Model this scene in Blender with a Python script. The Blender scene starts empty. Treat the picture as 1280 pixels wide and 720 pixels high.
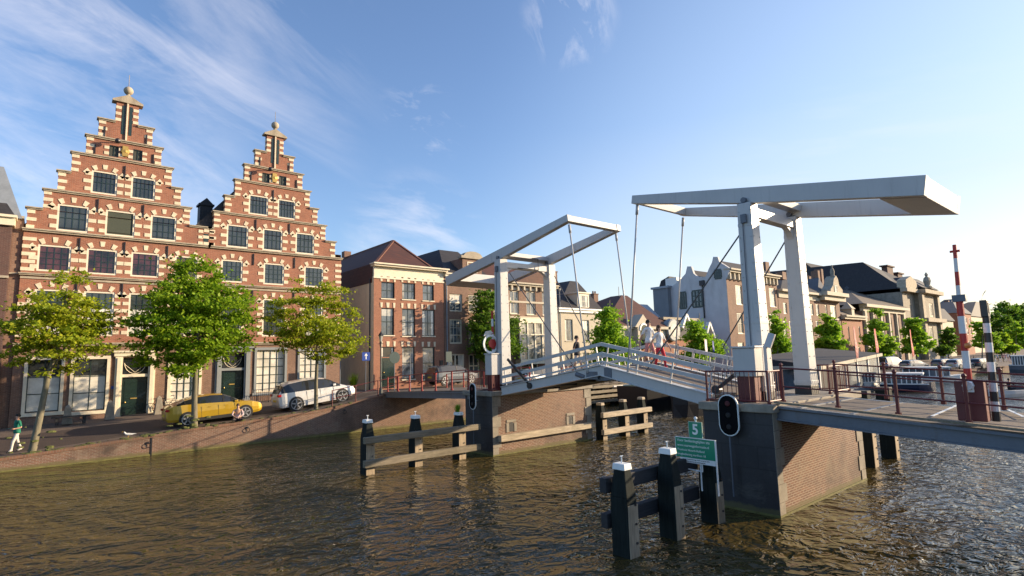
import bpy, math, random
import numpy as np
from mathutils import Vector, Matrix
random.seed(7)
R = math.radians
sc = bpy.context.scene
col = sc.collection
# ---------------------------------------------------------------- camera
# x runs along the canal quay, y across the canal, z up, water at z = 0
H, F, TH, RO, YAW = 4.6, 700.0, R(6.95), R(1.5), R(40.2)
_f0 = Vector((math.sin(YAW), math.cos(YAW), 0)); _x0 = Vector((math.cos(YAW), -math.sin(YAW), 0)); _Z = Vector((0, 0, 1))
_fw = _f0*math.cos(TH) + _Z*math.sin(TH); _up = -_f0*math.sin(TH) + _Z*math.cos(TH)
_r = math.cos(RO)*_x0 - math.sin(RO)*_up; _u = math.cos(RO)*_up + math.sin(RO)*_x0
CAM = Vector((0, 0, H))
def ray(px, py): return _fw + _r*((px-640)/F) - _u*((py-360)/F)
def _pl(px, py, ax, v):
    d = ray(px, py); return CAM + d*((v-CAM[ax])/d[ax])
def PX(px, py, x): return _pl(px, py, 0, x)
def PY(px, py, y): return _pl(px, py, 1, y)
def PZ(px, py, z): return _pl(px, py, 2, z)
cd = bpy.data.cameras.new('camera'); cam = bpy.data.objects.new('camera', cd); col.objects.link(cam)
m = Matrix((( _r.x, _u.x, -_fw.x, 0), (_r.y, _u.y, -_fw.y, 0), (_r.z, _u.z, -_fw.z, H), (0, 0, 0, 1)))
cam.matrix_world = m
cd.sensor_width = 36; cd.lens = F/1280*36; cd.clip_start = 0.1; cd.clip_end = 8000
sc.camera = cam

# ---------------------------------------------------------------- materials
def _mat(name):
    m = bpy.data.materials.new(name); m.use_nodes = True
    nt = m.node_tree; b = nt.nodes['Principled BSDF']
    return m, nt, b
def N(nt, t, **k):
    n = nt.nodes.new(t)
    for a, v in k.items():
        if a.startswith('i_'): n.inputs[a[2:].replace('_', ' ')].default_value = v
        else: setattr(n, a, v)
    return n
def L(nt, a, b): nt.links.new(a, b)
def mix(nt, fac, a, b, mode='MIX'):
    n = nt.nodes.new('ShaderNodeMix'); n.data_type = 'RGBA'; n.blend_type = mode
    for s, v in ((0, fac), (6, a), (7, b)):
        if hasattr(v, 'is_linked'): nt.links.new(v, n.inputs[s])
        elif s == 0: n.inputs[0].default_value = v
        else: n.inputs[s].default_value = (*v, 1) if len(v) == 3 else v
    return n.outputs[2]
def ramp(nt, fac, stops):
    n = nt.nodes.new('ShaderNodeValToRGB'); nt.links.new(fac, n.inputs[0]); e = n.color_ramp.elements
    while len(e) < len(stops): e.new(0.5)
    for el, (p, c) in zip(e, stops):
        el.position = p; el.color = (*c, 1) if isinstance(c, (tuple, list)) and len(c) == 3 else ((c, c, c, 1) if not isinstance(c, (tuple, list)) else c)
    return n.outputs[0]
def noise(nt, vec, scale, detail=4, rough=.55, dist=0):
    n = N(nt, 'ShaderNodeTexNoise'); n.inputs['Scale'].default_value = scale; n.inputs['Detail'].default_value = detail
    n.inputs['Roughness'].default_value = rough; n.inputs['Distortion'].default_value = dist
    if vec is not None: L(nt, vec, n.inputs['Vector'])
    return n.outputs[0]
def mapping(nt, scale=(1, 1, 1), rot=(0, 0, 0), src='Object'):
    tc = N(nt, 'ShaderNodeTexCoord'); mp = N(nt, 'ShaderNodeMapping')
    mp.inputs['Scale'].default_value = scale; mp.inputs['Rotation'].default_value = rot
    L(nt, tc.outputs[src], mp.inputs[0]); return mp.outputs[0]
def bump(nt, b, h, strength=.3, dist=.02):
    n = N(nt, 'ShaderNodeBump'); n.inputs['Strength'].default_value = strength; n.inputs['Distance'].default_value = dist
    L(nt, h, n.inputs['Height']); L(nt, n.outputs[0], b.inputs['Normal'])
def plain(name, c, rough=.6, metal=0, var=.25, scale=3., bmp=.15, dirt=None, stretch=(1, 1, 1), coat=0):
    m, nt, b = _mat(name)
    v = mapping(nt, stretch)
    n1 = noise(nt, v, scale, 6, .6); n2 = noise(nt, v, scale*9, 4, .6)
    lo = tuple(x*(1-var) for x in c); hi = tuple(min(1, x*(1+var*.6)) for x in c)
    c1 = ramp(nt, n1, [(.3, lo), (.7, hi)])
    c2 = mix(nt, .25, c1, ramp(nt, n2, [(.35, lo), (.65, hi)]))
    if dirt:
        n3 = noise(nt, mapping(nt, (1.3, 1.3, .35)), scale*.8, 8, .7)
        c2 = mix(nt, ramp(nt, n3, [(.52, 0.), (.7, .55)]), c2, dirt)
    L(nt, c2, b.inputs['Base Color']); b.inputs['Roughness'].default_value = rough; b.inputs['Metallic'].default_value = metal
    b.inputs['Coat Weight'].default_value = coat
    if bmp: bump(nt, b, n2, bmp, .01)
    return m
def xz(nt, sc_=1.0):
    tc = N(nt, 'ShaderNodeTexCoord'); s = N(nt, 'ShaderNodeSeparateXYZ'); L(nt, tc.outputs['Object'], s.inputs[0])
    a = N(nt, 'ShaderNodeMath', operation='ADD'); L(nt, s.outputs[0], a.inputs[0]); L(nt, s.outputs[1], a.inputs[1])
    c = N(nt, 'ShaderNodeCombineXYZ'); L(nt, a.outputs[0], c.inputs[0]); L(nt, s.outputs[2], c.inputs[1])
    return c.outputs[0], tc.outputs['Object']
def brick(name, c1, c2, mortar, bw=.22, rh=.068, ms=.011, stain=(.05, .04, .035), amt=.45, bmp=.5, pale=None, rough=.85, algae=False, flat=False):
    m, nt, b = _mat(name)
    v, ob = xz(nt)
    if flat: v = ob
    t = N(nt, 'ShaderNodeTexBrick'); L(nt, v, t.inputs['Vector'])
    t.inputs['Scale'].default_value = 1; t.inputs['Brick Width'].default_value = bw; t.inputs['Row Height'].default_value = rh
    t.inputs['Mortar Size'].default_value = ms; t.inputs['Color1'].default_value = (*c1, 1); t.inputs['Color2'].default_value = (*c2, 1)
    t.inputs['Mortar'].default_value = (*mortar, 1); t.inputs['Mortar Smooth'].default_value = .3; t.inputs['Bias'].default_value = 0
    c = t.outputs[0]
    n0 = noise(nt, v, 9, 3, .6)
    c = mix(nt, ramp(nt, n0, [(.35, .0), (.75, .5)]), c, tuple(x*.55 for x in c1))
    n1 = noise(nt, ob, .55, 7, .65)
    c = mix(nt, ramp(nt, n1, [(.48, 0.), (.72, amt)]), c, stain)
    if pale:
        n2 = noise(nt, ob, .9, 8, .72, .6)
        c = mix(nt, ramp(nt, n2, [(.54, 0.), (.7, .6)]), c, pale)
    if algae:
        s = N(nt, 'ShaderNodeSeparateXYZ'); L(nt, ob, s.inputs[0])
        n3 = noise(nt, ob, 2.2, 6, .7)
        a = N(nt, 'ShaderNodeMath', operation='MULTIPLY_ADD'); L(nt, n3, a.inputs[0]); a.inputs[1].default_value = -.30; L(nt, s.outputs[2], a.inputs[2])
        c = mix(nt, ramp(nt, a.outputs[0], [(.0, .75), (.07, 0.)]), c, (.12, .105, .04))
    L(nt, c, b.inputs['Base Color']); b.inputs['Roughness'].default_value = rough
    bump(nt, b, t.outputs['Fac'], -bmp, .012)
    return m
def tiles(name, c1, c2, rh=.30, bw=.22, bmp=.6):
    m, nt, b = _mat(name)
    tc = N(nt, 'ShaderNodeTexCoord'); s = N(nt, 'ShaderNodeSeparateXYZ'); L(nt, tc.outputs['Object'], s.inputs[0])
    a = N(nt, 'ShaderNodeMath', operation='ADD'); L(nt, s.outputs[0], a.inputs[0]); L(nt, s.outputs[1], a.inputs[1])
    w = N(nt, 'ShaderNodeCombineXYZ'); L(nt, a.outputs[0], w.inputs[0]); L(nt, s.outputs[2], w.inputs[1])
    t = N(nt, 'ShaderNodeTexBrick'); L(nt, w.outputs[0], t.inputs['Vector']); t.offset = 0.5
    t.inputs['Scale'].default_value = 1; t.inputs['Brick Width'].default_value = bw; t.inputs['Row Height'].default_value = rh
    t.inputs['Mortar Size'].default_value = .03; t.inputs['Mortar Smooth'].default_value = 1
    t.inputs['Color1'].default_value = (*c1, 1); t.inputs['Color2'].default_value = (*c2, 1); t.inputs['Mortar'].default_value = (*[x*.45 for x in c1], 1)
    n1 = noise(nt, tc.outputs['Object'], .7, 6, .65)
    c = mix(nt, ramp(nt, n1, [(.42, 0.), (.68, .55)]), t.outputs[0], tuple(x*.5+.012 for x in c2))
    L(nt, c, b.inputs['Base Color']); b.inputs['Roughness'].default_value = .75; bump(nt, b, t.outputs['Fac'], -bmp, .03)
    return m
def glassy(name, c, rough=.04, var=.5, scale=.6, spec=.5, tint=None):
    m, nt, b = _mat(name)
    v = mapping(nt); oi = N(nt, 'ShaderNodeObjectInfo'); sc3 = N(nt, 'ShaderNodeVectorMath', operation='SCALE'); sc3.inputs[0].default_value = (37, 11, 23); L(nt, oi.outputs['Random'], sc3.inputs['Scale'])
    ad = N(nt, 'ShaderNodeVectorMath', operation='ADD'); L(nt, v, ad.inputs[0]); L(nt, sc3.outputs[0], ad.inputs[1]); v = ad.outputs[0]
    n1 = noise(nt, v, scale, 4, .6)
    c1 = ramp(nt, n1, [(.35, tuple(x*(1-var) for x in c)), (.65, tuple(min(1, x*(1+var)) for x in c))])
    L(nt, c1, b.inputs['Base Color']); b.inputs['Roughness'].default_value = .5
    b.inputs['Specular IOR Level'].default_value = 0.2
    b.inputs['Coat Weight'].default_value = 1; b.inputs['Coat Roughness'].default_value = rough; b.inputs['Coat IOR'].default_value = 1.45+spec*.2
    n2 = noise(nt, v, 1.3, 2, .5)
    bn = N(nt, 'ShaderNodeBump'); bn.inputs['Strength'].default_value = .3; bn.inputs['Distance'].default_value = .06; L(nt, n2, bn.inputs['Height'])
    L(nt, bn.outputs[0], b.inputs['Coat Normal'])
    return m
M = {}
M['brick_gable'] = brick('brick_gable', (.37, .122, .066), (.25, .075, .044), (.34, .24, .17), amt=.45, stain=(.10, .05, .035), pale=(.42, .19, .12))
M['brick_brown'] = brick('brick_brown', (.25, .13, .085), (.17, .085, .06), (.27, .21, .16), amt=.35, pale=(.3, .2, .15))
M['brick_plum'] = brick('brick_plum', (.12, .05, .04), (.085, .036, .032), (.16, .12, .10), amt=.4)
M['brick_orange'] = brick('brick_orange', (.37, .145, .085), (.29, .105, .062), (.34, .21, .14), amt=.25)
M['brick_quay'] = brick('brick_quay', (.215, .098, .06), (.125, .056, .038), (.27, .22, .165), amt=.85, stain=(.045, .035, .028), pale=(.25, .20, .145), algae=True, ms=.014)
M['brick_pier'] = brick('brick_pier', (.22, .10, .06), (.13, .057, .04), (.33, .27, .20), amt=.75, pale=(.28, .22, .15), algae=True, ms=.014)
M['sandstone'] = plain('sandstone', (.74, .63, .46), .85, var=.25, scale=2.5, dirt=(.30, .24, .17))
M['cornice_stone'] = plain('cornice_stone', (.42, .36, .27), .85, var=.3, scale=2, dirt=(.16, .13, .1))
M['pier_stone'] = plain('pier_stone', (.30, .265, .21), .85, var=.35, scale=1.8, dirt=(.10, .085, .06), bmp=.4)
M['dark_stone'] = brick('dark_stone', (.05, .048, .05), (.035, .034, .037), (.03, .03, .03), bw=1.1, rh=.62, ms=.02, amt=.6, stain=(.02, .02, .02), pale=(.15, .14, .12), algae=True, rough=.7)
M['cream_paint'] = plain('cream_paint', (.74, .66, .50), .6, var=.12, scale=2, bmp=.05)
M['cream_wall'] = plain('cream_wall', (.86, .74, .50), .85, var=.12, scale=.8, dirt=(.55, .45, .3), bmp=.1)
M['cream_plaster'] = plain('cream_plaster', (.52, .46, .36), .8, var=.12, scale=1)
M['white_plaster'] = plain('white_plaster', (.56, .57, .58), .8, var=.12, scale=.7, dirt=(.36, .36, .36))
M['grey_plaster'] = plain('grey_plaster', (.20, .22, .24), .8, var=.15, scale=.7)
M['white_paint'] = plain('white_paint', (.78, .76, .72), .45, var=.08, scale=1.2, bmp=.03)
M['steel_white'] = plain('steel_white', (.60, .60, .60), .32, var=.07, scale=.9, dirt=(.44, .42, .38), bmp=.03)
def steel(name, c):
    m, nt, b = _mat(name); ob = mapping(nt)
    n1 = noise(nt, ob, 1.1, 5, .6); c1 = ramp(nt, n1, [(.3, tuple(x*.9 for x in c)), (.7, c)])
    st = noise(nt, mapping(nt, (5, 5, .5)), 1.6, 6, .7); c1 = mix(nt, ramp(nt, st, [(.55, 0.), (.72, .45)]), c1, tuple(x*.62 for x in c))
    ru = noise(nt, mapping(nt, (7, 7, 1.1)), 2.3, 8, .75); c1 = mix(nt, ramp(nt, ru, [(.66, 0.), (.74, .7)]), c1, (.22, .10, .045))
    L(nt, c1, b.inputs['Base Color']); b.inputs['Roughness'].default_value = .35; bump(nt, b, st, .06, .01); return m
M['steel_white'] = steel('steel_white', (.53, .525, .51))
M['steel_grey'] = plain('steel_grey', (.13, .15, .18), .5, var=.2, scale=1.5, dirt=(.10, .07, .05), bmp=.05)
M['black'] = plain('black', (.015, .015, .017), .5, var=.3, bmp=.05)
M['rubber'] = plain('rubber', (.02, .02, .02), .8, bmp=.1)
M['iron'] = plain('iron', (.03, .03, .035), .45, .3, bmp=.05)
M['cable'] = plain('cable', (.10, .10, .10), .5, .4, bmp=0)
M['rail_red'] = plain('rail_red', (.13, .022, .022), .45, var=.2, bmp=.05)
M['barrier_red'] = plain('barrier_red', (.50, .025, .02), .4, var=.1, bmp=0)
M['barrier_white'] = plain('barrier_white', (.75, .74, .72), .4, var=.08, bmp=0)
M['pole_black'] = plain('pole_black', (.02, .02, .024), .35, var=.1, bmp=0)
M['door_green'] = plain('door_green', (.012, .028, .022), .25, var=.2, bmp=.03, coat=.5)
M['frame_dark'] = plain('frame_dark', (.02, .04, .038), .35, var=.2, bmp=.02)
M['frame_grey'] = plain('frame_grey', (.24, .26, .27), .5, var=.1, bmp=.02)
M['frame_cream'] = plain('frame_cream', (.76, .68, .53), .5, var=.08, bmp=.02)
M['tile_red'] = tiles('tile_red', (.125, .042, .024), (.085, .029, .018))
M['tile_orange'] = tiles('tile_orange', (.22, .085, .045), (.15, .058, .035))
M['tile_dark'] = tiles('tile_dark', (.045, .042, .045), (.03, .028, .032))
M['tile_slate'] = tiles('tile_slate', (.10, .105, .12), (.075, .08, .09), rh=.2)
M['tile_brown'] = tiles('tile_brown', (.20, .16, .12), (.15, .12, .09), rh=.25)
M['zinc'] = plain('zinc', (.28, .31, .35), .5, .2, var=.2, bmp=.05)
M['glass_dark'] = glassy('glass_dark', (.012, .015, .018))
M['glass_slate'] = glassy('glass_slate', (.035, .044, .044), var=.5, scale=.8)
M['glass_red'] = glassy('glass_red', (.055, .014, .015), var=.9, scale=1.2)
M['glass_pale'] = glassy('glass_pale', (.45, .44, .40), var=.25, scale=.9)
M['glass_blue'] = glassy('glass_blue', (.07, .09, .11), var=.6, scale=.8)
M['glass_curtain'] = glassy('glass_curtain', (.26, .25, .22), var=.75, scale=1.4)
M['curtain'] = glassy('curtain', (.66, .63, .55), rough=.15, var=.18, scale=1.5)
M['asphalt'] = brick('road_brick', (.095, .062, .05), (.07, .048, .042), (.045, .04, .035), amt=.4, stain=(.04, .034, .03), flat=True)
M['pavers'] = brick('pavers', (.20, .145, .11), (.15, .105, .085), (.10, .085, .07), amt=.35, stain=(.08, .065, .05), flat=True)
M['wood_deck'] = None
def wood(name, c, grain=(1, 14, 14), var=.45, rough=.8, dirt=(.05, .04, .03)):
    m, nt, b = _mat(name)
    v = mapping(nt, grain); n1 = noise(nt, v, 1.4, 6, .65); n2 = noise(nt, mapping(nt), .9, 6, .7)
    c1 = ramp(nt, n1, [(.3, tuple(x*(1-var) for x in c)), (.7, tuple(min(1, x*(1+var*.5)) for x in c))])
    c2 = mix(nt, ramp(nt, n2, [(.5, 0.), (.72, .6)]), c1, dirt)
    L(nt, c2, b.inputs['Base Color']); b.inputs['Roughness'].default_value = rough; bump(nt, b, n1, .4, .01)
    return m
M['wood_deck'] = wood('wood_deck', (.17, .135, .105), (9, .35, 9), var=.6, dirt=(.07, .055, .045))
M['wood_pale'] = wood('wood_pale', (.46, .38, .27), (1, 12, 12), dirt=(.17, .15, .09))
M['wood_grey'] = wood('wood_grey', (.24, .20, .14), (1, 12, 12), dirt=(.07, .07, .03))
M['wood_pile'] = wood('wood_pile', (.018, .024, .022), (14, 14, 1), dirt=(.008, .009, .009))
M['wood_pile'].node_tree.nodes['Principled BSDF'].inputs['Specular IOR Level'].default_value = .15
M['wood_pile_sunlit'] = wood('wood_pile_sunlit', (.42, .33, .22), (14, 14, 1), dirt=(.17, .14, .09))  # pale tone standing for the sunlit side of the dark piles
M['wood_dark'] = wood('wood_dark', (.035, .034, .036), (1, 12, 12))
M['bark'] = wood('bark', (.17, .15, .10), (9, 9, 1.5), dirt=(.06, .075, .03))
M['sign_green'] = plain('sign_green', (.006, .24, .13), .35, var=.05, bmp=0)
M['sign_blue'] = plain('sign_blue', (.01, .05, .30), .35, var=.05, bmp=0)
M['sign_white'] = plain('sign_white', (.78, .80, .78), .4, var=.04, bmp=0)
M['gold'] = plain('gold', (.55, .36, .10), .4, .5, var=.2)
M['skin'] = plain('skin', (.50, .29, .20), .55, var=.08, bmp=0)
M['algae'] = plain('algae', (.15, .14, .04), .8, var=.5, scale=4, bmp=.5)
M['banner_red'] = plain('banner_red', (.50, .045, .035), .7, var=.1, bmp=0)
M['moss'] = plain('moss', (.10, .11, .03), .95, var=.5, scale=5, bmp=.6)
def colr(name, c, rough=.7, **k):
    if name not in M: M[name] = plain(name, c, rough, var=k.pop('var', .1), bmp=k.pop('bmp', .03), **k)
    return M[name]
def paint(name, c):
    m, nt, b = _mat(name)
    b.inputs['Base Color'].default_value = (*c, 1); b.inputs['Roughness'].default_value = .35; b.inputs['Metallic'].default_value = .25
    b.inputs['Coat Weight'].default_value = .9; b.inputs['Coat Roughness'].default_value = .05
    v = mapping(nt); n = noise(nt, v, 2, 4, .6); c1 = ramp(nt, n, [(.3, tuple(x*.85 for x in c)), (.7, c)]); L(nt, c1, b.inputs['Base Color'])
    return m
def leafmat(name, ca, cb, cc):
    m, nt, b = _mat(name)
    g = N(nt, 'ShaderNodeNewGeometry'); n1 = noise(nt, mapping(nt), .8, 3, .6)
    c1 = ramp(nt, g.outputs['Random Per Island'], [(0., ca), (.5, cb), (1., cc)])
    c2 = mix(nt, ramp(nt, n1, [(.35, 0.), (.68, .6)]), c1, cc)
    L(nt, c2, b.inputs['Base Color']); b.inputs['Roughness'].default_value = .55; b.inputs['Specular IOR Level'].default_value = .3
    tr = N(nt, 'ShaderNodeBsdfTranslucent'); L(nt, c2, tr.inputs[0]); ms = N(nt, 'ShaderNodeMixShader'); ms.inputs[0].default_value = .5
    out = nt.nodes['Material Output']; L(nt, b.outputs[0], ms.inputs[1]); L(nt, tr.outputs[0], ms.inputs[2]); L(nt, ms.outputs[0], out.inputs[0])
    return m
M['leaf_lime'] = leafmat('leaf_lime', (.19, .30, .02), (.31, .41, .025), (.45, .46, .03))
M['leaf_mid'] = leafmat('leaf_mid', (.12, .25, .015), (.20, .36, .02), (.32, .44, .025))
M['leaf_dark'] = leafmat('leaf_dark', (.05, .13, .015), (.10, .20, .02), (.16, .28, .025))
M['leaf_fresh'] = leafmat('leaf_fresh', (.15, .32, .02), (.24, .44, .028), (.34, .52, .035))

# ---------------------------------------------------------------- mesh builder
BASE = {}
class MB:
    def __init__(s): s.v = []; s.f = []; s.m = []; s.cur = 0
    def add(s, vs, fs):
        o = len(s.v); s.v += [tuple(p) for p in vs]; s.f += [tuple(i+o for i in f) for f in fs]; s.m += [s.cur]*len(fs); return s
    def box(s, x0, x1, y0, y1, z0, z1):
        return s.add([(x0,y0,z0),(x1,y0,z0),(x1,y1,z0),(x0,y1,z0),(x0,y0,z1),(x1,y0,z1),(x1,y1,z1),(x0,y1,z1)],
                     [(3,2,1,0),(4,5,6,7),(0,1,5,4),(1,2,6,5),(2,3,7,6),(3,0,4,7)])
    def poly(s, *p): return s.add(p, [tuple(range(len(p)))])
    def frustum(s, c, w0, d0, w1, d1, z0, z1):
        x, y = c
        return s.add([(x-w0,y-d0,z0),(x+w0,y-d0,z0),(x+w0,y+d0,z0),(x-w0,y+d0,z0),(x-w1,y-d1,z1),(x+w1,y-d1,z1),(x+w1,y+d1,z1),(x-w1,y+d1,z1)],
                     [(3,2,1,0),(4,5,6,7),(0,1,5,4),(1,2,6,5),(2,3,7,6),(3,0,4,7)])
    def prism(s, pts, a, b, axis='y'):
        n = len(pts)
        if axis == 'y': A = [(p[0], a, p[1]) for p in pts]; B = [(p[0], b, p[1]) for p in pts]
        elif axis == 'x': A = [(a, p[0], p[1]) for p in pts]; B = [(b, p[0], p[1]) for p in pts]
        else: A = [(p[0], p[1], a) for p in pts]; B = [(p[0], p[1], b) for p in pts]
        return s.add(A+B, [tuple(range(n))[::-1], tuple(range(n, 2*n))] + [(i, (i+1) % n, (i+1) % n+n, i+n) for i in range(n)])
    def bar(s, p, q, w, h, w2=None, h2=None, up=(0, 0, 1)):
        p, q = Vector(p), Vector(q); d = (q-p).normalized(); u = Vector(up)
        if abs(d.dot(u)) > .98: u = Vector((0, 1, 0))
        r = d.cross(u).normalized(); u = r.cross(d).normalized(); w2 = w if w2 is None else w2; h2 = h if h2 is None else h2
        vs = [c+r*(a*ww/2)+u*(b*hh/2) for c, ww, hh in ((p, w, h), (q, w2, h2)) for a, b in ((-1,-1),(1,-1),(1,1),(-1,1))]
        return s.add(vs, [(3,2,1,0),(4,5,6,7),(0,1,5,4),(1,2,6,5),(2,3,7,6),(3,0,4,7)])
    def tube(s, pts, r, n=8):
        pts = [Vector(p) for p in pts]; rs = r if isinstance(r, (list, tuple)) else [r]*len(pts)
        o = []; 
        for i, p in enumerate(pts):
            d = (pts[min(i+1, len(pts)-1)]-pts[max(i-1, 0)]).normalized()
            u = Vector((0, 0, 1)) if abs(d.z) < .95 else Vector((1, 0, 0))
            a = d.cross(u).normalized(); b = a.cross(d)
            o += [p+(a*math.cos(2*math.pi*k/n)+b*math.sin(2*math.pi*k/n))*rs[i] for k in range(n)]
        fs = [(i*n+k, i*n+(k+1) % n, (i+1)*n+(k+1) % n, (i+1)*n+k) for i in range(len(pts)-1) for k in range(n)]
        fs += [tuple(range(n))[::-1], tuple(range((len(pts)-1)*n, len(pts)*n))]
        return s.add(o, fs)
    def lathe(s, c, prof, n=12, axis='z'):
        o = []
        for r_, h in prof:
            for k in range(n):
                a = 2*math.pi*k/n; p = (r_*math.cos(a), r_*math.sin(a), h)
                if axis == 'x': p = (h, p[0], p[1])
                if axis == 'y': p = (p[0], h, p[1])
                o.append((c[0]+p[0], c[1]+p[1], c[2]+p[2]))
        k_ = len(prof)
        fs = [(i*n+k, i*n+(k+1) % n, (i+1)*n+(k+1) % n, (i+1)*n+k) for i in range(k_-1) for k in range(n)]
        fs += [tuple(range(n))[::-1], tuple(range((k_-1)*n, k_*n))]
        return s.add(o, fs)
    def ball(s, c, r, n=10, sz=1):
        return s.lathe(c, [(max(1e-3, r*math.sin(math.pi*i/n)), -r*sz*math.cos(math.pi*i/n)) for i in range(n+1)], n+2)
    def build(s, name, mats, parent=None, bevel=0, smooth=False, fixn=True):
        me = bpy.data.meshes.new(name); b = Vector((0, 0, 0)); p = parent
        while p is not None and p.parent is not None: p = p.parent
        if p is not None: b = BASE.get(p.name, b)
        me.from_pydata([(v[0]-b.x, v[1]-b.y, v[2]-b.z) for v in s.v], [], s.f)
        mats = mats if isinstance(mats, (list, tuple)) else [mats]
        for mm in mats: me.materials.append(mm)
        if len(mats) > 1: me.polygons.foreach_set('material_index', s.m)
        if smooth: me.polygons.foreach_set('use_smooth', [True]*len(me.polygons))
        me.update()
        if fixn:
            import bmesh
            bm = bmesh.new(); bm.from_mesh(me); bmesh.ops.recalc_face_normals(bm, faces=bm.faces); bm.to_mesh(me); bm.free()
        o = bpy.data.objects.new(name, me); col.objects.link(o); o.parent = parent
        if bevel:
            md = o.modifiers.new('bevel', 'BEVEL'); md.width = bevel; md.segments = 2; md.limit_method = 'ANGLE'
        return o
def tag(o, label=None, cat=None, group=None, kind=None):
    if label: o['label'] = label
    if cat: o['category'] = cat
    if group: o['group'] = group
    if kind: o['kind'] = kind
    return o
def T(name, label, cat, loc=(0, 0, 0), group=None, rz=0, local=False, rx=0, ry=0):
    o = bpy.data.objects.new(name, None); col.objects.link(o); o.location = loc; o.rotation_euler = (rx, ry, rz)
    o.empty_display_size = .3
    BASE[o.name] = Vector((0, 0, 0)) if local else Vector(loc)
    return tag(o, label, cat, group)
def single(mb, name, mat, label, cat, loc, group=None, kind=None, **k):
    """a thing that is one mesh: world coordinates in, origin at loc"""
    mb.v = [(v[0]-loc[0], v[1]-loc[1], v[2]-loc[2]) for v in mb.v]
    o = mb.build(name, mat, None, **k); o.location = loc
    return tag(o, label, cat, group, kind)
def struct(mb, name, mat, **k):
    o = mb.build(name, mat, None, **k); return tag(o, kind='structure')
def dup(root, loc, rz=None, label=None, group=None):
    def cp(o, par):
        c = o.copy(); col.objects.link(c); c.parent = par
        for ch in o.children: cp(ch, c)
        return c
    c = cp(root, None); c.location = loc
    if rz is not None: c.rotation_euler = (root.rotation_euler.x, root.rotation_euler.y, rz)
    if label: c['label'] = label
    if group: c['group'] = group
    return c
# ---------------------------------------------------------------- light, sky
SUN_AZ, SUN_EL = R(118), R(15.2)
SUN = Vector((math.sin(SUN_AZ)*math.cos(SUN_EL), math.cos(SUN_AZ)*math.cos(SUN_EL), math.sin(SUN_EL)))
sl = bpy.data.lights.new('sun', 'SUN'); so = bpy.data.objects.new('sun', sl); col.objects.link(so)
sl.energy = 5.0; sl.angle = R(.6); sl.color = (1, .78, .52)
so.rotation_euler = SUN.to_track_quat('Z', 'Y').to_euler(); so.location = (0, -20, 30)
w = bpy.data.worlds.new('World'); sc.world = w; w.use_nodes = True; nt = w.node_tree
bg = nt.nodes['Background']
sky = N(nt, 'ShaderNodeTexSky', sky_type='NISHITA'); sky.sun_disc = False; sky.sun_elevation = SUN_EL; sky.sun_rotation = SUN_AZ
sky.air_density = 1.0; sky.dust_density = 1.2; sky.ozone_density = 2.0; sky.altitude = 0
tc = N(nt, 'ShaderNodeTexCoord')
def dirmask(d, inner, outer):
    v = N(nt, 'ShaderNodeVectorMath', operation='DOT_PRODUCT'); L(nt, tc.outputs['Generated'], v.inputs[0]); v.inputs[1].default_value = Vector(d).normalized()
    mr = N(nt, 'ShaderNodeMapRange', interpolation_type='SMOOTHSTEP'); L(nt, v.outputs['Value'], mr.inputs[0])
    mr.inputs[1].default_value = math.cos(R(outer)); mr.inputs[2].default_value = math.cos(R(inner)); return mr.outputs[0]
def mul(a, b):
    n = N(nt, 'ShaderNodeMath', operation='MULTIPLY')
    for i, v in enumerate((a, b)):
        if hasattr(v, 'is_linked'): L(nt, v, n.inputs[i])
        else: n.inputs[i].default_value = v
    return n.outputs[0]
def addn(a, b):
    n = N(nt, 'ShaderNodeMath', operation='ADD'); n.use_clamp = True; L(nt, a, n.inputs[0]); L(nt, b, n.inputs[1]); return n.outputs[0]
def basis(px, py, ang):
    """rotate/scale the direction so that x runs along a streak leaving image point (px,py) at image angle ang"""
    d = ray(px, py).normalized(); s = (_r*math.cos(ang) - _u*math.sin(ang)); s = (s - d*s.dot(d)).normalized(); t = d.cross(s)
    return d, s, t
def streak(px, py, ang, sx, sy, scale, seed, lo, hi, inner, outer, dist=.6):
    d, s, t = basis(px, py, ang)
    out = []
    for vv, k in ((s, sx), (t, sy)):
        q = N(nt, 'ShaderNodeVectorMath', operation='DOT_PRODUCT'); L(nt, tc.outputs['Generated'], q.inputs[0]); q.inputs[1].default_value = vv*k; out.append(q.outputs['Value'])
    c = N(nt, 'ShaderNodeCombineXYZ'); L(nt, out[0], c.inputs[0]); L(nt, out[1], c.inputs[1]); c.inputs[2].default_value = seed
    n = noise(nt, c.outputs[0], scale, 9, .62, dist)
    return mul(ramp(nt, n, [(lo, 0.), (hi, 1.)]), dirmask(d, inner, outer))
m1 = streak(130, 70, .55, 1.2, 4.2, 2.2, 2.3, .46, .80, 6, 24, .5)
m1b = streak(10, 130, .30, 1.3, 4.0, 2.6, 7.1, .46, .78, 6, 19, .5)
m2 = streak(520, 300, .2, 1.5, 5.5, 3.5, 8.3, .44, .72, 2, 8, .4)
m3 = streak(712, 22, 1.2, 2.5, 5.0, 4, 9.4, .48, .75, 1, 5, .6)
m4 = streak(1150, 372, .02, 1.0, 7.0, 4, 1.4, .48, .75, 8, 22, .3)
m5 = streak(525, 155, .3, 3.0, 6.0, 5, 3.9, .52, .80, 1, 5, .4)
cm = addn(addn(addn(mul(m1, .50), mul(m1b, .45)), addn(mul(m2, .42), mul(m3, .55))), addn(mul(m4, .45), mul(m5, .35)))
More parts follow.
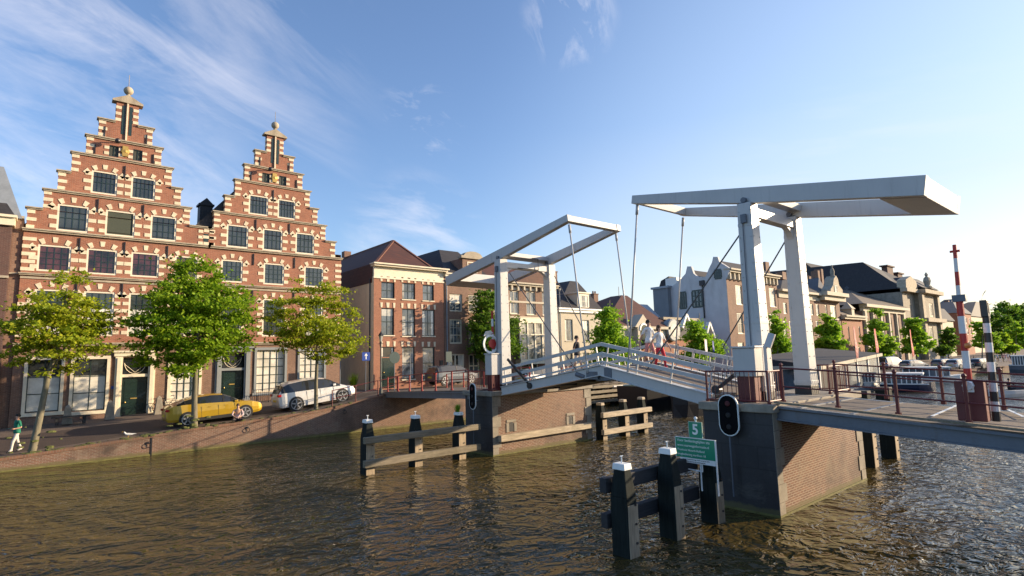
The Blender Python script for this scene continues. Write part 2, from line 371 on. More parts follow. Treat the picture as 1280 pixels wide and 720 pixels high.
# warm thin haze low over the river on the sun's side
gl = mul(dirmask(Vector((math.sin(R(95)), math.cos(R(95)), .03)), 15, 62), 1.0)
sepd = N(nt, 'ShaderNodeSeparateXYZ'); L(nt, tc.outputs['Generated'], sepd.inputs[0])
skyc = sky.outputs[0]
SKYTINT = mix(nt, 1.0, skyc, (1.02, 1.08, 1.24), 'MULTIPLY')
cl = mix(nt, cm, SKYTINT, (5.4, 5.2, 5.5))
hz = mul(gl, ramp(nt, sepd.outputs[2], [(0., 1.), (.38, 0.)]))
cl = mix(nt, mul(hz, .92), cl, (5.3, 4.85, 3.9))
up_ = mul(gl, ramp(nt, sepd.outputs[2], [(.05, 0.), (.24, 1.), (.62, .6), (.8, 0.)])); cl = mix(nt, mul(up_, .62), cl, (3.0, 3.9, 5.0))
L(nt, cl, bg.inputs[0]); bg.inputs[1].default_value = .118
sc.view_settings.view_transform = 'Standard'; sc.view_settings.look = 'None'; sc.view_settings.exposure = .87; sc.view_settings.gamma = 1
sc.cycles.max_bounces = 6; sc.cycles.diffuse_bounces = 3; sc.cycles.glossy_bounces = 4; sc.cycles.caustics_reflective = False
sc.cycles.sample_clamp_direct = 9; sc.cycles.sample_clamp_indirect = 3; sc.cycles.use_adaptive_sampling = True; sc.cycles.use_denoising = True

# ---------------------------------------------------------------- water
m, nt, b = _mat('water')
g = N(nt, 'ShaderNodeNewGeometry'); mp = N(nt, 'ShaderNodeMapping'); L(nt, g.outputs['Position'], mp.inputs[0]); mp.inputs['Scale'].default_value = (1, 1.2, 1); mp.inputs['Rotation'].default_value = (0, 0, R(28))
na = noise(nt, mp.outputs[0], .9, 1, .5, 1.0); nb = noise(nt, mp.outputs[0], 2.3, 2, .5, 1.1); nc = noise(nt, mp.outputs[0], .16, 2, .5)
s1 = N(nt, 'ShaderNodeMath', operation='MULTIPLY_ADD'); L(nt, nb, s1.inputs[0]); s1.inputs[1].default_value = .85; L(nt, na, s1.inputs[2])
s2 = N(nt, 'ShaderNodeMath', operation='MULTIPLY'); L(nt, s1.outputs[0], s2.inputs[0]); L(nt, ramp(nt, nc, [(.38, .45), (.62, 1.15)]), s2.inputs[1])
b.inputs['Base Color'].default_value = (.062, .045, .014, 1); b.inputs['Roughness'].default_value = .04; b.inputs['IOR'].default_value = 1.40
bump(nt, b, s2.outputs[0], 1.0, .26)
M['water'] = m
wm = MB(); wm.poly((-2500, -1500, 0), (3000, -1500, 0), (3000, 800, 0), (-2500, 800, 0)); struct(wm, 'water', M['water'], fixn=False)

# ---------------------------------------------------------------- land across the water
XS = [-60, -20, -1, 2.4, 6.4, 11, 13.65, 15.75, 17.4, 19, 24, 30, 38, 50, 62, 100, 120]
ZQ = [.5, .5, .60, .82, 1.13, 1.38, 1.58, 1.88, 2.14, 2.36, 2.36, 2.05, 1.5, 1.1, 1.0, .95, .95]
YQ = [34.9]*13 + [31.5, 29.0, 21.5, 18.2]
YQ[12] = 34.9
def interp(x, X, Y):
    if x <= X[0]: return Y[0]
    for a in range(len(X)-1):
        if x <= X[a+1]: return Y[a]+(Y[a+1]-Y[a])*(x-X[a])/(X[a+1]-X[a])
    return Y[-1]
XF = [-60, -5, 20, 30, 50, 70, 120]; ZF = [1.05, 1.12, 2.05, 2.1, 1.5, 1.1, 1.0]
def gz(x, y):
    q = interp(x, XS, ZQ); f = interp(x, XF, ZF); t = min(1, max(0, (y-36.5)/6.0)); return q+(f-q)*t
def quay_y(x): return interp(x, XS, YQ)
XX = sorted(set([v for v in XS] + list(range(-60, 121, 2))))
lm = MB()
strips = [(0, .0), (1.6, .0), (3.9, 0), (6.3, 0), (9.3, 0)]
grid = []
for x in XX:
    yq = quay_y(x); ys = [yq+.45, yq+1.6, 38.4, 40.6, 43.9, 60, 900] if yq > 34 else [yq+.45, yq+1.6, yq+4, 40.6, 43.9, 60, 900]
    grid.append([(x, yy, gz(x, yy)) for yy in ys])
def strip(name, a, b_, mat, dz=0):
    mb = MB(); vs = []; fs = []
    for i, row in enumerate(grid): vs += [(p[0], p[1], p[2]+dz) for p in row[a:b_+1]]
    k = b_+1-a
    for i in range(len(grid)-1):
        for j in range(k-1): fs.append((i*k+j, (i+1)*k+j, (i+1)*k+j+1, i*k+j+1))
    mb.add(vs, fs); return struct(mb, name, mat, fixn=False)
strip('quay_edge_paving', 0, 1, M['pavers']); strip('road', 1, 3, M['asphalt']); strip('pavement', 3, 4, M['pavers']); strip('ground', 4, 6, M['pavers'])
# low ground reaching the horizon
gm = MB(); gm.poly((-2500, 60, .9), (-60, 60, .9), (-60, 1800, .9), (-2500, 1800, .9)); gm.poly((-60, 35.3, .5), (-60, 60, .9), (-2500, 60, .9), (-2500, 35.3, .5))
gm.poly((120, 18.4, .94), (260, -12, .94), (3000, -700, .94), (3000, 1800, .94), (120, 1800, .94))
gm.poly((-60, 900, .9), (120, 900, .9), (120, 1800, .9), (-60, 1800, .9))
struct(gm, 'terrain', M['pavers'], fixn=False)
# quay wall: brick face, dark coping, algae line
qt = T('quay_wall', 'long brown brick quay wall rising from low on the left up to the bridge head', 'quay wall', (0, 34.9, 0))
qb = MB(); qc = MB(); qa = MB()
for i in range(len(XX)-1):
    x0, x1 = XX[i], XX[i+1]
    if x0 >= 38 and False: break
    y0, y1 = quay_y(x0), quay_y(x1); z0, z1 = interp(x0, XS, ZQ), interp(x1, XS, ZQ)
    qb.add([(x0, y0, -1), (x1, y1, -1), (x1, y1, z1-.10), (x0, y0, z0-.10)], [(0, 1, 2, 3)])
    qc.add([(x0, y0-.04, z0-.10), (x1, y1-.04, z1-.10), (x1, y1-.04, z1+.03), (x0, y0-.04, z0+.03), (x0, y0+.46, z0+.03), (x1, y1+.46, z1+.03)], [(0, 1, 2, 3), (3, 2, 5, 4)])
    qa.add([(x0, y0-.03, -.1), (x1, y1-.03, -.1), (x1, y1-.02, .07), (x0, y0-.02, .07), (x0, y0, .07), (x1, y1, .07)], [(0, 1, 2, 3), (3, 2, 5, 4)])
qb.build('brickwork', M['brick_quay'], qt, fixn=False); qc.build('coping', brick('coping_brick', (.24, .12, .07), (.17, .085, .055), (.2, .16, .12), bw=.11, rh=.5, pale=(.2, .19, .10), amt=.5), qt, fixn=False)
qa.build('algae_line', M['algae'], qt, fixn=False)
# far quay beyond the frame edge, following the river round the bend
fq = MB(); fq.box(0, 1, 0, 1, 0, 1); fq = MB()
fq.add([(120, 18.2, -1), (260, -12, -1), (260, -12, .98), (120, 18.2, .98)], [(0, 1, 2, 3)])
single(fq, 'quay_wall', M['brick_quay'], 'low far quay wall where the river bends beyond the moored boats', 'quay wall', (120, 18.2, 0), fixn=False)
lq = MB(); lq.add([(-400, 34.9, -1), (-60, 34.9, -1), (-60, 34.9, .5), (-400, 34.9, .5)], [(0, 1, 2, 3)])
single(lq, 'quay_wall', M['brick_quay'], 'quay wall continuing out of the photo on the left', 'quay wall', (-60, 34.9, 0), fixn=False)
# near bank (only its edge carries the bridge deck)
nb_ = MB(); nb_.prism([(13, -.5), (70, -.5), (70, -40), (-40, -40), (-40, -3), (13, -3)], -1, 2.55, 'z'); struct(nb_, 'near_bank', M['pavers'])

jx = PY(189, 560, 34.9).x; mb = MB(); mb.box(jx-.03, jx+.03, 34.87, 34.91, -.1, gz(jx, 35)-.05); mb.build('wall_joint', M['black'], qt, fixn=False)
for rx_ in (-3.2, 4.6, 9.4, 15.2):
    mb = MB(); zr0 = gz(rx_, 35)-.35; mb.tube([(rx_+.11*math.cos(a), 34.82, zr0-.12+.11*math.sin(a)) for a in np.linspace(0, 6.283, 13)], .016, 5); mb.box(rx_-.05, rx_+.05, 34.84, 34.9, zr0-.04, zr0+.06); mb.build('mooring_ring', M['iron'], qt)
# ---------------------------------------------------------------- facades
YF = 44.0; WR = random.Random(77)
def rc(px0, px1, py0, py1, y=YF):
    a = PY(px0, py0, y); b = PY(px1, py1, y); return (a.x, b.x, b.z, a.z)
def wallgrid(mb, rects, wins, y, rec=.16):
    xs = sorted({round(v, 3) for r in list(rects)+list(wins) for v in r[:2]}); zs = sorted({round(v, 3) for r in list(rects)+list(wins) for v in r[2:4]})
    def ins(L_, x, z): return any(r[0]-1e-3 < x < r[1]+1e-3 and r[2]-1e-3 < z < r[3]+1e-3 for r in L_)
    for a, b in zip(xs, xs[1:]):
        if b-a < 2e-3: continue
        for c, d in zip(zs, zs[1:]):
            if d-c < 2e-3: continue
            x, z = (a+b)/2, (c+d)/2
            if ins(rects, x, z) and not ins(wins, x, z): mb.add([(a, y, c), (b, y, c), (b, y, d), (a, y, d)], [(0, 1, 2, 3)])
    for r in wins:
        x0, x1, z0, z1 = r[:4]; e = y+rec+.25
        mb.add([(x0,y,z0),(x1,y,z0),(x1,y,z1),(x0,y,z1),(x0,e,z0),(x1,e,z0),(x1,e,z1),(x0,e,z1)], [(0,3,7,4),(1,5,6,2),(3,2,6,7),(0,4,5,1)])
def window(t, r, y, fmat, pmat, nx=2, nz=3, fw=.09, rec=.10, sill=None, proud=False, bar=.035, blind=None, meet=None, mun=None):
    x0, x1, z0, z1 = r[:4]; mb = MB(); a = y-.03 if proud else y+rec; b = a+.09
    mb.box(x0, x0+fw, a, b, z0, z1); mb.box(x1-fw, x1, a, b, z0, z1); mb.box(x0+fw, x1-fw, a+.002, b, z1-fw, z1); mb.box(x0+fw, x1-fw, a+.002, b, z0, z0+fw)
    mu = MB() if mun else mb
    for i in range(1, nx):
        x = x0+fw+(x1-x0-2*fw)*i/nx; mu.box(x-bar/2, x+bar/2, a+.03, b-.005, z0+fw, z1-fw)
    for i in range(1, nz):
        z = z0+fw+(z1-z0-2*fw)*i/nz; bb = bar*(2.0 if meet == i else 1); mu.box(x0+fw, x1-fw, a+.025, b-.008, z-bb/2, z+bb/2)
    o = mb.build('window', fmat, t, fixn=False)
    if mun: mu.build('muntins', mun, o, fixn=False)
    p = MB(); p.box(x0+fw*.5, x1-fw*.5, b-.03, b-.012, z0+fw*.5, z1-fw*.5); p.build('pane', pmat, o, fixn=False)
    if sill: s_ = MB(); s_.box(x0-.06, x1+.06, y-.07, y+rec+.02, z0-.09, z0-.002); s_.build('sill', sill, o, fixn=False)
    if not blind and not mun and (x1-x0) > .6 and pmat.name in ('glass_dark', 'glass_blue', 'glass_curtain') and WR.random() < .55:
        cu = MB(); cw = (x1-x0-2*fw)*WR.uniform(.12, .30); zz = (z1-fw-(z1-z0)*WR.choice((0, 0, .0, .25))); yy = (b-.045, b-.036)
        if WR.random() < .75: cu.box(x0+fw, x0+fw+cw, *yy, z0+fw, zz); cu.box(x1-fw-cw, x1-fw, *yy, z0+fw, zz)
        else: cu.box(x0+fw, x1-fw, *yy, z1-fw-(z1-z0)*WR.uniform(.25, .5), z1-fw)
        cu.build('curtain', WR.choice((M['curtain'], M['glass_pale'], M['glass_curtain'])), o, fixn=False)
    if blind:
        q = MB(); q.box(x0+fw, x1-fw, b-.05, b-.04, z0+fw+(z1-z0)*blind[0], z0+fw+(z1-z0-2*fw)*blind[1]); q.build('blind', blind[2], o, fixn=False)
    return o
def body(t, x0, x1, y, d, z0, z1, mat, left=True, name='side_wall'):
    mb = MB(); mb.add([(x0, y+.02, z0), (x1, y+.02, z0), (x1, y+d, z0), (x0, y+d, z0), (x0, y+.02, z1), (x1, y+.02, z1), (x1, y+d, z1), (x0, y+d, z1)], [(1, 2, 6, 5), (2, 3, 7, 6), (3, 0, 4, 7), (4, 5, 6, 7)])
    return mb.build(name, mat, t, fixn=False)
def cornice(mb, x0, x1, y, z, h=.16, d=.16, ov=.06):
    mb.box(x0-ov, x1+ov, y-d, y+.05, z, z+h*.55); mb.box(x0-ov*1.6, x1+ov*1.6, y-d*1.5, y+.05, z+h*.55+.002, z+h)

# ---- the two stepped gables
def speck(mb, r, y, ext=.40, rows=True, step=.50, bh=.24, outer=(True, True)):
    """sandstone blocks up both jambs and a segmental arch over a window"""
    x0, x1, z0, z1 = r
    k = max(2, int(round((z1-z0)/step))); st = (z1-z0)/k
    for i in range(k):
        z = z0+st*(i+.25)
        if outer[0]: mb.box(x0-ext*(1 if i % 2 else .8), x0, y-.03, y+.02, z, z+bh)
        if outer[1]: mb.box(x1, x1+ext*(1 if i % 2 else .8), y-.03, y+.02, z, z+bh)
    w = x1-x0; cx = (x0+x1)/2; rad = w*.86; cz = z1-rad*.74
    for a in (-52, -27, 0, 27, 52):
        an = R(a); ca, sa = math.cos(an), math.sin(an)
        ri, ro = rad*.86, rad*1.06+.06
        if abs(a) > 50: ri = rad*.90
        hw = .12 if abs(a) < 50 else .16
        pts = []
        for rr, ww in ((ri, -hw*.8), (ri, hw*.8), (ro, hw*1.15), (ro, -hw*1.15)):
            pts.append((cx+rr*sa+ww*ca, cz+rr*ca-ww*sa))
        if min(p[1] for p in pts) > z1-.42: mb.prism(pts, y-.03, y+.02)
def anchor(mb, x, z0, z1, y): mb.box(x-.03, x+.03, y-.07, y+.01, z0, z1)
ZC, ZS = 12.91, [14.30, 15.56, 16.86, 18.20, 19.50, 20.77]   # eaves string, step tops 6..1
def stepped_gable(label, cx, hw, base, edges, colsC, rowB, rowA, small, ground, doors, extra):
    xL, xR = edges
    t = T('stepped_gable_house', label, 'house', ((xL+xR)/2, YF, 1.0), 'twin stepped gable houses')
    rects = [(xL, xR, 5.95, ZC)]
    steps = []
    for i, zt in enumerate(ZS):
        a, b = cx-hw[i]+.10, cx+hw[i]-.10
        if i == 0: a, b = base
        steps.append((a, b, ZC if i == 0 else ZS[i-1], zt)); rects.append(steps[-1])
    pw = .62; rects.append((cx-pw, cx+pw, ZS[5], 22.2))
    C = [(a, b, 10.48, 12.12) for a, b in colsC]; D = [(a, b, 6.55, 9.38) for a, b in colsC]
    B = [(a, b, 13.08, 14.77) for a, b in rowB]; A = [(a, b, 15.74, 17.26) for a, b in rowA]; S = [(a, b, 18.36, 19.12) for a, b in small]
    wins = C+D+B+A+S+ground+[d[:4] for d in doors]+extra
    low = MB(); wallgrid(low, [(xL, xR, .2, 5.95)], wins, YF); low.build('ground_floor_wall', M['brick_brown'], t, fixn=False)
    mb = MB(); wallgrid(mb, rects, wins, YF)
    # returns of the gable edges so the wall has thickness
    for (a, b, z0, z1) in steps:
        mb.add([(a, YF, z0), (a, YF+.4, z0), (a, YF+.4, z1), (a, YF, z1), (b, YF, z0), (b, YF+.4, z0), (b, YF+.4, z1), (b, YF, z1)], [(0, 1, 2, 3), (4, 5, 6, 7), (3, 2, 6, 7)])
        mb.add([(a, YF+.4, z0), (b, YF+.4, z0), (b, YF+.4, z1), (a, YF+.4, z1)], [(0, 1, 2, 3)])
    mb.box(cx-pw, cx+pw, YF+.01, YF+.45, ZS[5], 22.2)
    mb.build('wall', M['brick_gable'], t, fixn=False)
    # sandstone trim
    st = MB(); co = MB(); an = MB()
    for i, (a, b, z0, z1) in enumerate(steps):
        n = 3; hh = (z1-z0)/n
        for k in range(n):
            z = z0+hh*k+hh*.30; ww = .44 if k % 2 else .36
            if not (i == 0 and k == 9): st.box(a-.02, a+ww, YF-.03, YF+.42, z, z+.21); st.box(b-ww, b+.02, YF-.03, YF+.42, z, z+.21)
    for z in np.arange(ZS[5]+.1, 22.0, .42):
        for s in (-1, 1): st.box(min(cx+s*pw*1.03, cx+s*.33), max(cx+s*pw*1.03, cx+s*.33), YF-.03, YF+.46, z, z+.20)
    for i in range(len(ZS)):
        a, b, z0, z1 = steps[i]
        full = i in (1, 3, 4)
        if full: co.box(a-.13, b+.13, YF-.16, YF+.44, z1-.0, z1+.07); co.box(a-.05, b+.05, YF-.09, YF+.44, z1-.09, z1-.002)
        else:
            na = steps[i+1][0] if i < 5 else cx-pw; nb2 = steps[i+1][1] if i < 5 else cx+pw
            co.box(a-.13, na+.02, YF-.15, YF+.44, z1, z1+.07); co.box(nb2-.02, b+.13, YF-.15, YF+.44, z1, z1+.07)
            co.box(a-.05, na, YF-.08, YF+.44, z1-.08, z1-.002); co.box(nb2, b+.05, YF-.08, YF+.44, z1-.08, z1-.002)
    cornice(co, xL, xR, YF, ZC-.05, .17, .15); cornice(co, xL, xR, YF, 10.18, .14, .13); cornice(co, xL, xR, YF, 5.95, .18, .14)
    co.box(xL, xR, YF-.06, YF+.02, 9.98, 10.1)
    # pinnacle: pediment, pilaster, ball
    co.prism([(cx-.86, 22.2), (cx+.86, 22.2), (cx+.86, 22.32), (cx, 22.78), (cx-.86, 22.32)], YF-.14, YF+.5)
    st.box(cx-.05, cx+.05, YF-.10, YF+.02, 19.6, 22.19)
    dk = MB(); 
    for s in (-1, 1): dk.box(cx+s*.20-.09, cx+s*.20+.09, YF-.02, YF+.03, 20.0, 22.0)
    dk.build('niche', M['frame_dark'], t, fixn=False)
    bl = MB(); bl.lathe((cx, YF+.15, 22.75), [(.06, 0), (.15, .05), (.10, .12), (.12, .18)], 10); bl.ball((cx, YF+.15, 23.17), .29, 10); bl.tube([(cx, YF+.15, 23.4), (cx, YF+.15, 24.3)], .018, 5)
    bl.build('finial', M['cornice_stone'], t, smooth=True)
    sh = MB(); sh.lathe((cx, YF-.08, 18.85), [(.02, -.05), (.22, 0), (.26, .05), (.10, .10), (.02, .11)], 8, 'y'); sh.box(cx-.16, cx+.16, YF-.10, YF, 18.5, 19.2); sh.build('gable_shield', M['gold'], t)
    lampb = MB(); lampb.tube([(cx-.35, YF, 19.35), (cx-.45, YF-.5, 19.45)], .035, 5); lampb.ball((cx-.48, YF-.6, 19.3), .17, 7); lampb.build('hoist_hook', M['iron'], t)
    for r in C: speck(st, r, YF)
    for r in B: speck(st, r, YF)
    for r in A: speck(st, r, YF)
    for r in D: speck(st, r, YF, bh=.22)
    for r in S:
        for k in range(2): z = r[2]+.08+k*.38; st.box(r[0]-.26, r[0], YF-.03, YF+.01, z, z+.2); st.box(r[1], r[1]+.26, YF-.03, YF+.01, z, z+.2)
    for k in range(5):   # long sandstone bands at the outer corners of the lower storeys
        for zb in (10.45, 6.5):
            z = zb+k*.46
            if xL < 0: st.box(xL-.02, xL+.62, YF-.028, YF+.02, z, z+.21)
            if xR > 18: st.box(xR-.5, xR+.02, YF-.028, YF+.02, z, z+.21)
    st.build('stone_trim', M['sandstone'], t, fixn=False); co.build('stone_cornice', M['cornice_stone'], t, fixn=False)
    for wl, dz in ((B, .5), (C, .5), (D, .5), (A, .5)):
        for (a, b) in zip(wl, wl[1:]):
            x = (a[1]+b[0])/2; anchor(an, x, a[3]+dz-.75, a[3]+dz+.1, YF)
    for s in (-1, 1): anchor(an, cx+s*(hw[5]-.42), 19.6, 20.3, YF); anchor(an, cx+s*(hw[4]-.55), 18.35, 19.0, YF)
    an.build('wall_anchors', M['iron'], t, fixn=False)
    for r in C: window(t, r, YF, M['frame_cream'], M['glass_red'] if cx < 5 else M['glass_slate'], 4, 4, .10, .02, mun=M['frame_dark'])
    for r in D: window(t, r, YF, M['frame_cream'], M['glass_slate'], 4, 4, .10, .02, blind=(0, .62, M['curtain']) if cx < 5 or r is D[-1] else None, mun=M['frame_dark'])
    for i, r in enumerate(B):
        shut = cx < 5 and i == 1
        window(t, r, YF, M['frame_cream'], colr('shutter_green', (.055, .065, .045)) if shut else M['glass_slate'], 1 if shut else 4, 1 if shut else (3 if i == 2 else 2), .10, .02, mun=M['frame_dark'])
    for r in A: window(t, r, YF, M['frame_cream'], M['glass_slate'], 5, 2, .10, .02, mun=M['frame_dark'])
    for r in S: window(t, r, YF, M['frame_dark'], colr('shutter_dark', (.05, .055, .045)), 2, 1, .05, .03)
    return t
colsC1 = [(-.39, 1.21), (1.98, 3.56), (4.33, 5.91), (6.83, 8.21)]
colsC2 = [(9.75, 11.19), (12.67, 14.17), (15.73, 17.25)]
g1 = [(-.42, 1.12, 2.05, 5.12), (1.74, 3.38, 1.95, 5.12), (6.90, 8.60, 2.25, 5.0)]
d1 = [(4.20, 5.60, 1.15, 5.15)]
g2 = [(12.36, 14.36, 2.45, 5.55), (15.5, 17.4, 2.75, 5.45)]
d2 = [(10.0, 11.5, 1.75, 5.35)]
HW1 = [4.51, 4.05, 3.44, 2.83, 2.16, 1.58]; HW2 = [5.0, 4.2, 3.52, 2.87, 2.25, 1.52]
t1 = stepped_gable('left one of two tall stepped gable houses, striped brick, red curtains on its third floor', 3.66, HW1, (-1.0, 8.9), (-1.1, 8.9), colsC1,
    [(.39, 1.95), (2.83, 4.42), (5.31, 6.83)], [(1.96, 3.34), (4.09, 5.47)], [(2.79, 3.31), (4.10, 4.63)], g1, d1, [])
t2 = stepped_gable('right of the two tall stepped gable houses, striped brick and sandstone, beside the alley', 13.27, HW2, (8.9, 18.2), (8.9, 18.74), colsC2,
    [(10.03, 11.5), (12.54, 13.99), (15.0, 16.47)], [(11.47, 12.86), (13.58, 14.92)], [(12.36, 12.92), (13.61, 14.18)], g2, d2, [])
# valley slit and stone between the gables
vs = MB(); vs.box(8.55, 8.85, YF-.02, YF+.05, 13.2, 13.85); vs.build('slit_window', M['frame_dark'], t1, fixn=False)
vq = MB()
for k in range(3):
    for x in (8.2, 8.9): vq.box(x, x+.3, YF-.03, YF+.0, 13.05+k*.42, 13.26+k*.42)
vq.build('stone_trim', M['sandstone'], t1, fixn=False)
for t, gs in ((t1, g1), (t2, g2)):
    for r in gs:
        rr = (r[0]-.17, r[1]+.17, r[2]-.17, r[3]+.14)
        fr = MB(); x0, x1, z0, z1 = rr
        fr.box(x0, x0+.17, YF-.08, YF+.10, z0, z1); fr.box(x1-.17, x1, YF-.08, YF+.10, z0, z1); fr.box(x0, x1, YF-.09, YF+.11, z1-.15, z1+.04); fr.box(x0-.1, x1+.1, YF-.14, YF+.1, z0-.06, z0+.14)
        fr.build('window_surround', M['cream_paint'] if t is t1 else M['frame_grey'], t, fixn=False)
        window(t, r, YF, M['frame_dark'] if r[0] < 6 else M['frame_cream'], M['glass_dark'] if r[0] < 6 else M['curtain'], 2 if r[0] < 6 else 4, 3 if r[0] < 6 else 5, .05, .10, bar=.05, mun=M['frame_dark'], blind=(0, .68, M['curtain']) if r[0] < 6 else None)
def portal(t, d, fm, dm, ornate=False):
    x0, x1, z0, z1 = d; zt = z1-1.15; f = MB()
    for s, x in ((-1, x0), (1, x1)):
        a, b = (x-.40, x) if s < 0 else (x, x+.40)
        f.box(a, b, YF-.10, YF+.25, z0-.3, z1+.1); f.box(a+.10, b-.10, YF-.16, YF-.1, z0-.1, z1); f.box(a-.03, b+.03, YF-.15, YF+.2, z0-.35, z0+.35)
    f.box(x0-.48, x1+.48, YF-.16, YF+.25, z1+.1, z1+.34); f.box(x0-.58, x1+.58, YF-.26, YF+.2, z1+.342, z1+.46)
    f.box(x0, x1, YF-.02, YF+.22, zt-.09, zt+.09)
    f.build('door_frame', fm, t, fixn=False)
    dd = MB(); dd.box(x0, x1, YF+.2, YF+.26, z0, zt-.09)
    for zz in ((z0+.15, z0+.95), (z0+1.1, zt-.3)): dd.box(x0+.18, x1-.18, YF+.18, YF+.2, *zz)
    do = dd.build('door', dm, t, fixn=False)
    kn = MB(); kn.ball((x0+.25, YF+.14, z0+1.15), .05, 6); kn.box((x0+x1)/2-.18, (x0+x1)/2+.18, YF+.14, YF+.18, z0+1.35, z0+1.42); kn.build('handle', M['gold'], do)
    tl = MB(); tl.box(x0, x1, YF+.2, YF+.24, zt+.09, z1+.1); tr = tl.build('fanlight', M['glass_dark'], t, fixn=False)
    tb = MB(); cx = (x0+x1)/2
    for s in (-1, 1): tb.tube([(cx+s*(.62-.62*math.cos(a)) if 0 else cx+s*.6*math.sin(a), YF+.17, zt+.12+.75*(1-math.cos(a))) for a in np.linspace(0, 1.5, 7)], .022, 4)
    tb.tube([(cx-.6, YF+.17, zt+.75), (cx, YF+.17, zt+.2), (cx+.6, YF+.17, zt+.75)], .018, 4)
    tb.build('tracery', M['cream_paint'], tr)
    stp = MB(); stp.box(x0-.5, x1+.5, YF-.75, YF+.25, z0-.5, z0-.02); stp.build('doorstep', M['pier_stone'], t, bevel=.02)
portal(t1, d1[0], M['cream_paint'], M['door_green']); portal(t2, d2[0], M['frame_grey'], M['door_green'])
# plinths, number plate, downpipe
for t, segs in ((t1, [(-1.1, 3.78), (6.02, 8.9)]), (t2, [(8.9, 9.55), (11.95, 18.74)])):
    pb = MB()
    for a, b in segs: pb.box(a, b, YF-.09, YF-.003, .4, 1.75 if t is t1 else 2.2)
    pb.build('plinth', M['brick_brown'], t, fixn=False)
pl = MB(); pl.box(3.66, 3.84, YF-.03, YF, 3.2, 3.38); pl.build('house_plate', M['sign_blue'], t1, fixn=False)
# roofs behind the gables
for t, cx, hwid, zr in ((t1, 3.66, 4.75, 20.2), (t2, 13.27, 5.2, 20.2)):
    rf = MB(); a, b, c, d = cx-hwid, (cx+hwid if t is t1 else cx+2.6), YF+.42, YF+(24 if t is t1 else 15)
    zc_ = 13.35 if t is t1 else 14.5; zr = zr if t is t1 else 20.75
    rf.add([(a, c, zc_), (cx, c, zr), (b, c, zc_), (a, d, zc_), (cx, d, zr), (b, d, zc_)], [(0, 3, 4, 1), (1, 4, 5, 2), (3, 5, 4), (0, 1, 2)])
    if t is t2: rf.add([(a, c, 13.0), (a, d, 13.0), (a, d, zc_), (a, c, zc_), (b, c, 13.0), (b, d, 13.0), (b, d, zc_), (b, c, zc_)], [(0, 1, 2, 3), (4, 7, 6, 5), (1, 5, 6, 2)])
    ro = rf.build('roof', M['tile_dark'] if t is t1 else M['tile_brown'] if 0 else M['tile_dark'], t, fixn=False)
    if t is t2:
        p = PY(257, 254, YF+5); ch = MB(); ch.box(p.x-.45, p.x+.45, YF+4.6, YF+5.5, 13.0, p.z-.3); ch.box(p.x-.55, p.x+.55, YF+4.5, YF+5.6, p.z-.3, p.z-.15); ch.prism([(p.x-.5, p.z-.15), (p.x+.5, p.z-.15), (p.x, p.z+.35)], YF+4.6, YF+5.5)
        ch.build('chimney', M['black'], ro, fixn=False)
body(t1, -1.1, 8.9, YF, 24, .2, 13.3, M['brick_brown']); body(t2, 8.9, 18.74, YF, 1.0, .2, 13.3, M['brick_brown']); body(t2, 8.95, 15.6, YF+1, 14, .2, 13.3, M['brick_brown'], name='rear_wall')

# ---- generic town house
def house(name, label, px, zt, wins, wall, y=YF, z0=.6, d=14, cat='house', group=None, ztop_add=0, xr=None, side=None, sidename='side_wall'):
    x0, x1 = (PY(px[0], 420, y).x, PY(px[1], 420, y).x) if xr is None else xr
    t = T(name, label, cat, ((x0+x1)/2, y, 1.0), group)
    rr = [w_['r'] for w_ in wins if not w_.get('flush')]
    mb = MB(); wallgrid(mb, [(x0, x1, z0, zt)], rr, y); mb.build('wall', wall, t, fixn=False)
    body(t, x0, x1, y, d, z0, zt, side or wall, name=sidename)
    for w_ in wins:
        k = {a: b for a, b in w_.items() if a not in ('r', 'flush')}
        f = k.pop('f', M['frame_cream']); p = k.pop('p', M['glass_dark']); window(t, w_['r'], y, f, p, **k)
    return t, x0, x1
def keystones(mb, r, y):
    x0, x1, z0, z1 = r; w_ = x1-x0
    for f, ww in ((0, .16), (.5, .22), (1, .16)):
        c = x0+w_*f; mb.prism([(c-ww*.5, z1+.04), (c+ww*.5, z1+.04), (c+ww*.7, z1+.48), (c-ww*.7, z1+.48)], y-.04, y+.01)
def hip(t, x0, x1, y0, y1, z0, zr, rx0, rx1, ry0, ry1, mat, name='roof', flat=None):
    mb = MB(); mb.add([(x0, y0, z0), (x1, y0, z0), (x1, y1, z0), (x0, y1, z0), (rx0, ry0, zr), (rx1, ry0, zr), (rx1, ry1, zr), (rx0, ry1, zr)],
                      [(0, 1, 5, 4), (1, 2, 6, 5), (2, 3, 7, 6), (3, 0, 4, 7), (4, 5, 6, 7)])
    return mb.build(name, mat, t, fixn=False)
# dark brick neighbours at the left edge
a = PY(16, 272, 43.4)
t = T('brick_house', 'dark plum brick house cut by the left edge of the photo', 'house', (a.x-4, 43.4, 1))
mb = MB(); mb.box(a.x-9, a.x, 43.4, 58, .4, a.z-.5); mb.build('wall', M['brick_plum'], t, fixn=False)
mb = MB(); mb.box(a.x-9.1, a.x+.12, 43.2, 58, a.z-.5, a.z-.05); mb.box(a.x-9.1, a.x+.2, 43.05, 58.2, a.z-.048, a.z+.1); mb.build('cornice', M['cream_paint'], t, fixn=False)
mb = MB(); mb.box(a.x-9, a.x+.04, 43.3, 43.4, PY(10, 346, 43.4).z-.08, PY(10, 346, 43.4).z+.06); mb.build('string_course', M['cornice_stone'], t, fixn=False)
hip(t, a.x-9, a.x+.1, 43.2, 58, a.z+.1, a.z+3.4, a.x-6, a.x-1.6, 46, 55, M['tile_dark'])
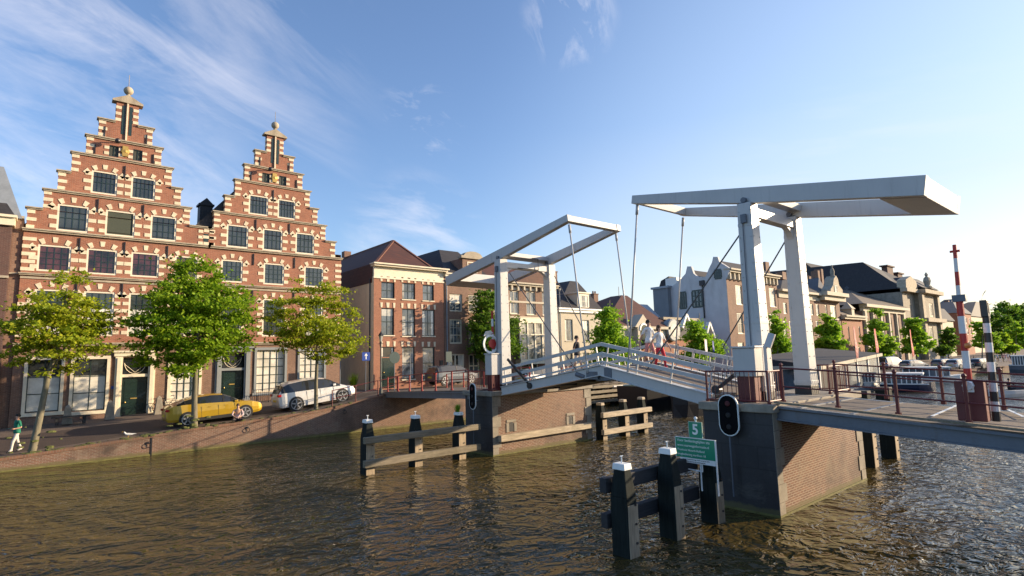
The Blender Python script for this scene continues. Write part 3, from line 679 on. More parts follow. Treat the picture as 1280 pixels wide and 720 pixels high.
dz_ = PY(6, 235, 44.2); mb = MB(); mb.prism([(dz_.x-2.2, a.z+.1), (dz_.x+.9, a.z+.1), (dz_.x-.1, dz_.z+1.2), (dz_.x-2.2, dz_.z+1.2)], 43.9, 46.0); mb.build('dormer', M['zinc'], t, fixn=False)
b_ = PY(18, 272, 44.0)
t = T('brick_house', 'narrow slice of brown brick wall between the plum house and the left stepped gable', 'house', (-1.7, 44.1, 1))
mb = MB(); mb.box(a.x+.01, -1.11, 44.12, 58, .4, 13.6); mb.build('wall', M['brick_brown'], t, fixn=False)
mb = MB(); mb.box(a.x+.01, -1.12, 44.0, 44.3, 13.6, 13.75); mb.box(a.x+.01, -1.12, 44.04, 44.11, 10.2, 10.3); mb.build('cornice', M['cornice_stone'], t, fixn=False)

# ---- red brick house with the cream side wall
zt = PY(468, 347, YF).z; zc = PY(468, 329, YF).z
ws = []
for (a0, a1, b0, b1, kind) in [(476.7, 493.2, 352, 373.5, 0), (502.7, 519, 353.3, 374.7, 0), (528.3, 542.4, 355.7, 376.2, 0), (476.7, 492.6, 384.8, 419, 0), (502.7, 519, 385.7, 420, 0), (527.7, 543.6, 387, 420, 0), (502.7, 518.6, 433.7, 473.5, 1), (528.3, 543.6, 434, 473.5, 1)]:
    ws.append(dict(r=rc(a0, a1, b0, b1), f=M['frame_dark'], p=M['glass_curtain'] if kind else M['glass_blue'], nx=1 if kind else 2, nz=2, fw=.07, sill=M['cream_paint'], meet=1, blind=None))
dr = rc(476.7, 493, 447.5, 483); trr = rc(476.7, 493, 433.7, 446)
t, x0, x1 = house('brick_house', 'orange red brick house with white cornice, tiled hip roof and pale cream side wall', (467, 555), zt, ws+[dict(r=trr, f=M['frame_dark'], p=M['glass_dark'], nx=1, nz=1, fw=.05)], M['brick_orange'], side=M['cream_wall'], d=24)
mb = MB(); mb.box(dr[0], dr[1], YF-.04, YF+.03, dr[2]-.1, dr[3]); mb.box(dr[0]+.2, dr[1]-.2, YF-.06, YF-.04, dr[2]+.2, dr[3]-.3); do = mb.build('door', M['door_green'], t, fixn=False)
mb = MB(); mb.ball((dr[0]+.18, YF-.1, (dr[2]+dr[3])/2), .06, 6); mb.build('handle', M['gold'], do)
mb = MB()
for w_ in ws: keystones(mb, w_['r'], YF)
keystones(mb, trr, YF); mb.build('keystones', M['sandstone'], t)
mb = MB(); mb.box(x0-.05, x1+.05, YF-.08, YF+.2, zt-.03, zt+.12); mb.box(x0, x1, YF-.04, YF+.2, zt+.12, zc-.25); mb.box(x0-.15, x1+.25, YF-.42, YF+.3, zc-.25, zc-.1); mb.box(x0-.25, x1+.35, YF-.58, YF+.3, zc-.098, zc+.02); mb.build('cornice', M['cream_paint'], t, fixn=False)
pk = PY(492, 301, YF+6.0)
xe = PY(532, 332, YF).x
mb = MB(); Rb = YF+26
xm = pk.x
mb.add([(x0, YF-.3, zc), (xe+.5, YF-.3, zc), (xe+.5, Rb, zc), (x0, Rb, zc), (xm, YF+6, pk.z), (xm, Rb-5, pk.z)], [(0, 1, 4), (1, 2, 5, 4), (2, 3, 5), (3, 0, 4, 5)])
mb.add([(x0-.02, YF+.3, zt-.4), (x0-.02, Rb, zt-.4), (x0-.02, Rb, zc+.02), (x0-.02, YF+.3, zc+.02)], [(0, 1, 2, 3)])
rf = mb.build('roof', M['tile_red'], t, fixn=False)
mb = MB(); mb.bar((x0, YF-.3, zc), (xm, YF+6, pk.z), .22, .14); mb.bar((xe+.5, YF-.3, zc), (xm, YF+6, pk.z), .22, .14); mb.bar((xm, YF+6, pk.z), (xm, Rb-5, pk.z), .24, .16); mb.build('ridge_tiles', M['tile_orange'], rf)
mb = MB(); mb.box(xm-.4, xm+.4, Rb-9, Rb-8.2, pk.z-1, pk.z+.7); mb.build('chimney', M['brick_brown'], rf)
mb = MB(); mb.tube([(x0-.07, YF+.6, 1.8), (x0-.07, YF+.6, zt)], .05, 6); mb.build('downpipe', M['iron'], t)
mb = MB(); mb.box(x1-.5, x1-.2, YF-.12, YF, 3.9, 4.4); mb.build('lamp_bracket', M['iron'], t)
# wall across the end of the alley
al = MB(); al.box(18.76, x0-.03, YF+25, YF+25.3, .5, 3); single(al, 'garden_wall', M['brick_brown'], 'low brick wall closing the alley between the stepped gable and the cream side wall', 'wall', (19.5, YF+25, 1))

# ---- brown brick house with the curved gable
zt = PY(560, 346, YF).z
ws = [dict(r=rc(562, 578, 367, 389.5), nx=2, nz=2, fw=.10, meet=1, p=M['glass_blue']), dict(r=rc(562, 578, 398.7, 429.5), nx=3, nz=3, fw=.12, meet=1, p=M['glass_blue']),
      dict(r=rc(585.5, 601, 368, 391), nx=2, nz=2, fw=.10, meet=1, p=M['glass_blue']), dict(r=rc(585.5, 601, 399.5, 430.5), nx=3, nz=3, fw=.12, p=M['glass_blue'])]
ws += [dict(r=rc(559, 581, 442.5, 472), nx=2, nz=2, fw=.14, bar=.14, p=M['glass_dark']), dict(r=rc(586, 600, 442.5, 472), nx=2, nz=2, fw=.14, bar=.1, p=M['glass_blue'])]
t, x0, x1 = house('brick_house', 'brown brick house with a curved dormer gable behind the left bridge tower', (555.5, 611.5), zt, ws, M['brick_brown'], d=15)
mb = MB(); mb.box(x0, x1, YF-.3, YF+.2, zt, zt+.22); mb.box(x0, x1, YF-.42, YF+.2, zt+.222, zt+.34); mb.build('cornice', M['cream_paint'], t, fixn=False)
zr = PY(600, 322, YF+6).z
hip(t, x0, x1, YF-.2, YF+15, zt+.34, zr, x0+2.4, x1-.5, YF+4.5, YF+10, M['tile_dark'])
g0 = PY(578, 345, YF); g1_ = PY(602, 345, YF); gt = PY(590, 324, YF).z
mb = MB(); cx = (g0.x+g1_.x)/2; hw_ = (g1_.x-g0.x)/2
mb.box(g0.x, g1_.x, YF-.05, YF+3.4, zt+.3, gt); mb.build('dormer_wall', M['brick_brown'], t, fixn=False)
mb = MB(); arc = [(cx-hw_-.25, gt), (cx-hw_-.25, gt+.25)]+[(cx+hw_*.95*math.sin(a), gt+.22+.50*math.cos(a)) for a in np.linspace(-1.5, 1.5, 11)]+[(cx+hw_+.25, gt+.25), (cx+hw_+.25, gt)]
mb.prism(arc, YF-.25, YF+.4); mb.build('curved_pediment', M['cornice_stone'], t)
window(t, (cx-.6, cx+.6, zt+.6, gt-.3), YF-.055, M['frame_cream'], M['glass_dark'], 2, 2, .09, proud=True)

# ---- brick house with stone lintels and a white glazed bay
zt = PY(642, 357, YF).z
ws = [dict(r=rc(a0, a1, b0, b1), nx=2, nz=2, meet=1, fw=.10, p=M['glass_blue'], sill=M['cornice_stone']) for a0, a1, b0, b1 in [(637, 649, 363, 392.5), (657.5, 670, 364, 393.7), (677.5, 688, 365, 394.5), (617, 629, 362, 391.5)]]
t, x0, x1 = house('brick_house', 'red brown house with white lintels and tall white glazed bay behind the left tower', (612, 697), zt, ws, M['brick_brown'], d=15)
mb = MB(); cornice(mb, x0, x1, YF, zt, .34, .35)
for x in np.arange(x0+.3, x1, .85): mb.box(x-.1, x+.1, YF-.3, YF, zt-.42, zt-.002)
for w_ in ws: r = w_['r']; mb.box(r[0]-.2, r[1]+.2, YF-.07, YF+.01, r[3]+.05, r[3]+.32)
for z in (PY(640, 394.5, YF).z-.25, PY(640, 378, YF).z): mb.box(x0, x1, YF-.045, YF-.004, z, z+.2)
mb.build('stone_trim', M['cream_plaster'], t, fixn=False)
ap = PY(665, 340, YF+1.5); mb = MB(); zb_ = zt+.34
mb.add([(PY(642, 352, YF).x, YF-.2, zb_), (PY(688, 352, YF).x, YF-.2, zb_), (ap.x, YF-.1, ap.z), (ap.x, YF+8, ap.z), (PY(642, 352, YF).x, YF+8, zb_), (PY(688, 352, YF).x, YF+8, zb_)], [(0, 1, 2), (0, 2, 3, 4), (1, 5, 3, 2)])
mb.build('gable_roof', M['tile_red'], t, fixn=False)
hip(t, x0, x1, YF-.1, YF+15, zb_, PY(622, 330, YF+6).z, x0+1.2, x1-2, YF+5, YF+10, M['tile_red'])
by = rc(643, 690, 400, 448); mb = MB(); x_0, x_1, z_0, z_1 = by
mb.box(x_0, x_1, YF-.9, YF-.004, z_1-.35, z_1+.15); mb.box(x_0, x_1, YF-.85, YF-.004, z_0-.5, z_0)
for i in range(6): x = x_0+(x_1-x_0)*i/5; mb.box(x-.08, x+.08, YF-.86, YF-.7, z_0, z_1-.35)
for z in (z_0+(z_1-z_0)*.62,): mb.box(x_0, x_1, YF-.84, YF-.72, z-.06, z+.06)
bo = mb.build('bay_window', M['cream_paint'], t, fixn=False)
mb = MB(); mb.box(x_0+.05, x_1-.05, YF-.78, YF-.01, z_0, z_1-.35); mb.build('pane', M['glass_curtain'], bo, fixn=False)
gr = rc(650, 672, 452, 478); window(t, gr, YF-.06, M['frame_cream'], M['glass_dark'], 2, 2, .1, proud=True)

# ---- cream house with a dark mansard and dormer
zt = PY(720, 391, YF).z
ws = [dict(r=rc(a0, a1, b0, b1), f=M['frame_grey'], nx=2, nz=2, fw=.06, p=M['glass_blue'], sill=M['cream_plaster']) for a0, a1, b0, b1 in [(706, 716.7, 399, 426), (727.8, 737.3, 400, 427), (706, 716.7, 441, 462), (727.8, 737.3, 441, 462)]]
t, x0, x1 = house('cream_house', 'cream plastered house with dark mansard roof and one white dormer', (698, 753), zt, ws, M['cream_plaster'], d=14)
mb = MB(); mb.box(x0, x1, YF-.25, YF+.2, zt, zt+.3); mb.box(x0-.1, x1+.1, YF-.4, YF+.2, zt+.302, zt+.48); mb.build('cornice', M['white_paint'], t, fixn=False)
zr = PY(713, 352, YF+5).z
rf = hip(t, x0-.1, x1+.1, YF-.2, YF+14, zt+.48, zr, PY(709, 352, YF+5).x, PY(718, 352, YF+5).x, YF+4.5, YF+9, M['tile_dark'])
r = rc(724, 736, 368, 385); mb = MB(); mb.box(r[0]-.2, r[1]+.2, YF+.1, YF+4, r[2]-.3, r[3]+.15); mb.box(r[0]-.35, r[1]+.35, YF-.05, YF+4.2, r[3]+.152, r[3]+.3); do = mb.build('dormer', M['cream_paint'], t, fixn=False)
window(t, r, YF+.05, M['frame_cream'], M['glass_blue'], 2, 2, .1, proud=True)

# ---- low chapel like building with the red roof and arched portal
zt = PY(772, 411, YF).z
ws = [dict(r=rc(a0, a0+9, 419, 436), nx=2, nz=2, fw=.1, p=M['glass_dark']) for a0 in (762, 776, 815)]
t, x0, x1 = house('low_building', 'low brick and white building with a broad red tiled hip roof and arched portal', (753, 836), zt, ws, M['brick_orange'], d=16, cat='building')
mb = MB(); mb.box(x0, x1, YF-.06, YF+.1, zt-.9, zt); mb.box(x0-.2, x1+.2, YF-.45, YF+.2, zt+.002, zt+.35); mb.build('cornice', M['cream_plaster'], t, fixn=False)
p0, p1 = PY(777, 369, YF+7), PY(781, 369, YF+7)
hip(t, x0-.2, x1+.3, YF-.4, YF+16, zt+.35, p0.z, p0.x, p1.x+.5, YF+7, YF+9, M['tile_red'])
mb = MB(); mb.tube([(p0.x-.6, YF+7, p0.z-.3), (p0.x-.6, YF+7, p0.z+1.2)], .04, 5); mb.build('finial', M['iron'], t)
pr = rc(789, 806, 393, 436); cx = (pr[0]+pr[1])/2; hw_ = (pr[1]-pr[0])/2
mb = MB(); mb.prism([(cx-hw_, pr[2]), (cx+hw_, pr[2]), (cx+hw_, zt+.2), (cx+hw_+.5, zt+.2), (cx, pr[3]), (cx-hw_-.5, zt+.2), (cx-hw_, zt+.2)], YF-.9, YF+.5); mb.build('portal', M['cream_plaster'], t)
mb = MB(); mb.prism([(cx-hw_*.55, pr[2])]+[(cx-hw_*.55*math.cos(a), zt-.2+hw_*.6*math.sin(a)) for a in np.linspace(0, math.pi, 9)]+[(cx+hw_*.55, pr[2])], YF-.95, YF-.9); mb.build('door', M['door_green'], t)
mb = MB()
for k in range(12):
    a = math.pi*k/12; b2 = math.pi*(k+1)/12
    mb.prism([(cx-rr_*math.cos(aa), zt-.2+rr_*math.sin(aa)*1.05) for rr_, aa in ((hw_*.56, a), (hw_*.56, b2), (hw_*.74, b2), (hw_*.74, a))], YF-1.0, YF-.9)
mb.build('arch', M['white_paint'], t)

# ---- grey block, slate roof and the round window house beside the white gables
g = T('grey_building', 'blue grey blank walled block rising behind the low red roofed building', 'building', (PY(838, 420, YF+10).x, YF+12, 1))
X0 = PY(838, 420, YF+10).x; yA = YF+10; pB = PX(816, 362, X0)
mb = MB(); mb.box(X0, X0+8, yA, pB.y, 1, pB.z); mb.build('wall', M['grey_plaster'], g, fixn=False)
mb = MB(); mb.box(X0-.2, X0+8, yA-.2, pB.y+.3, pB.z, pB.z+.35); mb.build('parapet', M['zinc'], g, fixn=False)
X1 = PY(829, 404, YF+7).x; p1, p2, p3, p4 = PX(829, 404, X1-1), PX(806, 399, X1-4), PX(797, 381.5, X1-4), PX(812, 381, X1)
g = T('slate_roof_house', 'house with a low blue slate roof tucked between the red roof and the grey block', 'house', (X1, YF+8, 1))
zz = p1.z
mb = MB(); mb.add([(X1-5, p1.y, zz), (X1, p1.y, zz), (X1, p4.y+4, zz), (X1-5, p4.y+4, zz), (X1-3.5, p4.y, p4.z), (X1-.6, p4.y, p4.z)], [(0, 1, 5, 4), (1, 2, 5), (2, 3, 4, 5), (3, 0, 4)]); mb.build('roof', M['zinc'], g, fixn=False)
mb = MB(); mb.box(X1-4.8, X1-.2, p1.y+.2, p4.y+3.8, 1, zz); mb.build('wall', M['grey_plaster'], g, fixn=False)
zt = PY(845, 424, YF).z
t, x0, x1 = house('low_building', 'low brick house with dark mansard, round window and white gable boards', (836, 884), zt, [dict(r=rc(a0, a0+7, 430, 444), nx=2, nz=2, fw=.12) for a0 in (842, 858, 870)], M['brick_orange'], d=10, cat='building')
mb = MB(); mb.box(x0, x1, YF-.3, YF+.1, zt, zt+.3); mb.build('cornice', M['cream_plaster'], t, fixn=False)
ztop = PY(845, 399, YF).z
mb = MB(); mb.add([(x0, YF-.1, zt+.3), (x1, YF-.1, zt+.3), (x1, YF+10, zt+.3), (x0, YF+10, zt+.3), (x0+.8, YF+1.4, ztop), (x1-.5, YF+1.4, ztop), (x1-.5, YF+8, ztop), (x0+.8, YF+8, ztop)], [(0, 1, 5, 4), (1, 2, 6, 5), (2, 3, 7, 6), (3, 0, 4, 7), (4, 5, 6, 7)])
mb.build('mansard_roof', M['tile_dark'], t, fixn=False)
mb = MB(); mb.box(x0+.5, x1, YF+1.0, YF+9, ztop, ztop+.35); mb.build('roof_edge', M['cornice_stone'], t, fixn=False)
rp = PY(841, 413, YF-.2); mb = MB(); mb.lathe((rp.x, YF-.45, rp.z), [(1.35, .0), (1.5, .08), (1.5, .9), (.5, .9)], 18, 'y'); ro = mb.build('round_window', M['frame_grey'], t)
mb = MB(); mb.lathe((rp.x, YF-.46, rp.z), [(.9, 0), (.9, .05)], 18, 'y'); mb.build('pane', M['glass_pale'], ro)
for cxp, hwp, yb, ypk in ((858, 6, 410, 393), (887, 6, 424, 403)):
    c0 = PY(cxp, yb, YF-.3); c1 = PY(cxp, ypk, YF-.3); ww = (PY(cxp+hwp, yb, YF).x-PY(cxp-hwp, yb, YF).x)/2
    mb = MB(); mb.bar((c0.x-ww, YF-.3, c0.z), (c0.x, YF-.3, c1.z), .5, .3); mb.bar((c0.x+ww, YF-.3, c0.z), (c0.x, YF-.3, c1.z), .5, .3); mb.build('gable_board', M['white_paint'], t)

# ---- white sided house with two gables on its flank
XW = PY(913, 420, YF).x
def sideP(px, py): p = PX(px, py, XW); return (p.y, p.z)
zt = PY(918, 350, YF).z
ws = []
for a0, a1, b0, b1 in [(918.8, 928.7, 356, 381), (935, 944.5, 357, 381.5), (961, 970.3, 359.4, 383.7)]: ws.append(dict(r=rc(a0, a1, b0, b1), nx=4, nz=4, fw=.14, p=M['glass_pale'], sill=M['cream_paint']))
for a0, a1, b0, b1 in [(920.8, 930, 391, 417), (937, 945.5, 391.5, 417), (961.5, 971, 392, 416)]: ws.append(dict(r=rc(a0, a1, b0, b1), nx=2, nz=2, fw=.14, p=M['glass_dark'], sill=M['cream_paint']))
for a0, a1, b0, b1 in [(922, 931, 428, 447), (938, 946, 428, 447), (962, 971, 428, 447)]: ws.append(dict(r=rc(a0, a1, b0, b1), nx=2, nz=2, fw=.14, p=M['glass_dark']))
t, x0, x1 = house('white_sided_house', 'tall brick fronted house whose blank flank with two stepped gables is painted white', (913, 976), zt, ws, M['brick_brown'], d=.5)
zc = PY(916.5, 337.5, YF).z
mb = MB(); mb.box(x0, x1, YF-.15, YF+.3, zt, zc-.5); mb.box(x0, x1, YF-.7, YF+.3, zc-.5, zc-.2); mb.box(x0-.1, x1+.1, YF-1.0, YF+.3, zc-.198, zc+.05)
for x in np.arange(x0+.5, x1, 1.3): mb.box(x-.15, x+.15, YF-.5, YF-.14, zt, zc-.51)
mb.build('cornice', M['cream_plaster'], t, fixn=False)
prof = [sideP(*p) for p in [(835.5, 362), (850, 350), (857, 342), (859, 333), (864, 333), (867, 342), (872, 346), (882, 346), (886, 336), (890, 328), (891.5, 321), (897, 321), (899, 327), (913, 336)]]
yb = prof[0][0]
mb = MB(); mb.prism([(yb, 1)]+prof+[(YF+.02, zt), (YF+.02, 1)], XW-.02, XW+.5, 'x'); mb.build('flank_wall', M['white_plaster'], t)
mb = MB(); mb.add([(XW+.5, YF+.5, 1), (x1, YF+.5, 1), (x1, yb, 1), (XW+.5, yb, 1), (XW+.5, YF+.5, zt), (x1, YF+.5, zt), (x1, yb, zt), (XW+.5, yb, zt)], [(1, 2, 6, 5), (2, 3, 7, 6), (4, 5, 6, 7)]); mb.build('back_wall', M['brick_brown'], t, fixn=False)
ya, za = sideP(894, 325); yv, zv = sideP(878, 347); yc2, zc2 = sideP(861, 337)
mb = MB(); mb.add([(XW+.5, YF-.5, zc), (x1, YF-.5, zc), (XW+.5, ya, za), (x1-4, ya, za), (XW+.5, yv, zv-.6), (x1, yv, zv-.6)], [(0, 1, 3, 2), (2, 3, 5, 4), (1, 5, 3)])
mb.add([(XW+.5, yv, zv-.6), (x1, yv, zv-.6), (XW+.5, yc2, zc2), (x1, yc2, zc2), (XW+.5, yb, prof[0][1]), (x1, yb, prof[0][1])], [(0, 1, 3, 2), (2, 3, 5, 4)])
ro = mb.build('roof', M['tile_dark'], t, fixn=False)
mb = MB(); cp = PY(955, 328, YF+4); mb.box(cp.x-.7, cp.x+.7, YF+3.4, YF+4.8, zc+1, cp.z); cp = PY(972, 342, YF+2); mb.box(cp.x-.3, cp.x+1.2, YF+1, YF+2, zc, zc+1.4); mb.build('chimney', M['brick_brown'], ro)
wh = MB(); 
for (pa, pb) in [((849, 365), (858.5, 386)), ((865, 363), (878.5, 384)), ((893, 337), (902, 348.5))]:
    (ya_, z1_), (yb_, z0_) = sideP(*pa), sideP(*pb)
    o = MB(); k = .22
    o.box(XW-.1, XW, min(ya_, yb_), max(ya_, yb_), z0_, z0_+k); o.box(XW-.1, XW, min(ya_, yb_), max(ya_, yb_), z1_-k, z1_)
    for f in (0, .33, .66, 1): yy = ya_+(yb_-ya_)*f; o.box(XW-.1, XW, yy-.12, yy+.12, z0_+k, z1_-k)
    for f in (.33, .66): zz = z0_+(z1_-z0_)*f; o.box(XW-.09, XW, min(ya_, yb_), max(ya_, yb_), zz-.08, zz+.08)
    ow = o.build('window', M['frame_dark'], t, fixn=False)
    q = MB(); q.box(XW-.05, XW-.025, min(ya_, yb_), max(ya_, yb_), z0_, z1_); q.build('pane', M['glass_blue'], ow, fixn=False)
mb = MB(); y_, z_ = sideP(878.5, 357); y2_, z2_ = sideP(879, 398); mb.tube([(XW-.15, y_, z_), (XW-.15, y_, z2_)], .12, 6); mb.box(XW-.4, XW-.03, y_-.4, y_+.4, z_, z_+.8); mb.build('downpipe', M['iron'], t)
# roofs peeping behind the flank
a = PY(866, 352, YF+75)
p0, p1, p2 = PX(838, 352, XW-1).copy(), PX(847, 345, XW-1), PX(862, 341, XW-1)
g = T('mansard_house', 'dark mansard roof with a white dormer just left of the white flank gable', 'house', (XW+1, p0.y+2, 1))
mb = MB(); q0, q1, q2 = sideP(831, 366), sideP(836, 349), sideP(852, 340)
mb.prism([(q0[0]+2, 1), (q0[0]+2, q0[1]), (q1[0]+2, q1[1]), (yb+.2, q2[1]-.3), (yb+.2, 1)][::1], XW+.6, XW+6, 'x'); mb.build('roof', M['tile_dark'], g)
dp = PX(840, 358, XW+.4); mb = MB(); mb.box(XW+.2, XW+3, dp.y-1.1, dp.y+1.1, dp.z-1.6, dp.z+1.4); mb.build('dormer', M['white_paint'], g)

# ---- long cream topped row, statue gable
def row_wins(cols, rows, **k):
    out = []
    for a0, a1 in cols:
        for (b0, b1, sl_) in rows:
            dy = sl_*(a0-cols[0][0]); out.append(dict(r=rc(a0, a1, b0+dy, b1+dy), **k))
    return out
zt = PY(977, 372, YF).z
cols = [(978.6, 984.3), (986.3, 992), (1012.5, 1017.5), (1019.5, 1024.5)]
ws = row_wins(cols, [(378, 392.5, .05), (401, 420, .0), (431, 448, -.03)], nx=2, nz=2, fw=.18, p=M['glass_pale'])
t, x0, x1 = house('row_house', 'long brown brick row house with broad cream cornice and paired windows', (976.5, 1028), zt, ws, M['brick_brown'], d=18)
for o in [c for c in t.children if c.name.startswith('window')]: pass
zc = PY(977, 362, YF).z
mb = MB(); mb.box(x0, x1, YF-.2, YF+.3, zt, zc-.4); mb.box(x0, x1, YF-.9, YF+.3, zc-.398, zc); mb.build('cornice', M['cream_plaster'], t, fixn=False)
pz = PY(1005, 347, YF+8).z
hip(t, x0, x1, YF-.6, YF+18, zc, pz, PY(980, 350, YF+8).x, x1, YF+8, YF+10, M['tile_dark'])
zt = PY(1030, 376, YF).z
ws = row_wins([(1031, 1035), (1037.5, 1046)], [(381, 397, 0), (404, 422, -.03), (432, 448, -.05)], nx=2, nz=2, fw=.25, f=M['cream_paint'], p=M['glass_pale'])
t, x0, x1 = house('gabled_house', 'brick house with an ornate cream gable topped by a small statue', (1028, 1053), zt, ws, M['brick_brown'], d=18)
mb = MB(); cornice(mb, x0, x1, YF, zt, 1.6, 1.2, .3)
for w_ in ws: r = w_['r']; mb.box(r[0]-.3, r[1]+.3, YF-.3, YF, r[2]-.5, r[2]-.2)
gp = [(1033, 371), (1033, 362), (1036, 357), (1037, 349), (1039.5, 345), (1042, 349), (1043.5, 357), (1048, 363), (1048, 371.5)]
mb.build('cornice', M['cream_plaster'], t, fixn=False)
mb = MB(); mb.prism([(PY(a, b, YF).x, PY(a, b, YF).z) for a, b in gp], YF-.8, YF+1); mb.build('gable', M['cornice_stone'], t)
r = rc(1037, 1042, 357, 370); window(t, r, YF-.85, M['frame_dark'], M['glass_dark'], 1, 2, .2, proud=True)
sp = PY(1039.5, 346, YF); mb = MB(); mb.lathe((sp.x, YF-.2, sp.z-.2), [(.5, 0), (.55, .3), (.35, .5), (.45, 1.2), (.3, 1.8), (.12, 2.0), (.22, 2.2), (.05, 2.6)], 8); mb.build('statue', M['pier_stone'], t, smooth=True)
mb = MB(); a_, b_, c_ = PY(1019, 372, YF), PY(1023.5, 347, YF+5), PY(1033, 371, YF)
mb.add([(a_.x, YF-.4, a_.z), (c_.x+1, YF-.4, a_.z), (c_.x+1, YF+14, a_.z), (a_.x, YF+14, a_.z), (b_.x, YF+5, b_.z), (b_.x+1, YF+10, b_.z)], [(0, 1, 4), (1, 2, 5, 4), (2, 3, 5), (3, 0, 4, 5)]); mb.build('roof', M['tile_slate'], t, fixn=False)
mb = MB(); c = PY(1024, 346, YF+6); mb.box(c.x-.5, c.x+.5, YF+6, YF+7.5, c.z-3, c.z+1.4); mb.box(c.x+1.4, c.x+2.4, YF+6, YF+7.5, c.z-3, c.z+1.9); mb.build('chimney', M['brick_brown'], t)
# ---- small house with spired dormer
zt = PY(1056, 399, YF).z
t, x0, x1 = house('small_house', 'small two storey brick house with a narrow spired dormer between bigger neighbours', (1054, 1080), zt, row_wins([(1059.5, 1063), (1066.5, 1070), (1073, 1076.7)], [(408, 427, 0), (434, 448, -.02)], nx=1, nz=2, fw=.2, f=M['cream_paint']), M['brick_orange'], d=14)
mb = MB(); cornice(mb, x0, x1, YF, zt, .8, .7); mb.build('cornice', M['cream_plaster'], t, fixn=False)
pz = PY(1066, 380, YF+6).z; hip(t, x0, x1, YF-.3, YF+14, zt+.8, pz, x0+1, x1-2, YF+6, YF+8, M['tile_brown'])
r = rc(1063, 1067.5, 386, 398); mb = MB(); mb.box(r[0], r[1], YF-.2, YF+3, r[2], r[3]); cx = (r[0]+r[1])/2; mb.add([(r[0]-.3, YF-.4, r[3]), (r[1]+.3, YF-.4, r[3]), (r[1]+.3, YF+2, r[3]), (r[0]-.3, YF+2, r[3]), (cx, YF+.8, PY(1065, 377, YF).z)], [(0, 1, 4), (1, 2, 4), (2, 3, 4), (3, 0, 4)]); mb.build('dormer', M['cream_plaster'], t)
# ---- brick hall with grey tiled roof
zt = PY(1081, 389, YF).z
cols = [(1083, 1087.5), (1092, 1097), (1102, 1107.5), (1111.6, 1117), (1120.5, 1126)]
t, x0, x1 = house('brick_hall', 'tall windowed brick hall under a pale brown tiled hip roof with two dormer humps', (1080, 1132.5), zt, row_wins(cols, [(396, 424, .02), (431, 449, -.02)], nx=2, nz=4, fw=.25, f=M['frame_grey'], p=M['glass_blue']), M['brick_brown'], d=26, cat='building')
zc = PY(1081, 381.5, YF).z
mb = MB(); mb.box(x0, x1, YF-.4, YF+.3, zt, zc-.5); mb.box(x0-.3, x1+.6, YF-1.3, YF+.3, zc-.498, zc+.15)
for a0, a1 in [(1078.5, 1082), (1088.5, 1091), (1098, 1101), (1108, 1110.8), (1117.8, 1120), (1127, 1130)]:
    mb.box(PY(a0+.6, 400, YF).x, PY(a1-.6, 400, YF).x, YF-.5, YF-.002, 1, zt)
mb.build('pilasters', M['cream_plaster'], t, fixn=False)
rg0 = PY(1057, 360, YF+14); rg1 = PY(1082, 362, YF+14)
mb = MB(); mb.add([(x0-2, YF-1.2, zc+.15), (x1+.8, YF-1.2, zc+.15), (x1+.8, YF+28, zc+.15), (x0-2, YF+28, zc+.15), (rg0.x, YF+14, rg0.z), (rg1.x, YF+14, rg0.z)], [(0, 1, 5, 4), (1, 2, 5), (2, 3, 4, 5), (3, 0, 4)])
ro = mb.build('roof', M['tile_brown'], t, fixn=False)
mb = MB()
for p in (PY(1058, 358, YF+13), PY(1077, 360, YF+13)): mb.lathe((p.x, YF+12.5, p.z-1.6), [(1.9, 0), (1.8, 1.0), (1.1, 1.9), (.2, 2.2)], 10)
mb.build('dormer_hump', M['tile_slate'], ro)
# ---- courthouse with dark roof, chimneys and corner pavilion
YC = YF
t = T('courthouse', 'large grey stone courthouse with dark roof, chimneys and statue topped corner', 'building', (PY(1140, 420, YC).x, YC, 1))
xa, xb, xc_ = PY(1133.5, 420, YC).x, PY(1148, 420, YC).x, PY(1169, 420, YC).x
zt = PY(1136, 366, YC).z
ws = row_wins([(1137, 1141), (1143.5, 1146.5)], [(381, 399, 0), (410, 427, 0)], nx=1, nz=2, fw=.3)
mb = MB(); wallgrid(mb, [(xa, xb, .8, zt)], [w_['r'] for w_ in ws], YC); 
ws2 = row_wins([(1154, 1161)], [(379, 397, 0), (408, 425, 0)], nx=2, nz=3, fw=.5)
zt2 = PY(1150, 366, YC).z
wallgrid(mb, [(xb, xc_, .8, zt2)], [w_['r'] for w_ in ws2], YC-1.2)
mb.add([(xc_, YC-1.2, .8), (xc_, YC+30, .8), (xc_, YC+30, zt2), (xc_, YC-1.2, zt2), (xb, YC-1.2, .8), (xb, YC, .8), (xb, YC, zt2), (xb, YC-1.2, zt2)], [(0, 1, 2, 3), (4, 5, 6, 7)])
yb2 = YC+60; xl = xa
mb.add([(xl, YC, .8), (xl, yb2, .8), (xl, yb2, zt), (xl, YC, zt)], [(0, 1, 2, 3)])
mb.build('wall', M['pier_stone'], t, fixn=False)
for w_ in ws: window(t, w_['r'], YC, M['cream_plaster'], M['glass_dark'], nx=1, nz=2, fw=.35)
for w_ in ws2: window(t, w_['r'], YC-1.2, M['cream_plaster'], M['glass_dark'], nx=2, nz=3, fw=.5)
mb = MB()
for z in (zt, PY(1150, 403, YC).z): mb.box(xa-.5, xb, YC-1.3, YC+.2, z, z+.9); mb.box(xb-.6, xc_+1.2, YC-2.8, YC+.2, z, z+1.0)
mb.box(xc_-1.6, xc_+.4, YC-1.9, YC-1.0, .8, zt); mb.box(xb-.4, xb+1.6, YC-1.9, YC-1.0, .8, zt)
mb.prism([(xa, zt+.9), (xb, zt+.9), (xb-.5, zt+3.0), ((xa+xb)/2, zt+4.2), (xa+.5, zt+3.0)], YC-1, YC+1)
mb.build('stone_trim', M['cornice_stone'], t, fixn=False)
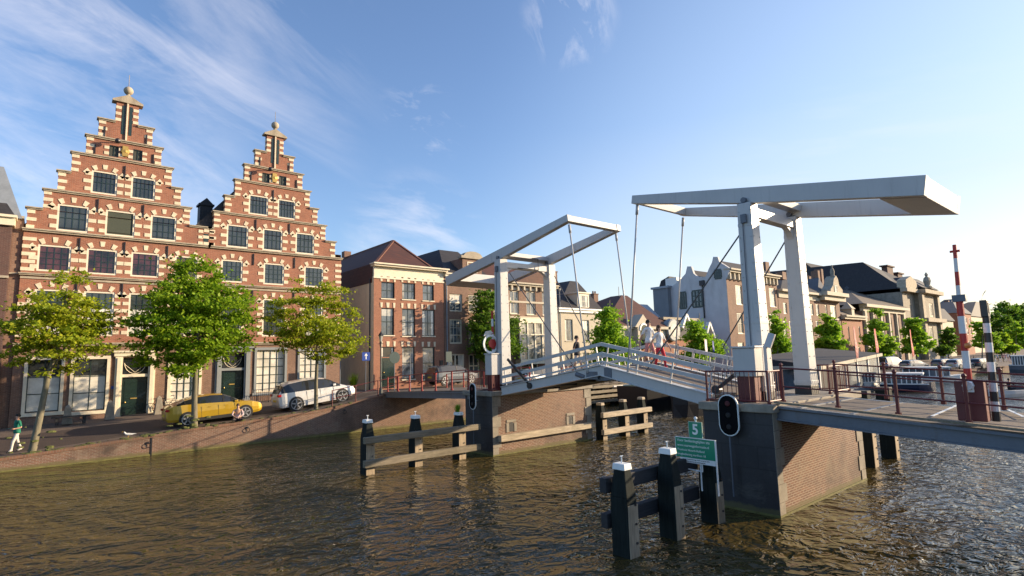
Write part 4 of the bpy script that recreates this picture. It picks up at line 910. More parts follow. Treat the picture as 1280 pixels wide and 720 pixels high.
e1, e2, e3 = PY(1047, 350, YC+38), PY(1112, 344, YC+26), PY(1122, 346, YC+14)
mb = MB(); zq = zt+.9
L0 = PY(1103, 366, YC+40)
mb.add([(xa, YC, zq), (xc_, YC-1, zq), (xc_, YC+60, zq), (xa-4, YC+60, zq), (xa+3, YC+9, e3.z), (xc_-8, YC+9, e3.z-1), (xa+2, YC+45, e3.z+1), (xc_-8, YC+45, e3.z)], [(0, 1, 5, 4), (1, 2, 7, 5), (2, 3, 6, 7), (3, 0, 4, 6), (4, 5, 7, 6)])
ro = mb.build('roof', M['tile_dark'], t, fixn=False)
# rear wing whose long ridge shows over the brick hall
YW = YC+22
w0, w1 = PY(1047, 420, YW), PY(1134, 420, YW)
zw = PY(1106, 366, YW).z; zrg = PY(1090, 345, YW+8).z
mb = MB(); mb.box(w0.x, w1.x, YW, YW+16, 1, zw); mb.build('rear_wing', M['cornice_stone'], t, fixn=False)
mb = MB(); mb.add([(w0.x-2, YW-.8, zw), (w1.x+1, YW-.8, zw), (w1.x+1, YW+16, zw), (w0.x-2, YW+16, zw), (w0.x+1, YW+8, zrg), (PY(1118, 345, YW+8).x, YW+8, zrg)], [(0, 1, 5, 4), (1, 2, 5), (2, 3, 4, 5), (3, 0, 4)]); mb.build('rear_roof', M['tile_dark'], t, fixn=False)
for (pa, pb, pt) in ((1107, 1114, 333), (1120.5, 1126, 342)):
    a_, b_ = PY(pa, pt, YW+7), PY(pb, pt, YW+7); mb = MB(); mb.box(a_.x, b_.x, YW+6.5, YW+8.5, zw+2, a_.z); mb.box(a_.x-1, b_.x+1, YW+6, YW+9, a_.z, a_.z+.5); mb.build('chimney', M['brick_plum'], ro)
zt3 = zt2+1.0
mb = MB(); mb.add([(xb, YC-2, zt3), (xc_+.5, YC-2, zt3), (xc_+.5, YC+14, zt3), (xb, YC+14, zt3), (xb+2.5, YC+2, zt3+3.4), (xc_-2, YC+2, zt3+3.4), (xc_-2, YC+9, zt3+3.4), (xb+2.5, YC+9, zt3+3.4)], [(0, 1, 5, 4), (1, 2, 6, 5), (2, 3, 7, 6), (3, 0, 4, 7), (4, 5, 6, 7)]); mb.build('corner_roof', M['tile_slate'], t, fixn=False)
sp = PY(1162, 361, YC-2); mb = MB(); mb.box(sp.x-1.2, sp.x+1.2, YC-2.6, YC-.6, zt3, sp.z); mb.lathe((sp.x, YC-1.6, sp.z), [(.9, 0), (1.0, .6), (.6, 1), (.9, 2.2), (.7, 3.0), (.25, 3.4), (.42, 3.9), (.1, 4.5)], 8); mb.build('statue', M['cornice_stone'], t)
# ---- distant houses to the right
def far_house(label, px0, px1, pyt, pyr, y, wall, roofm, wins=0, pr0=None, pr1=None, name='far_house'):
    a, b = PY(px0, pyt, y), PY(px1, pyt, y); t = T(name, label, 'house', ((a.x+b.x)/2, y, 1), None)
    rr = []
    if wins:
        for i in range(wins):
            for fz in (.18, .48, .76): 
                x = a.x+(b.x-a.x)*(i+.3)/wins; rr.append((x, x+(b.x-a.x)*.42/wins, 1+(a.z-1)*fz, 1+(a.z-1)*(fz+.15)))
    mb = MB(); wallgrid(mb, [(a.x, b.x, .6, a.z)], rr, y); mb.build('wall', wall, t, fixn=False); body(t, a.x, b.x, y, 14, .6, a.z, wall)
    for r in rr: window(t, r, y, M['cream_paint'], M['glass_dark'], nx=1, nz=2, fw=(r[1]-r[0])*.12)
    r0 = PY(pr0 or px0+2, pyr, y+5); r1 = PY(pr1 or px1-2, pyr, y+5)
    hip(t, a.x-.5, b.x+.5, y-.5, y+14, a.z, r0.z, r0.x, r1.x, y+5, y+8, roofm)
    return t
far_house('pale walled far house with a low dark roof right of the courthouse', 1170.5, 1191, 400, 385, 47, M['cream_plaster'], M['tile_dark'], 0, 1171, 1180)
far_house('tall far brick house front with many small windows catching the sun', 1196, 1213, 391, 377, 50, M['brick_orange'], M['tile_slate'], 4, 1191, 1197)
far_house('far house with steep grey roof behind the barrier pole', 1184, 1204, 402, 374, 62, M['cornice_stone'], M['tile_slate'], 0, 1190, 1196)
far_house('far dark roofed house between the striped poles', 1212, 1236, 395, 377, 56, M['cream_plaster'], M['tile_dark'], 0, 1220, 1233)

# rooftop clutter: chimneys, aerials and gutters' downpipes on the houses that show them
def clutter(px, py, y, w, h, label_parent, kind='chimney'):
    p = PY(px, py, y); mb = MB()
    if kind == 'chimney':
        mb.box(p.x-w/2, p.x+w/2, y, y+w*.8, p.z-h, p.z); mb.box(p.x-w*.6, p.x+w*.6, y-.06, y+w*.8+.06, p.z, p.z+.12)
        for k in (-.25, .25): mb.lathe((p.x+w*k, y+w*.4, p.z+.12), [(.13, 0), (.11, .38)], 8)
        mb.build('chimney', M['brick_brown'], label_parent)
    else:
        mb.tube([(p.x, y, p.z-h), (p.x, y, p.z)], .02, 4); mb.tube([(p.x-.5, y, p.z-.1), (p.x+.5, y, p.z-.1)], .014, 4)
        for k in (-.4, -.15, .15, .4): mb.tube([(p.x+k, y-.2, p.z-.1), (p.x+k, y+.2, p.z-.1)], .01, 3)
        mb.build('aerial', M['iron'], label_parent)
H_ = {}
for o in list(col.objects):
    if o.parent is None and 'label' in o.keys(): H_[o['label']] = o
def find(s_): return next(o for k, o in H_.items() if s_ in k)
clutter(574, 331, YF+5, 1.1, 3, find('curved dormer gable'))
clutter(628, 330, YF+8, 1.2, 3, find('tall white glazed bay')); clutter(693, 340, YF+8, 1.0, 3, find('tall white glazed bay')); clutter(676, 328, YF+8, 1, 3.5, find('tall white glazed bay'), 'aerial')
clutter(745, 368, YF+9, .9, 3, find('cream plastered house')); clutter(996, 345, YF+9, 1.6, 4, find('long brown brick row')); clutter(1013, 346, YF+9, 1.6, 4, find('long brown brick row')); clutter(1186, 376, 66, 2, 4, find('steep grey roof'))
for s_, px in (('curved dormer gable', 557), ('tall white glazed bay', 613), ('cream plastered house', 699)):
    p = PY(px, 400, YF); mb = MB(); mb.tube([(p.x+.1, YF-.08, 1.8), (p.x+.1, YF-.08, 11.6)], .055, 6); mb.lathe((p.x+.1, YF-.1, 11.6), [(.06, 0), (.16, .25), (.16, .32)], 6); mb.build('downpipe', M['zinc'], find(s_))
# ---------------------------------------------------------------- bridge
SW = M['steel_white']
def dzr(y): return 3.10 + (min(y, 7.3)-7.18)*.068
# piers
def pier(label, x0, x1, y0, y1, zt, channel):
    t = T('bridge_pier', label, 'pier', ((x0+x1)/2, (y0+y1)/2, 0))
    mb = MB(); mb.box(x0+.34, x1-.34, y0, y1, -1.2, zt-.26); mb.build('brickwork', M['brick_pier'], t, fixn=False)
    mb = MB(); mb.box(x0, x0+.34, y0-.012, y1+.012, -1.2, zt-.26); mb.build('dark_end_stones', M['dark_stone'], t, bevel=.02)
    mb = MB()
    n = 6
    for k in range(n):
        z0 = -.1+k*(zt-.16)/n; z1 = -.1+(k+1)*(zt-.16)/n-.012
        e = .34+(.16 if k % 2 else .0)
        mb.box(x0+.002, x0+e, y0-.03, y0-.013, z0, z1); mb.box(x1-.38-(.14 if k % 2 else 0), x1+.005, y0-.028, y1+.005, z0, z1)
    mb.build('corner_stones', M['pier_stone'], t, fixn=False)
    mb = MB(); mb.box(x0-.10, x1+.1, y0-.10, y1+.1, zt-.26, zt-.02); mb.build('coping', M['pier_stone'], t, bevel=.03)
    mb = MB(); mb.box(x0-.015, x1+.015, y0-.04, y1+.02, -.3, .06); mb.build('algae_line', M['algae'], t, fixn=False)
    return t
pr_ = pier('right bridge pier, dark stone end toward the camera and sunlit brick side over the water', 15.85, 22.4, 7.62, 9.75, 3.08, 0)
pl_ = pier('left bridge pier, brick, with a pale timber beam along its waterside', 16.45, 23.3, 21.15, 23.3, 3.0, 1)
a, b = PY(618, 545, 21.1), PY(735, 527, 21.1)
mb = MB(); mb.bar((16.75, 21.0, .78), (23.35, 21.0, .80), .22, .30); single(mb, 'rubbing_beam', M['wood_pale'], 'pale timber rubbing beam bolted along the left pier face', 'beam', (20, 21.0, .79), bevel=.02)
for px, py in ((640, 534), (714, 525)):
    p = PY(px, py, 21.1); mb = MB(); mb.prism([(p.x-.16, p.z-.2), (p.x-.16, p.z+.08)]+[(p.x-.16*math.cos(a_), p.z+.08+.16*math.sin(a_)) for a_ in np.linspace(.3, 2.8, 7)]+[(p.x+.16, p.z+.08), (p.x+.16, p.z-.2)], 21.135, 21.16); mb.build('drain_hole', M['black'], pl_)
    mb = MB()
    for s in (-1, 1): mb.box(p.x+s*.24-.08, p.x+s*.24+.08, 21.12, 21.16, p.z-.22, p.z+.2)
    mb.box(p.x-.3, p.x+.3, 21.12, 21.16, p.z+.24, p.z+.36); mb.build('drain_surround', M['pier_stone'], pl_, fixn=False)
# green grime patch shaped like a run-off stain is in the brick material

# ---- portals with balance frames
def portal_tower(label, xn, xf, yc, zb, ztop, piv_z, tip, tail, sgn, pier_):
    """sgn=+1: frame tip points to +y (right tower), -1: to -y"""
    t = T('bridge_tower', label, 'bridge tower', ((xn+xf)/2, yc, zb), 'white drawbridge towers')
    for x, nm in ((xn, 0), (xf, 1)):
        mb = MB(); mb.frustum((x, yc), .30, .27, .235, .225, zb+.28, ztop); lo = mb.build('leg', SW, t, bevel=.02)
        fb = MB(); fb.frustum((x, yc), .31, .28, .302, .272, zb-.1, zb+.28); fb.build('base', M['black'], lo, bevel=.015)
    mb = MB(); mb.box(xn+.2, xf-.2, yc-.16, yc+.16, ztop-.42, ztop-.12); mb.build('crossbeam', SW, t, bevel=.015)
    for s, x in ((1, xn), (-1, xf)):
        mb = MB(); n = 7
        arc = [(x+s*(.2+.62*(1-math.cos(a))), ztop-.42-.62*(1-math.sin(a))) for a in np.linspace(0, math.pi/2, n)]
        mb.prism([(x+s*.2, ztop-.40)]+arc+[(x+s*.82, ztop-.40)], yc-.10, yc+.10); mb.build('corner_brace', SW, t)
    # balance frame
    (ty, tz), (by, bz) = tip, tail
    d = Vector((0, ty-by, tz-bz)).normalized(); up = Vector((0, -d.z*sgn, d.y*sgn)); up = up if up.z > 0 else -up
    for x in (xn, xf):
        mb = MB(); w = .27
        P = Vector((x, ty, tz)); Q = Vector((x, by, bz)); mid = Vector((x, yc, tz+(bz-tz)*(yc-ty)/(by-ty)))
        vs = []
        for c, h in ((P, .31), (mid, .50), (Q, .52)):
            for a_, b_ in ((-1, 0), (1, 0), (1, 1), (-1, 1)): vs.append(c+Vector((a_*w/2, 0, 0))-up*h*(1-b_))
        mb.add(vs, [(3, 2, 1, 0), (0, 1, 5, 4), (1, 2, 6, 5), (2, 3, 7, 6), (3, 0, 4, 7), (4, 5, 9, 8), (5, 6, 10, 9), (6, 7, 11, 10), (7, 4, 8, 11), (8, 9, 10, 11)])
        mb.build('balance_beam', SW, t, bevel=.012)
    Q = Vector((0, by, bz)); P = Vector((0, ty, tz))
    mb = MB(); h = .52; L_ = 1.05
    def quadbox(mb, A, B, off0, off1, xa, xb):
        vs = [Vector((x, 0, 0))+C+up*o for C in (A, B) for o in (off0, off1) for x in (xa, xb)]
        mb.add(vs, [(0, 1, 3, 2), (4, 6, 7, 5), (0, 4, 5, 1), (2, 3, 7, 6), (0, 2, 6, 4), (1, 5, 7, 3)])
    quadbox(mb, Q+d*.0, Q+d*L_, -h-.01, -.03, xn+.13, xf-.13); mb.build('counterweight', SW, t, bevel=.01)
    mb = MB(); quadbox(mb, P-d*.02, P-d*.26, -.30, -.01, xn+.13, xf-.13); mb.build('end_beam', SW, t, bevel=.01)
    mb = MB(); c = mid-Vector((mid.x, 0, 0)); quadbox(mb, c-d*.45, c+d*.05, -.30, -.08, xn+.13, xf-.13); mb.build('pivot_beam', SW, t, bevel=.01)
    for x in (xn, xf): 
        mb = MB(); mb.box(x-.19, x+.19, yc-.16, yc+.16, ztop-.02, mid.z-.48); mb.tube([(x-.24, yc, mid.z-.42), (x+.24, yc, mid.z-.42)], .09, 8); mb.build('pivot_bearing', M['steel_grey'], t)
    return t, d
tR, dR = portal_tower('right white bridge tower, nearest the camera, with its long balance frame overhead', 17.0, 20.2, 8.42, 3.08, 9.22, 9.25, (12.78, 10.53), (3.68, 8.87), 1, pr_)
# left tower: pixels put its legs a touch further along the quay
LXN, LXF, LY = 17.35, 20.68, 21.35
tL, dL = portal_tower('left white bridge tower, beyond the opening, with its balance frame tilted up toward mid bridge', LXN, LXF, LY, 3.0, 9.40, 9.5, (16.55, 10.66), (26.15, 9.12), -1, pl_)
def rivets(t, pts, r=.022, nx=0, ny=0):
    mb = MB()
    for p in pts: mb.ball(p, r, 5)
    mb.build('rivets', SW, t)
for t_, xa_, xc_, yc_, zt__, zb__ in ((tR, 17.0, 20.2, 8.42, 9.22, 3.4), (tL, LXN, LXF, LY, 9.40, 3.3)):
    pts = []
    for x in (xa_, xc_):
        for z in np.arange(zb__+.1, zt__-.2, .42):
            w_ = .30-(.065)*(z-zb__)/(zt__-zb__); 
            for dy in (-.17, .17): pts.append((x-w_, yc_+dy, z))
            for dx in (-.18, .18): pts.append((x+dx, yc_-.27+(.045)*(z-zb__)/(zt__-zb__), z))
    rivets(t_, pts)
    pm = MB()
    for x in (xa_, xc_):
        for z in (zb__+.02, zb__+2.0, zt__-.75): w_ = .305-(.065)*(z-zb__)/(zt__-zb__); pm.box(x-w_-.005, x+w_+.005, yc_-w_+.02, yc_+w_-.02, z, z+.10)
    pm.build('splice_plates', SW, t_, bevel=.004)
def rod(t, p, q, r=.035, name='lifting_rod', mat=None):
    mb = MB(); mb.tube([p, q], r, 6); d = (Vector(q)-Vector(p)); mb.tube([Vector(p), Vector(p)+d*.06], r*1.7, 6); mb.tube([Vector(p)+d*.93, q], r*1.5, 6); return mb.build(name, mat or SW, t, smooth=True)
# leaves (open bridge deck in two halves meeting at the crown)
XN, XFAR = 16.75, 20.45
HR, CR, HL = (9.9, 3.16), (14.55, 4.12), (20.75, 3.14)
def leaf(label, A, B, xn, xf, side):
    t = T('bridge_leaf', label, 'bridge deck', ((xn+xf)/2, A[0], A[1]), 'white bridge deck halves')
    (ya, za), (yb, zb) = A, B
    d = Vector((0, yb-ya, zb-za)).normalized(); nrm = Vector((0, -d.z, d.y)); nrm = nrm if nrm.z > 0 else -nrm
    a, b = Vector((0, ya, za)), Vector((0, yb, zb))
    def slab(mb, xa, xb, o0, o1, p=a, q=b):
        vs = [Vector((x, 0, 0))+c+nrm*o for c in (p, q) for o in (o0, o1) for x in (xa, xb)]
        mb.add(vs, [(0, 1, 3, 2), (4, 6, 7, 5), (0, 4, 5, 1), (2, 3, 7, 6), (0, 2, 6, 4), (1, 5, 7, 3)])
    for x in (xn, xf):
        mb = MB(); slab(mb, x-.09, x+.09, -.34, .03, a, b); slab(mb, x-.15, x+.15, -.35, -.31, a, b); slab(mb, x-.15, x+.15, .031, .06, a, b); mb.build('girder', SW, t, bevel=.006)
    mb = MB(); slab(mb, xn+.1, xf-.1, -.06, .02); mb.build('deck_planks', M['wood_deck'], t, fixn=False)
    mb = MB()
    L_ = (b-a).length; n = max(3, int(L_/1.1))
    for i in range(n+1): c = a+d*(L_*i/n*.98+.05); slab(mb, xn+.1, xf-.1, -.24, -.061, c, c+d*.08)
    mb.build('cross_bearers', M['steel_grey'], t, fixn=False)
    for x, hs in ((xn, (.93, .56, .22)), (xf, (.93, .56, .22))):
        rl = MB()
        for i, h in enumerate(hs):
            hh = .135 if i < 2 else .07
            vs = [Vector((xx, 0, 0))+c+Vector((0, 0, o)) for c in (a, b) for o in (h-hh, h) for xx in (x-.035, x+.035)]
            rl.add(vs, [(0, 1, 3, 2), (4, 6, 7, 5), (0, 4, 5, 1), (2, 3, 7, 6), (0, 2, 6, 4), (1, 5, 7, 3)])
        ro = rl.build('railing', SW, t, fixn=False)
        ps = MB(); n = 6 if x == xf else 3
        for i in range(n+1):
            c = a+d*(L_*(.04+.93*i/n)); ps.bar(Vector((x+.045*(1 if x == xn else -1), 0, 0))+c+nrm*.05, Vector((x+.045*(1 if x == xn else -1), 0, 0))+c+nrm*.92, .045, .05)
        ps.build('railing_posts', SW, ro, fixn=False)
    # balusters along the far side fence
    bl = MB()
    k = int(L_/.32)
    for i in range(k):
        c = a+d*(L_*(i+.5)/k); bl.bar(Vector((xf, 0, 0))+c+nrm*.05, Vector((xf, 0, 0))+c+nrm*.80, .018, .018)
    bl.build('balusters', SW, t, fixn=False)
    return t, a, b, d, nrm
lR, aR, bR, ddR, nR = leaf('right half of the raised white bridge deck, under the walking couple', HR, (CR[0]-.02, CR[1]), XN, XFAR, 1)
lL, aL, bL, ddL, nL = leaf('left half of the white bridge deck, sloping down to the left pier', HL, (CR[0]+.03, CR[1]), XN+.05, XFAR+.05, -1)
mb = MB(); mb.box(XN+.05, XN+1.2, CR[0]-.5, CR[0]+.35, CR[1]-.55, CR[1]-.37); mb.box(XN-.12, XN+.1, CR[0]-.55, CR[0]-.2, CR[1]-.5, CR[1]-.05); mb.box(XN-.05, XN+.2, CR[0]+.2, CR[0]+.8, CR[1]-.5, CR[1]-.2)
mb.tube([(XN, CR[0]+.9, CR[1]-.42), (XN, CR[0]+1.35, CR[1]-.30)], .11, 8); mb.tube([(XN-.1, CR[0]-.4, CR[1]-.1), (XFAR, CR[0]-.4, CR[1]-.1)], .06, 6)
mb.build('lock_mechanism', M['steel_grey'], lL)
# lifting rods, stays, struts
rod(tR, PX(796.7, 256, 17.0), PX(785, 466, XN-.05)); rod(tR, PX(853.9, 272, 20.2), PX(844, 452, XFAR))
rod(tL, PX(711.5, 281, LXN), PX(735, 466, XN-.05)); rod(tL, PX(769.8, 292, LXF), PX(790, 447, XFAR+.05))
def cab(t, p, q): mb = MB(); mb.tube([p, q], .026, 5); mb.build('stay_cable', M['cable'], t)
cab(tR, PX(931, 284, 17.0), PX(808, 463, XN-.02)); cab(tR, PX(987, 292, 20.2), PX(903.6, 434, XFAR))
cab(tL, PX(637, 341, LXN), PX(722, 465, XN-.02)); cab(tL, PX(693, 345, LXF), PX(740, 432, XFAR))
def strut(t, p, q): mb = MB(); mb.bar(p, q, .08, .10); mb.tube([Vector(q)-Vector((.1, 0, 0)), Vector(q)+Vector((.1, 0, 0))], .14, 10); mb.build('brace_strut', M['iron'], t)
strut(tR, PX(922, 465.5, XN-.14), PX(896, 487, XN-.14)); strut(tL, PX(634.5, 449, XN-.02), PX(663, 482, XN-.02))
# plinth boxes (machinery housings)
def housing(label, xa, xb, ya, yb, za, zb):
    t = T('machine_housing', label, 'housing', ((xa+xb)/2, (ya+yb)/2, za), 'white machine housings at the tower feet')
    mb = MB(); mb.box(xa, xb, ya, yb, za+.72, zb); bo = mb.build('body', SW, t, bevel=.02)
    mb = MB(); mb.box(xa-.04, xb+.04, ya-.04, yb+.04, zb+.001, zb+.06); mb.build('lid', SW, t, bevel=.012)
    mb = MB(); mb.box(xa+.06, xb-.06, ya+.08, yb-.08, za-.05, za+.72)
    mb.build('feet', M['rail_red'], t); return t
p = PY(920, 433, 8.9)
housing('white machine housing against the near leg of the right tower', 16.18, 16.68, 8.15, 8.85, 3.10, 4.66)
bL0, bL1 = PY(607, 442, 21.35), PY(628, 460, 21.35)
housing('white machine housing beside the near leg of the left tower under the warning disc', bL0.x+.22, bL1.x-.02, 21.2, 21.7, 3.02, bL0.z-.05)
mb = MB(); a, b = PX(962, 500, 16.45), PX(962, 432, 16.45)
t = T('switch_post', 'slim white post with a slanted switch box in front of the right tower', 'post', (16.45, a.y, 3.08))
mb.box(16.4, 16.5, a.y-.05, a.y+.05, 3.06, b.z); mb.build('post', SW, t, bevel=.005); mb = MB(); mb.bar((16.45, a.y-.06, b.z-.05), (16.52, a.y-.2, b.z+.35), .2, .1, up=(1, 0, 0)); mb.build('switch_box', SW, t, bevel=.01)

# ---- fixed approach decks
t = T('approach_deck', 'right approach deck of grey planks on a long dark steel girder', 'bridge deck', (18, 3, 2.8))
ys = [7.62, -2.5]
def dk(mb, xa, xb, o0, o1, y0=7.62, y1=-2.5):
    vs = [(x, y, dzr(y)+o) for y in (y0, y1) for o in (o0, o1) for x in (xa, xb)]
    mb.add(vs, [(0, 1, 3, 2), (4, 6, 7, 5), (0, 4, 5, 1), (2, 3, 7, 6), (0, 2, 6, 4), (1, 5, 7, 3)])
mb = MB(); dk(mb, 16.12, 20.3, -.09, .0, 9.7); mb.build('planks', M['wood_deck'], t, fixn=False)
for x in (16.16, 20.22):
    mb = MB(); dk(mb, x-.03, x+.03, -.46, -.10); dk(mb, x-.11, x+.11, -.16, -.092, y0=7.60); dk(mb, x-.11, x+.11, -.49, -.45, y0=7.60); mb.build('girder', M['steel_grey'], t, fixn=False)
mb = MB()
for y in np.arange(7, -2.3, -1.3): mb.box(16.2, 20.2, y-.06, y+.06, dzr(y)-.40, dzr(y)-.10)
mb.build('cross_bearers', M['steel_grey'], t, fixn=False)
mb = MB(); dk(mb, 16.0, 16.14, -.02, .035, y0=7.60); mb.build('edge_board', M['wood_grey'], t, fixn=False)
mb = MB()
for (p, q) in (((1165, 520), (1197, 506)), ((1260, 512), (1280, 521))):
    A, B = PZ(*p, 2.9), PZ(*q, 2.9)
    for _ in range(8): A, B = PZ(*p, dzr(A.y)+.006), PZ(*q, dzr(B.y)+.006)
    mb.bar(A, B, .07, .006)
mb.build('painted_line', M['sign_white'], t)
t = T('approach_deck', 'left approach deck between the left pier and the quay', 'bridge deck', (18, 29, 2.7))
pts = [(16.45, 22.0), (18.2, 35.3), (23.5, 35.3), (21.2, 22.0)]
def dl(y): return 3.0+(2.42-3.0)*(y-23)/(35-23) if y > 23 else 3.0
mb = MB(); mb.add([(x, y, dl(y)+o) for o in (-.1, 0.02) for x, y in pts], [(3, 2, 1, 0), (4, 5, 6, 7), (0, 1, 5, 4), (1, 2, 6, 5), (2, 3, 7, 6), (3, 0, 4, 7)]); mb.build('planks', M['wood_deck'], t, fixn=False)
for (p, q) in ((pts[0], pts[1]), (pts[3], pts[2])):
    mb = MB(); mb.bar((p[0]-.02, p[1]+.6, dl(22)-.26), (q[0]-.02, q[1], dl(35)-.22), .10, .32); mb.bar((p[0]-.06, p[1]+.6, dl(22)-.11), (q[0]-.06, q[1], dl(35)-.09), .24, .05); mb.build('girder', M['steel_grey'], t)

# ---------------------------------------------------------------- railings
def railing(label, pts, h=1.0, post=.05, rails=(1.0, .66, .33), mat=None, bal=False, every=None, group=None, knob=False):
    mat = mat or M['rail_red']
    c = sum((Vector(p) for p in pts), Vector())/len(pts)
    t = T('railing', label, 'railing', (c.x, c.y, min(p[2] for p in pts)), group)
    for p in pts:
        mb = MB(); p = Vector(p); mb.tube([p-Vector((0, 0, .03)), p+Vector((0, 0, h))], post, 8); mb.tube([p+Vector((0, 0, -.02)), p+Vector((0, 0, .06))], post*1.7, 8)
        if knob: mb.ball(tuple(p+Vector((0, 0, h+.03))), post*1.35, 6)
        mb.build('post', mat, t, smooth=False)
    for f in rails:
        mb = MB()
        for p, q in zip(pts, pts[1:]): mb.tube([Vector(p)+Vector((0, 0, h*f-.02)), Vector(q)+Vector((0, 0, h*f-.02))], .022 if f < .95 else .026, 6)
        mb.build('rail', mat, t)
    if bal:
        mb = MB()
        for p, q in zip(pts, pts[1:]):
            p, q = Vector(p), Vector(q); n = max(1, int((q-p).length/.135))
            for i in range(1, n): c = p+(q-p)*i/n; mb.tube([c+Vector((0, 0, h*rails[-1]-.02)), c+Vector((0, 0, h-.03))], .011, 5)
        mb.build('balusters', mat, t)
    return t
xr = 16.28
def onr(px): 
    # y of a post of the near railing seen at column px (deck level)
    p = PX(px, 510, xr); return (xr, p.y, dzr(p.y))
ysn = [6.03, 4.67, 3.3, 1.9, .5]
railing('near dark red railing of the right approach deck, facing the camera', [(xr, 7.45, dzr(7.45))]+[(xr, y, dzr(y)) for y in ysn[:1]]+[(xr, y, dzr(y)) for y in ysn[1:]], 1.02, .042, (.96, .45), knob=True)
railing('far dark red railing of the right approach deck, with open water behind it', [(20.1, y, dzr(y)) for y in (7.45, 6.03, 4.61, 3.28, 1.9, .5)], 1.02, .042, (.96, .64, .30), knob=True)
railing('dark red baluster railing around the near corner of the right pier', [(15.98, 9.65, 3.08), (15.98, 7.72, 3.08), (16.75, 7.72, 3.08)], .92, .03, (1.0, .08), bal=True)
railing('dark red baluster railing at the far side of the right tower', [(20.5, 7.8, 3.08), (22.2, 7.8, 3.08), (22.2, 9.6, 3.08)], .92, .03, (1.0, .08), bal=True)
railing('red baluster railing on the left pier beside the machine housing', [(16.55, 23.2, 3.0), (16.55, 21.25, 3.0), (17.0, 21.25, 3.0)], .95, .03, (1.0, .08), bal=True)
railing('red baluster railing at the far corner of the left pier', [(21.3, 21.3, 3.0), (23.15, 21.3, 3.0), (23.15, 23.1, 3.0)], .95, .03, (1.0, .08), bal=True)
lp = []
for px, pb in ((499, 0), (512.5, 0), (521.7, 0), (532.5, 0), (550, 0), (566, 0), (582, 0)):
    # walk along the deck edge line
    best = min(((abs(px-proj_x(16.5+(18.25-16.5)*k/200, 22.2+(34.9-22.2)*k/200, 2.8)), k) for k in range(201)), key=lambda v: v[0]) if False else None
K = [(18.2, 34.9), (17.95, 33.0), (17.7, 31.1), (17.45, 29.2), (17.2, 27.3), (16.95, 25.3), (16.6, 23.3)]
railing('bright red railing along the near edge of the left approach deck', [(x+.05, y, dl(y)+.02) for x, y in K], 1.0, .045, (1., .55), mat=colr('rail_bright', (.30, .03, .025), .45))
railing('red railing along the far edge of the left approach deck', [(x+4.4, y, dl(y)+.02) for x, y in ((18.6, 34.9), (18.0, 31.9), (17.4, 28.8), (16.8, 25.8), (16.4, 23.3))], 1.0, .045, (1., .55), mat=colr('rail_bright', (.30, .03, .025), .45))
qp = [PY(px, 470, 35.1) for px in (416, 445, 473, 497)]
railing('thin dark red railing on the quay edge left of the bridge', [(p.x, 35.15, gz(p.x, 35.15)) for p in qp], 1.05, .04, (1., .5))

# small fittings on the left tower: wire bracket under the head beam, warning light on the right tower
mb = MB(); a, b, c, d = (LXN+.9, LY-.25, 9.0), (LXN+2.3, LY-.25, 9.0), (LXN+2.3, LY-.25, 9.6), (LXN+1.9, LY-.25, 9.6)
mb.tube([a, b, c, d], .03, 5); mb.build('head_bracket', M['iron'], tL)
for t_, x, y, z in ((tR, 16.72, 8.42, 8.7), (tL, LXN-.27, LY, 8.9)):
    mb = MB(); mb.box(x-.06, x+.02, y-.09, y+.09, z-.14, z+.14); mb.build('junction_box', M['steel_grey'], t_, bevel=.01)
    mb = MB(); mb.tube([(x, y+.05, z-.14), (x-.03, y+.06, 6.0), (x-.045, y+.07, 3.4)], .014, 5); mb.build('conduit', M['steel_grey'], t_)
# ---------------------------------------------------------------- mooring piles and fenders
def fender(label, xs, y, ztops, beams, w=.24, lit_side=True, capmat=None, pegs=True, group='timber fenders around the bridge opening', beammat=None, ext=(.75, .75), bz=(.24,), face=-1, taper=.62):
    t = T('timber_fender', label, 'fender', (sum(xs)/len(xs), y, 0), group)
    for x, zt in zip(xs, ztops):
        wx = w*.74; mb = MB(); mb.frustum((x, y), wx, w, wx*.97, w*.97, -1.2, zt-.75); mb.frustum((x, y), wx*.97, w*.97, wx*taper, w*taper, zt-.75, zt-.14)
        mb.cur = 1; z0, z1 = -1.2, zt-.8
        po = mb.build('pile', [M['wood_pile'], M['wood_pile_sunlit']], t, bevel=.015)
        sp = MB(); sp.box(x-wx*.92, x+wx*.92, y-w-.022, y-w-.004, -1.0, zt-.9); sp.build('sunlit_face', M['wood_pile_sunlit'], po, fixn=False)  # thin pale sheet painting the sunlit side onto the dark pile
        cp = MB(); cp.frustum((x, y), wx*taper+.03, w*taper+.03, wx*taper+.015, w*taper+.015, zt-.14, zt); 
        cp.build('cap', capmat or M['sign_white'], po, bevel=.012)
        if pegs: pg = MB(); pg.tube([(x, y, zt), (x, y, zt+.16)], .016, 6); pg.tube([(x-.05, y, zt+.16), (x+.05, y, zt+.16)], .014, 6); pg.build('cap_peg', M['sign_white'], po)
        bo = MB()
        for zz in np.arange(.3, zt-.8, .42): bo.tube([(x+wx*.4, y-w-.05, zz), (x+wx*.4, y-w, zz)], .028, 6)
        bo.build('bolts', M['iron'], po)
    for z, h in beams:
        mb = MB(); mb.bar((min(xs)-ext[0], y+face*(w+.14), z), (max(xs)+ext[1], y+face*(w+.14), z), .20, h); mb.build('beam', beammat or M['wood_grey'], t, bevel=.018)
    return t
fender('dark timber fender with three white capped piles in the left foreground of the right pier', [10.62, 12.45, 14.35], 8.75, [2.05, 2.17, 1.96], [(1.52, .34), (.72, .34)], w=.25, beammat=M['wood_dark'], ext=(PY(755, 612, 9.1).x*-1+10.62, -.1), face=1)
fender('weathered timber fender with three dark green piles left of the left pier', [10.56, 12.81, 15.1], 21.95, [2.17, 2.15, 2.1], [(1.38, .26), (.46, .28)], w=.27, ext=(.35, .9))
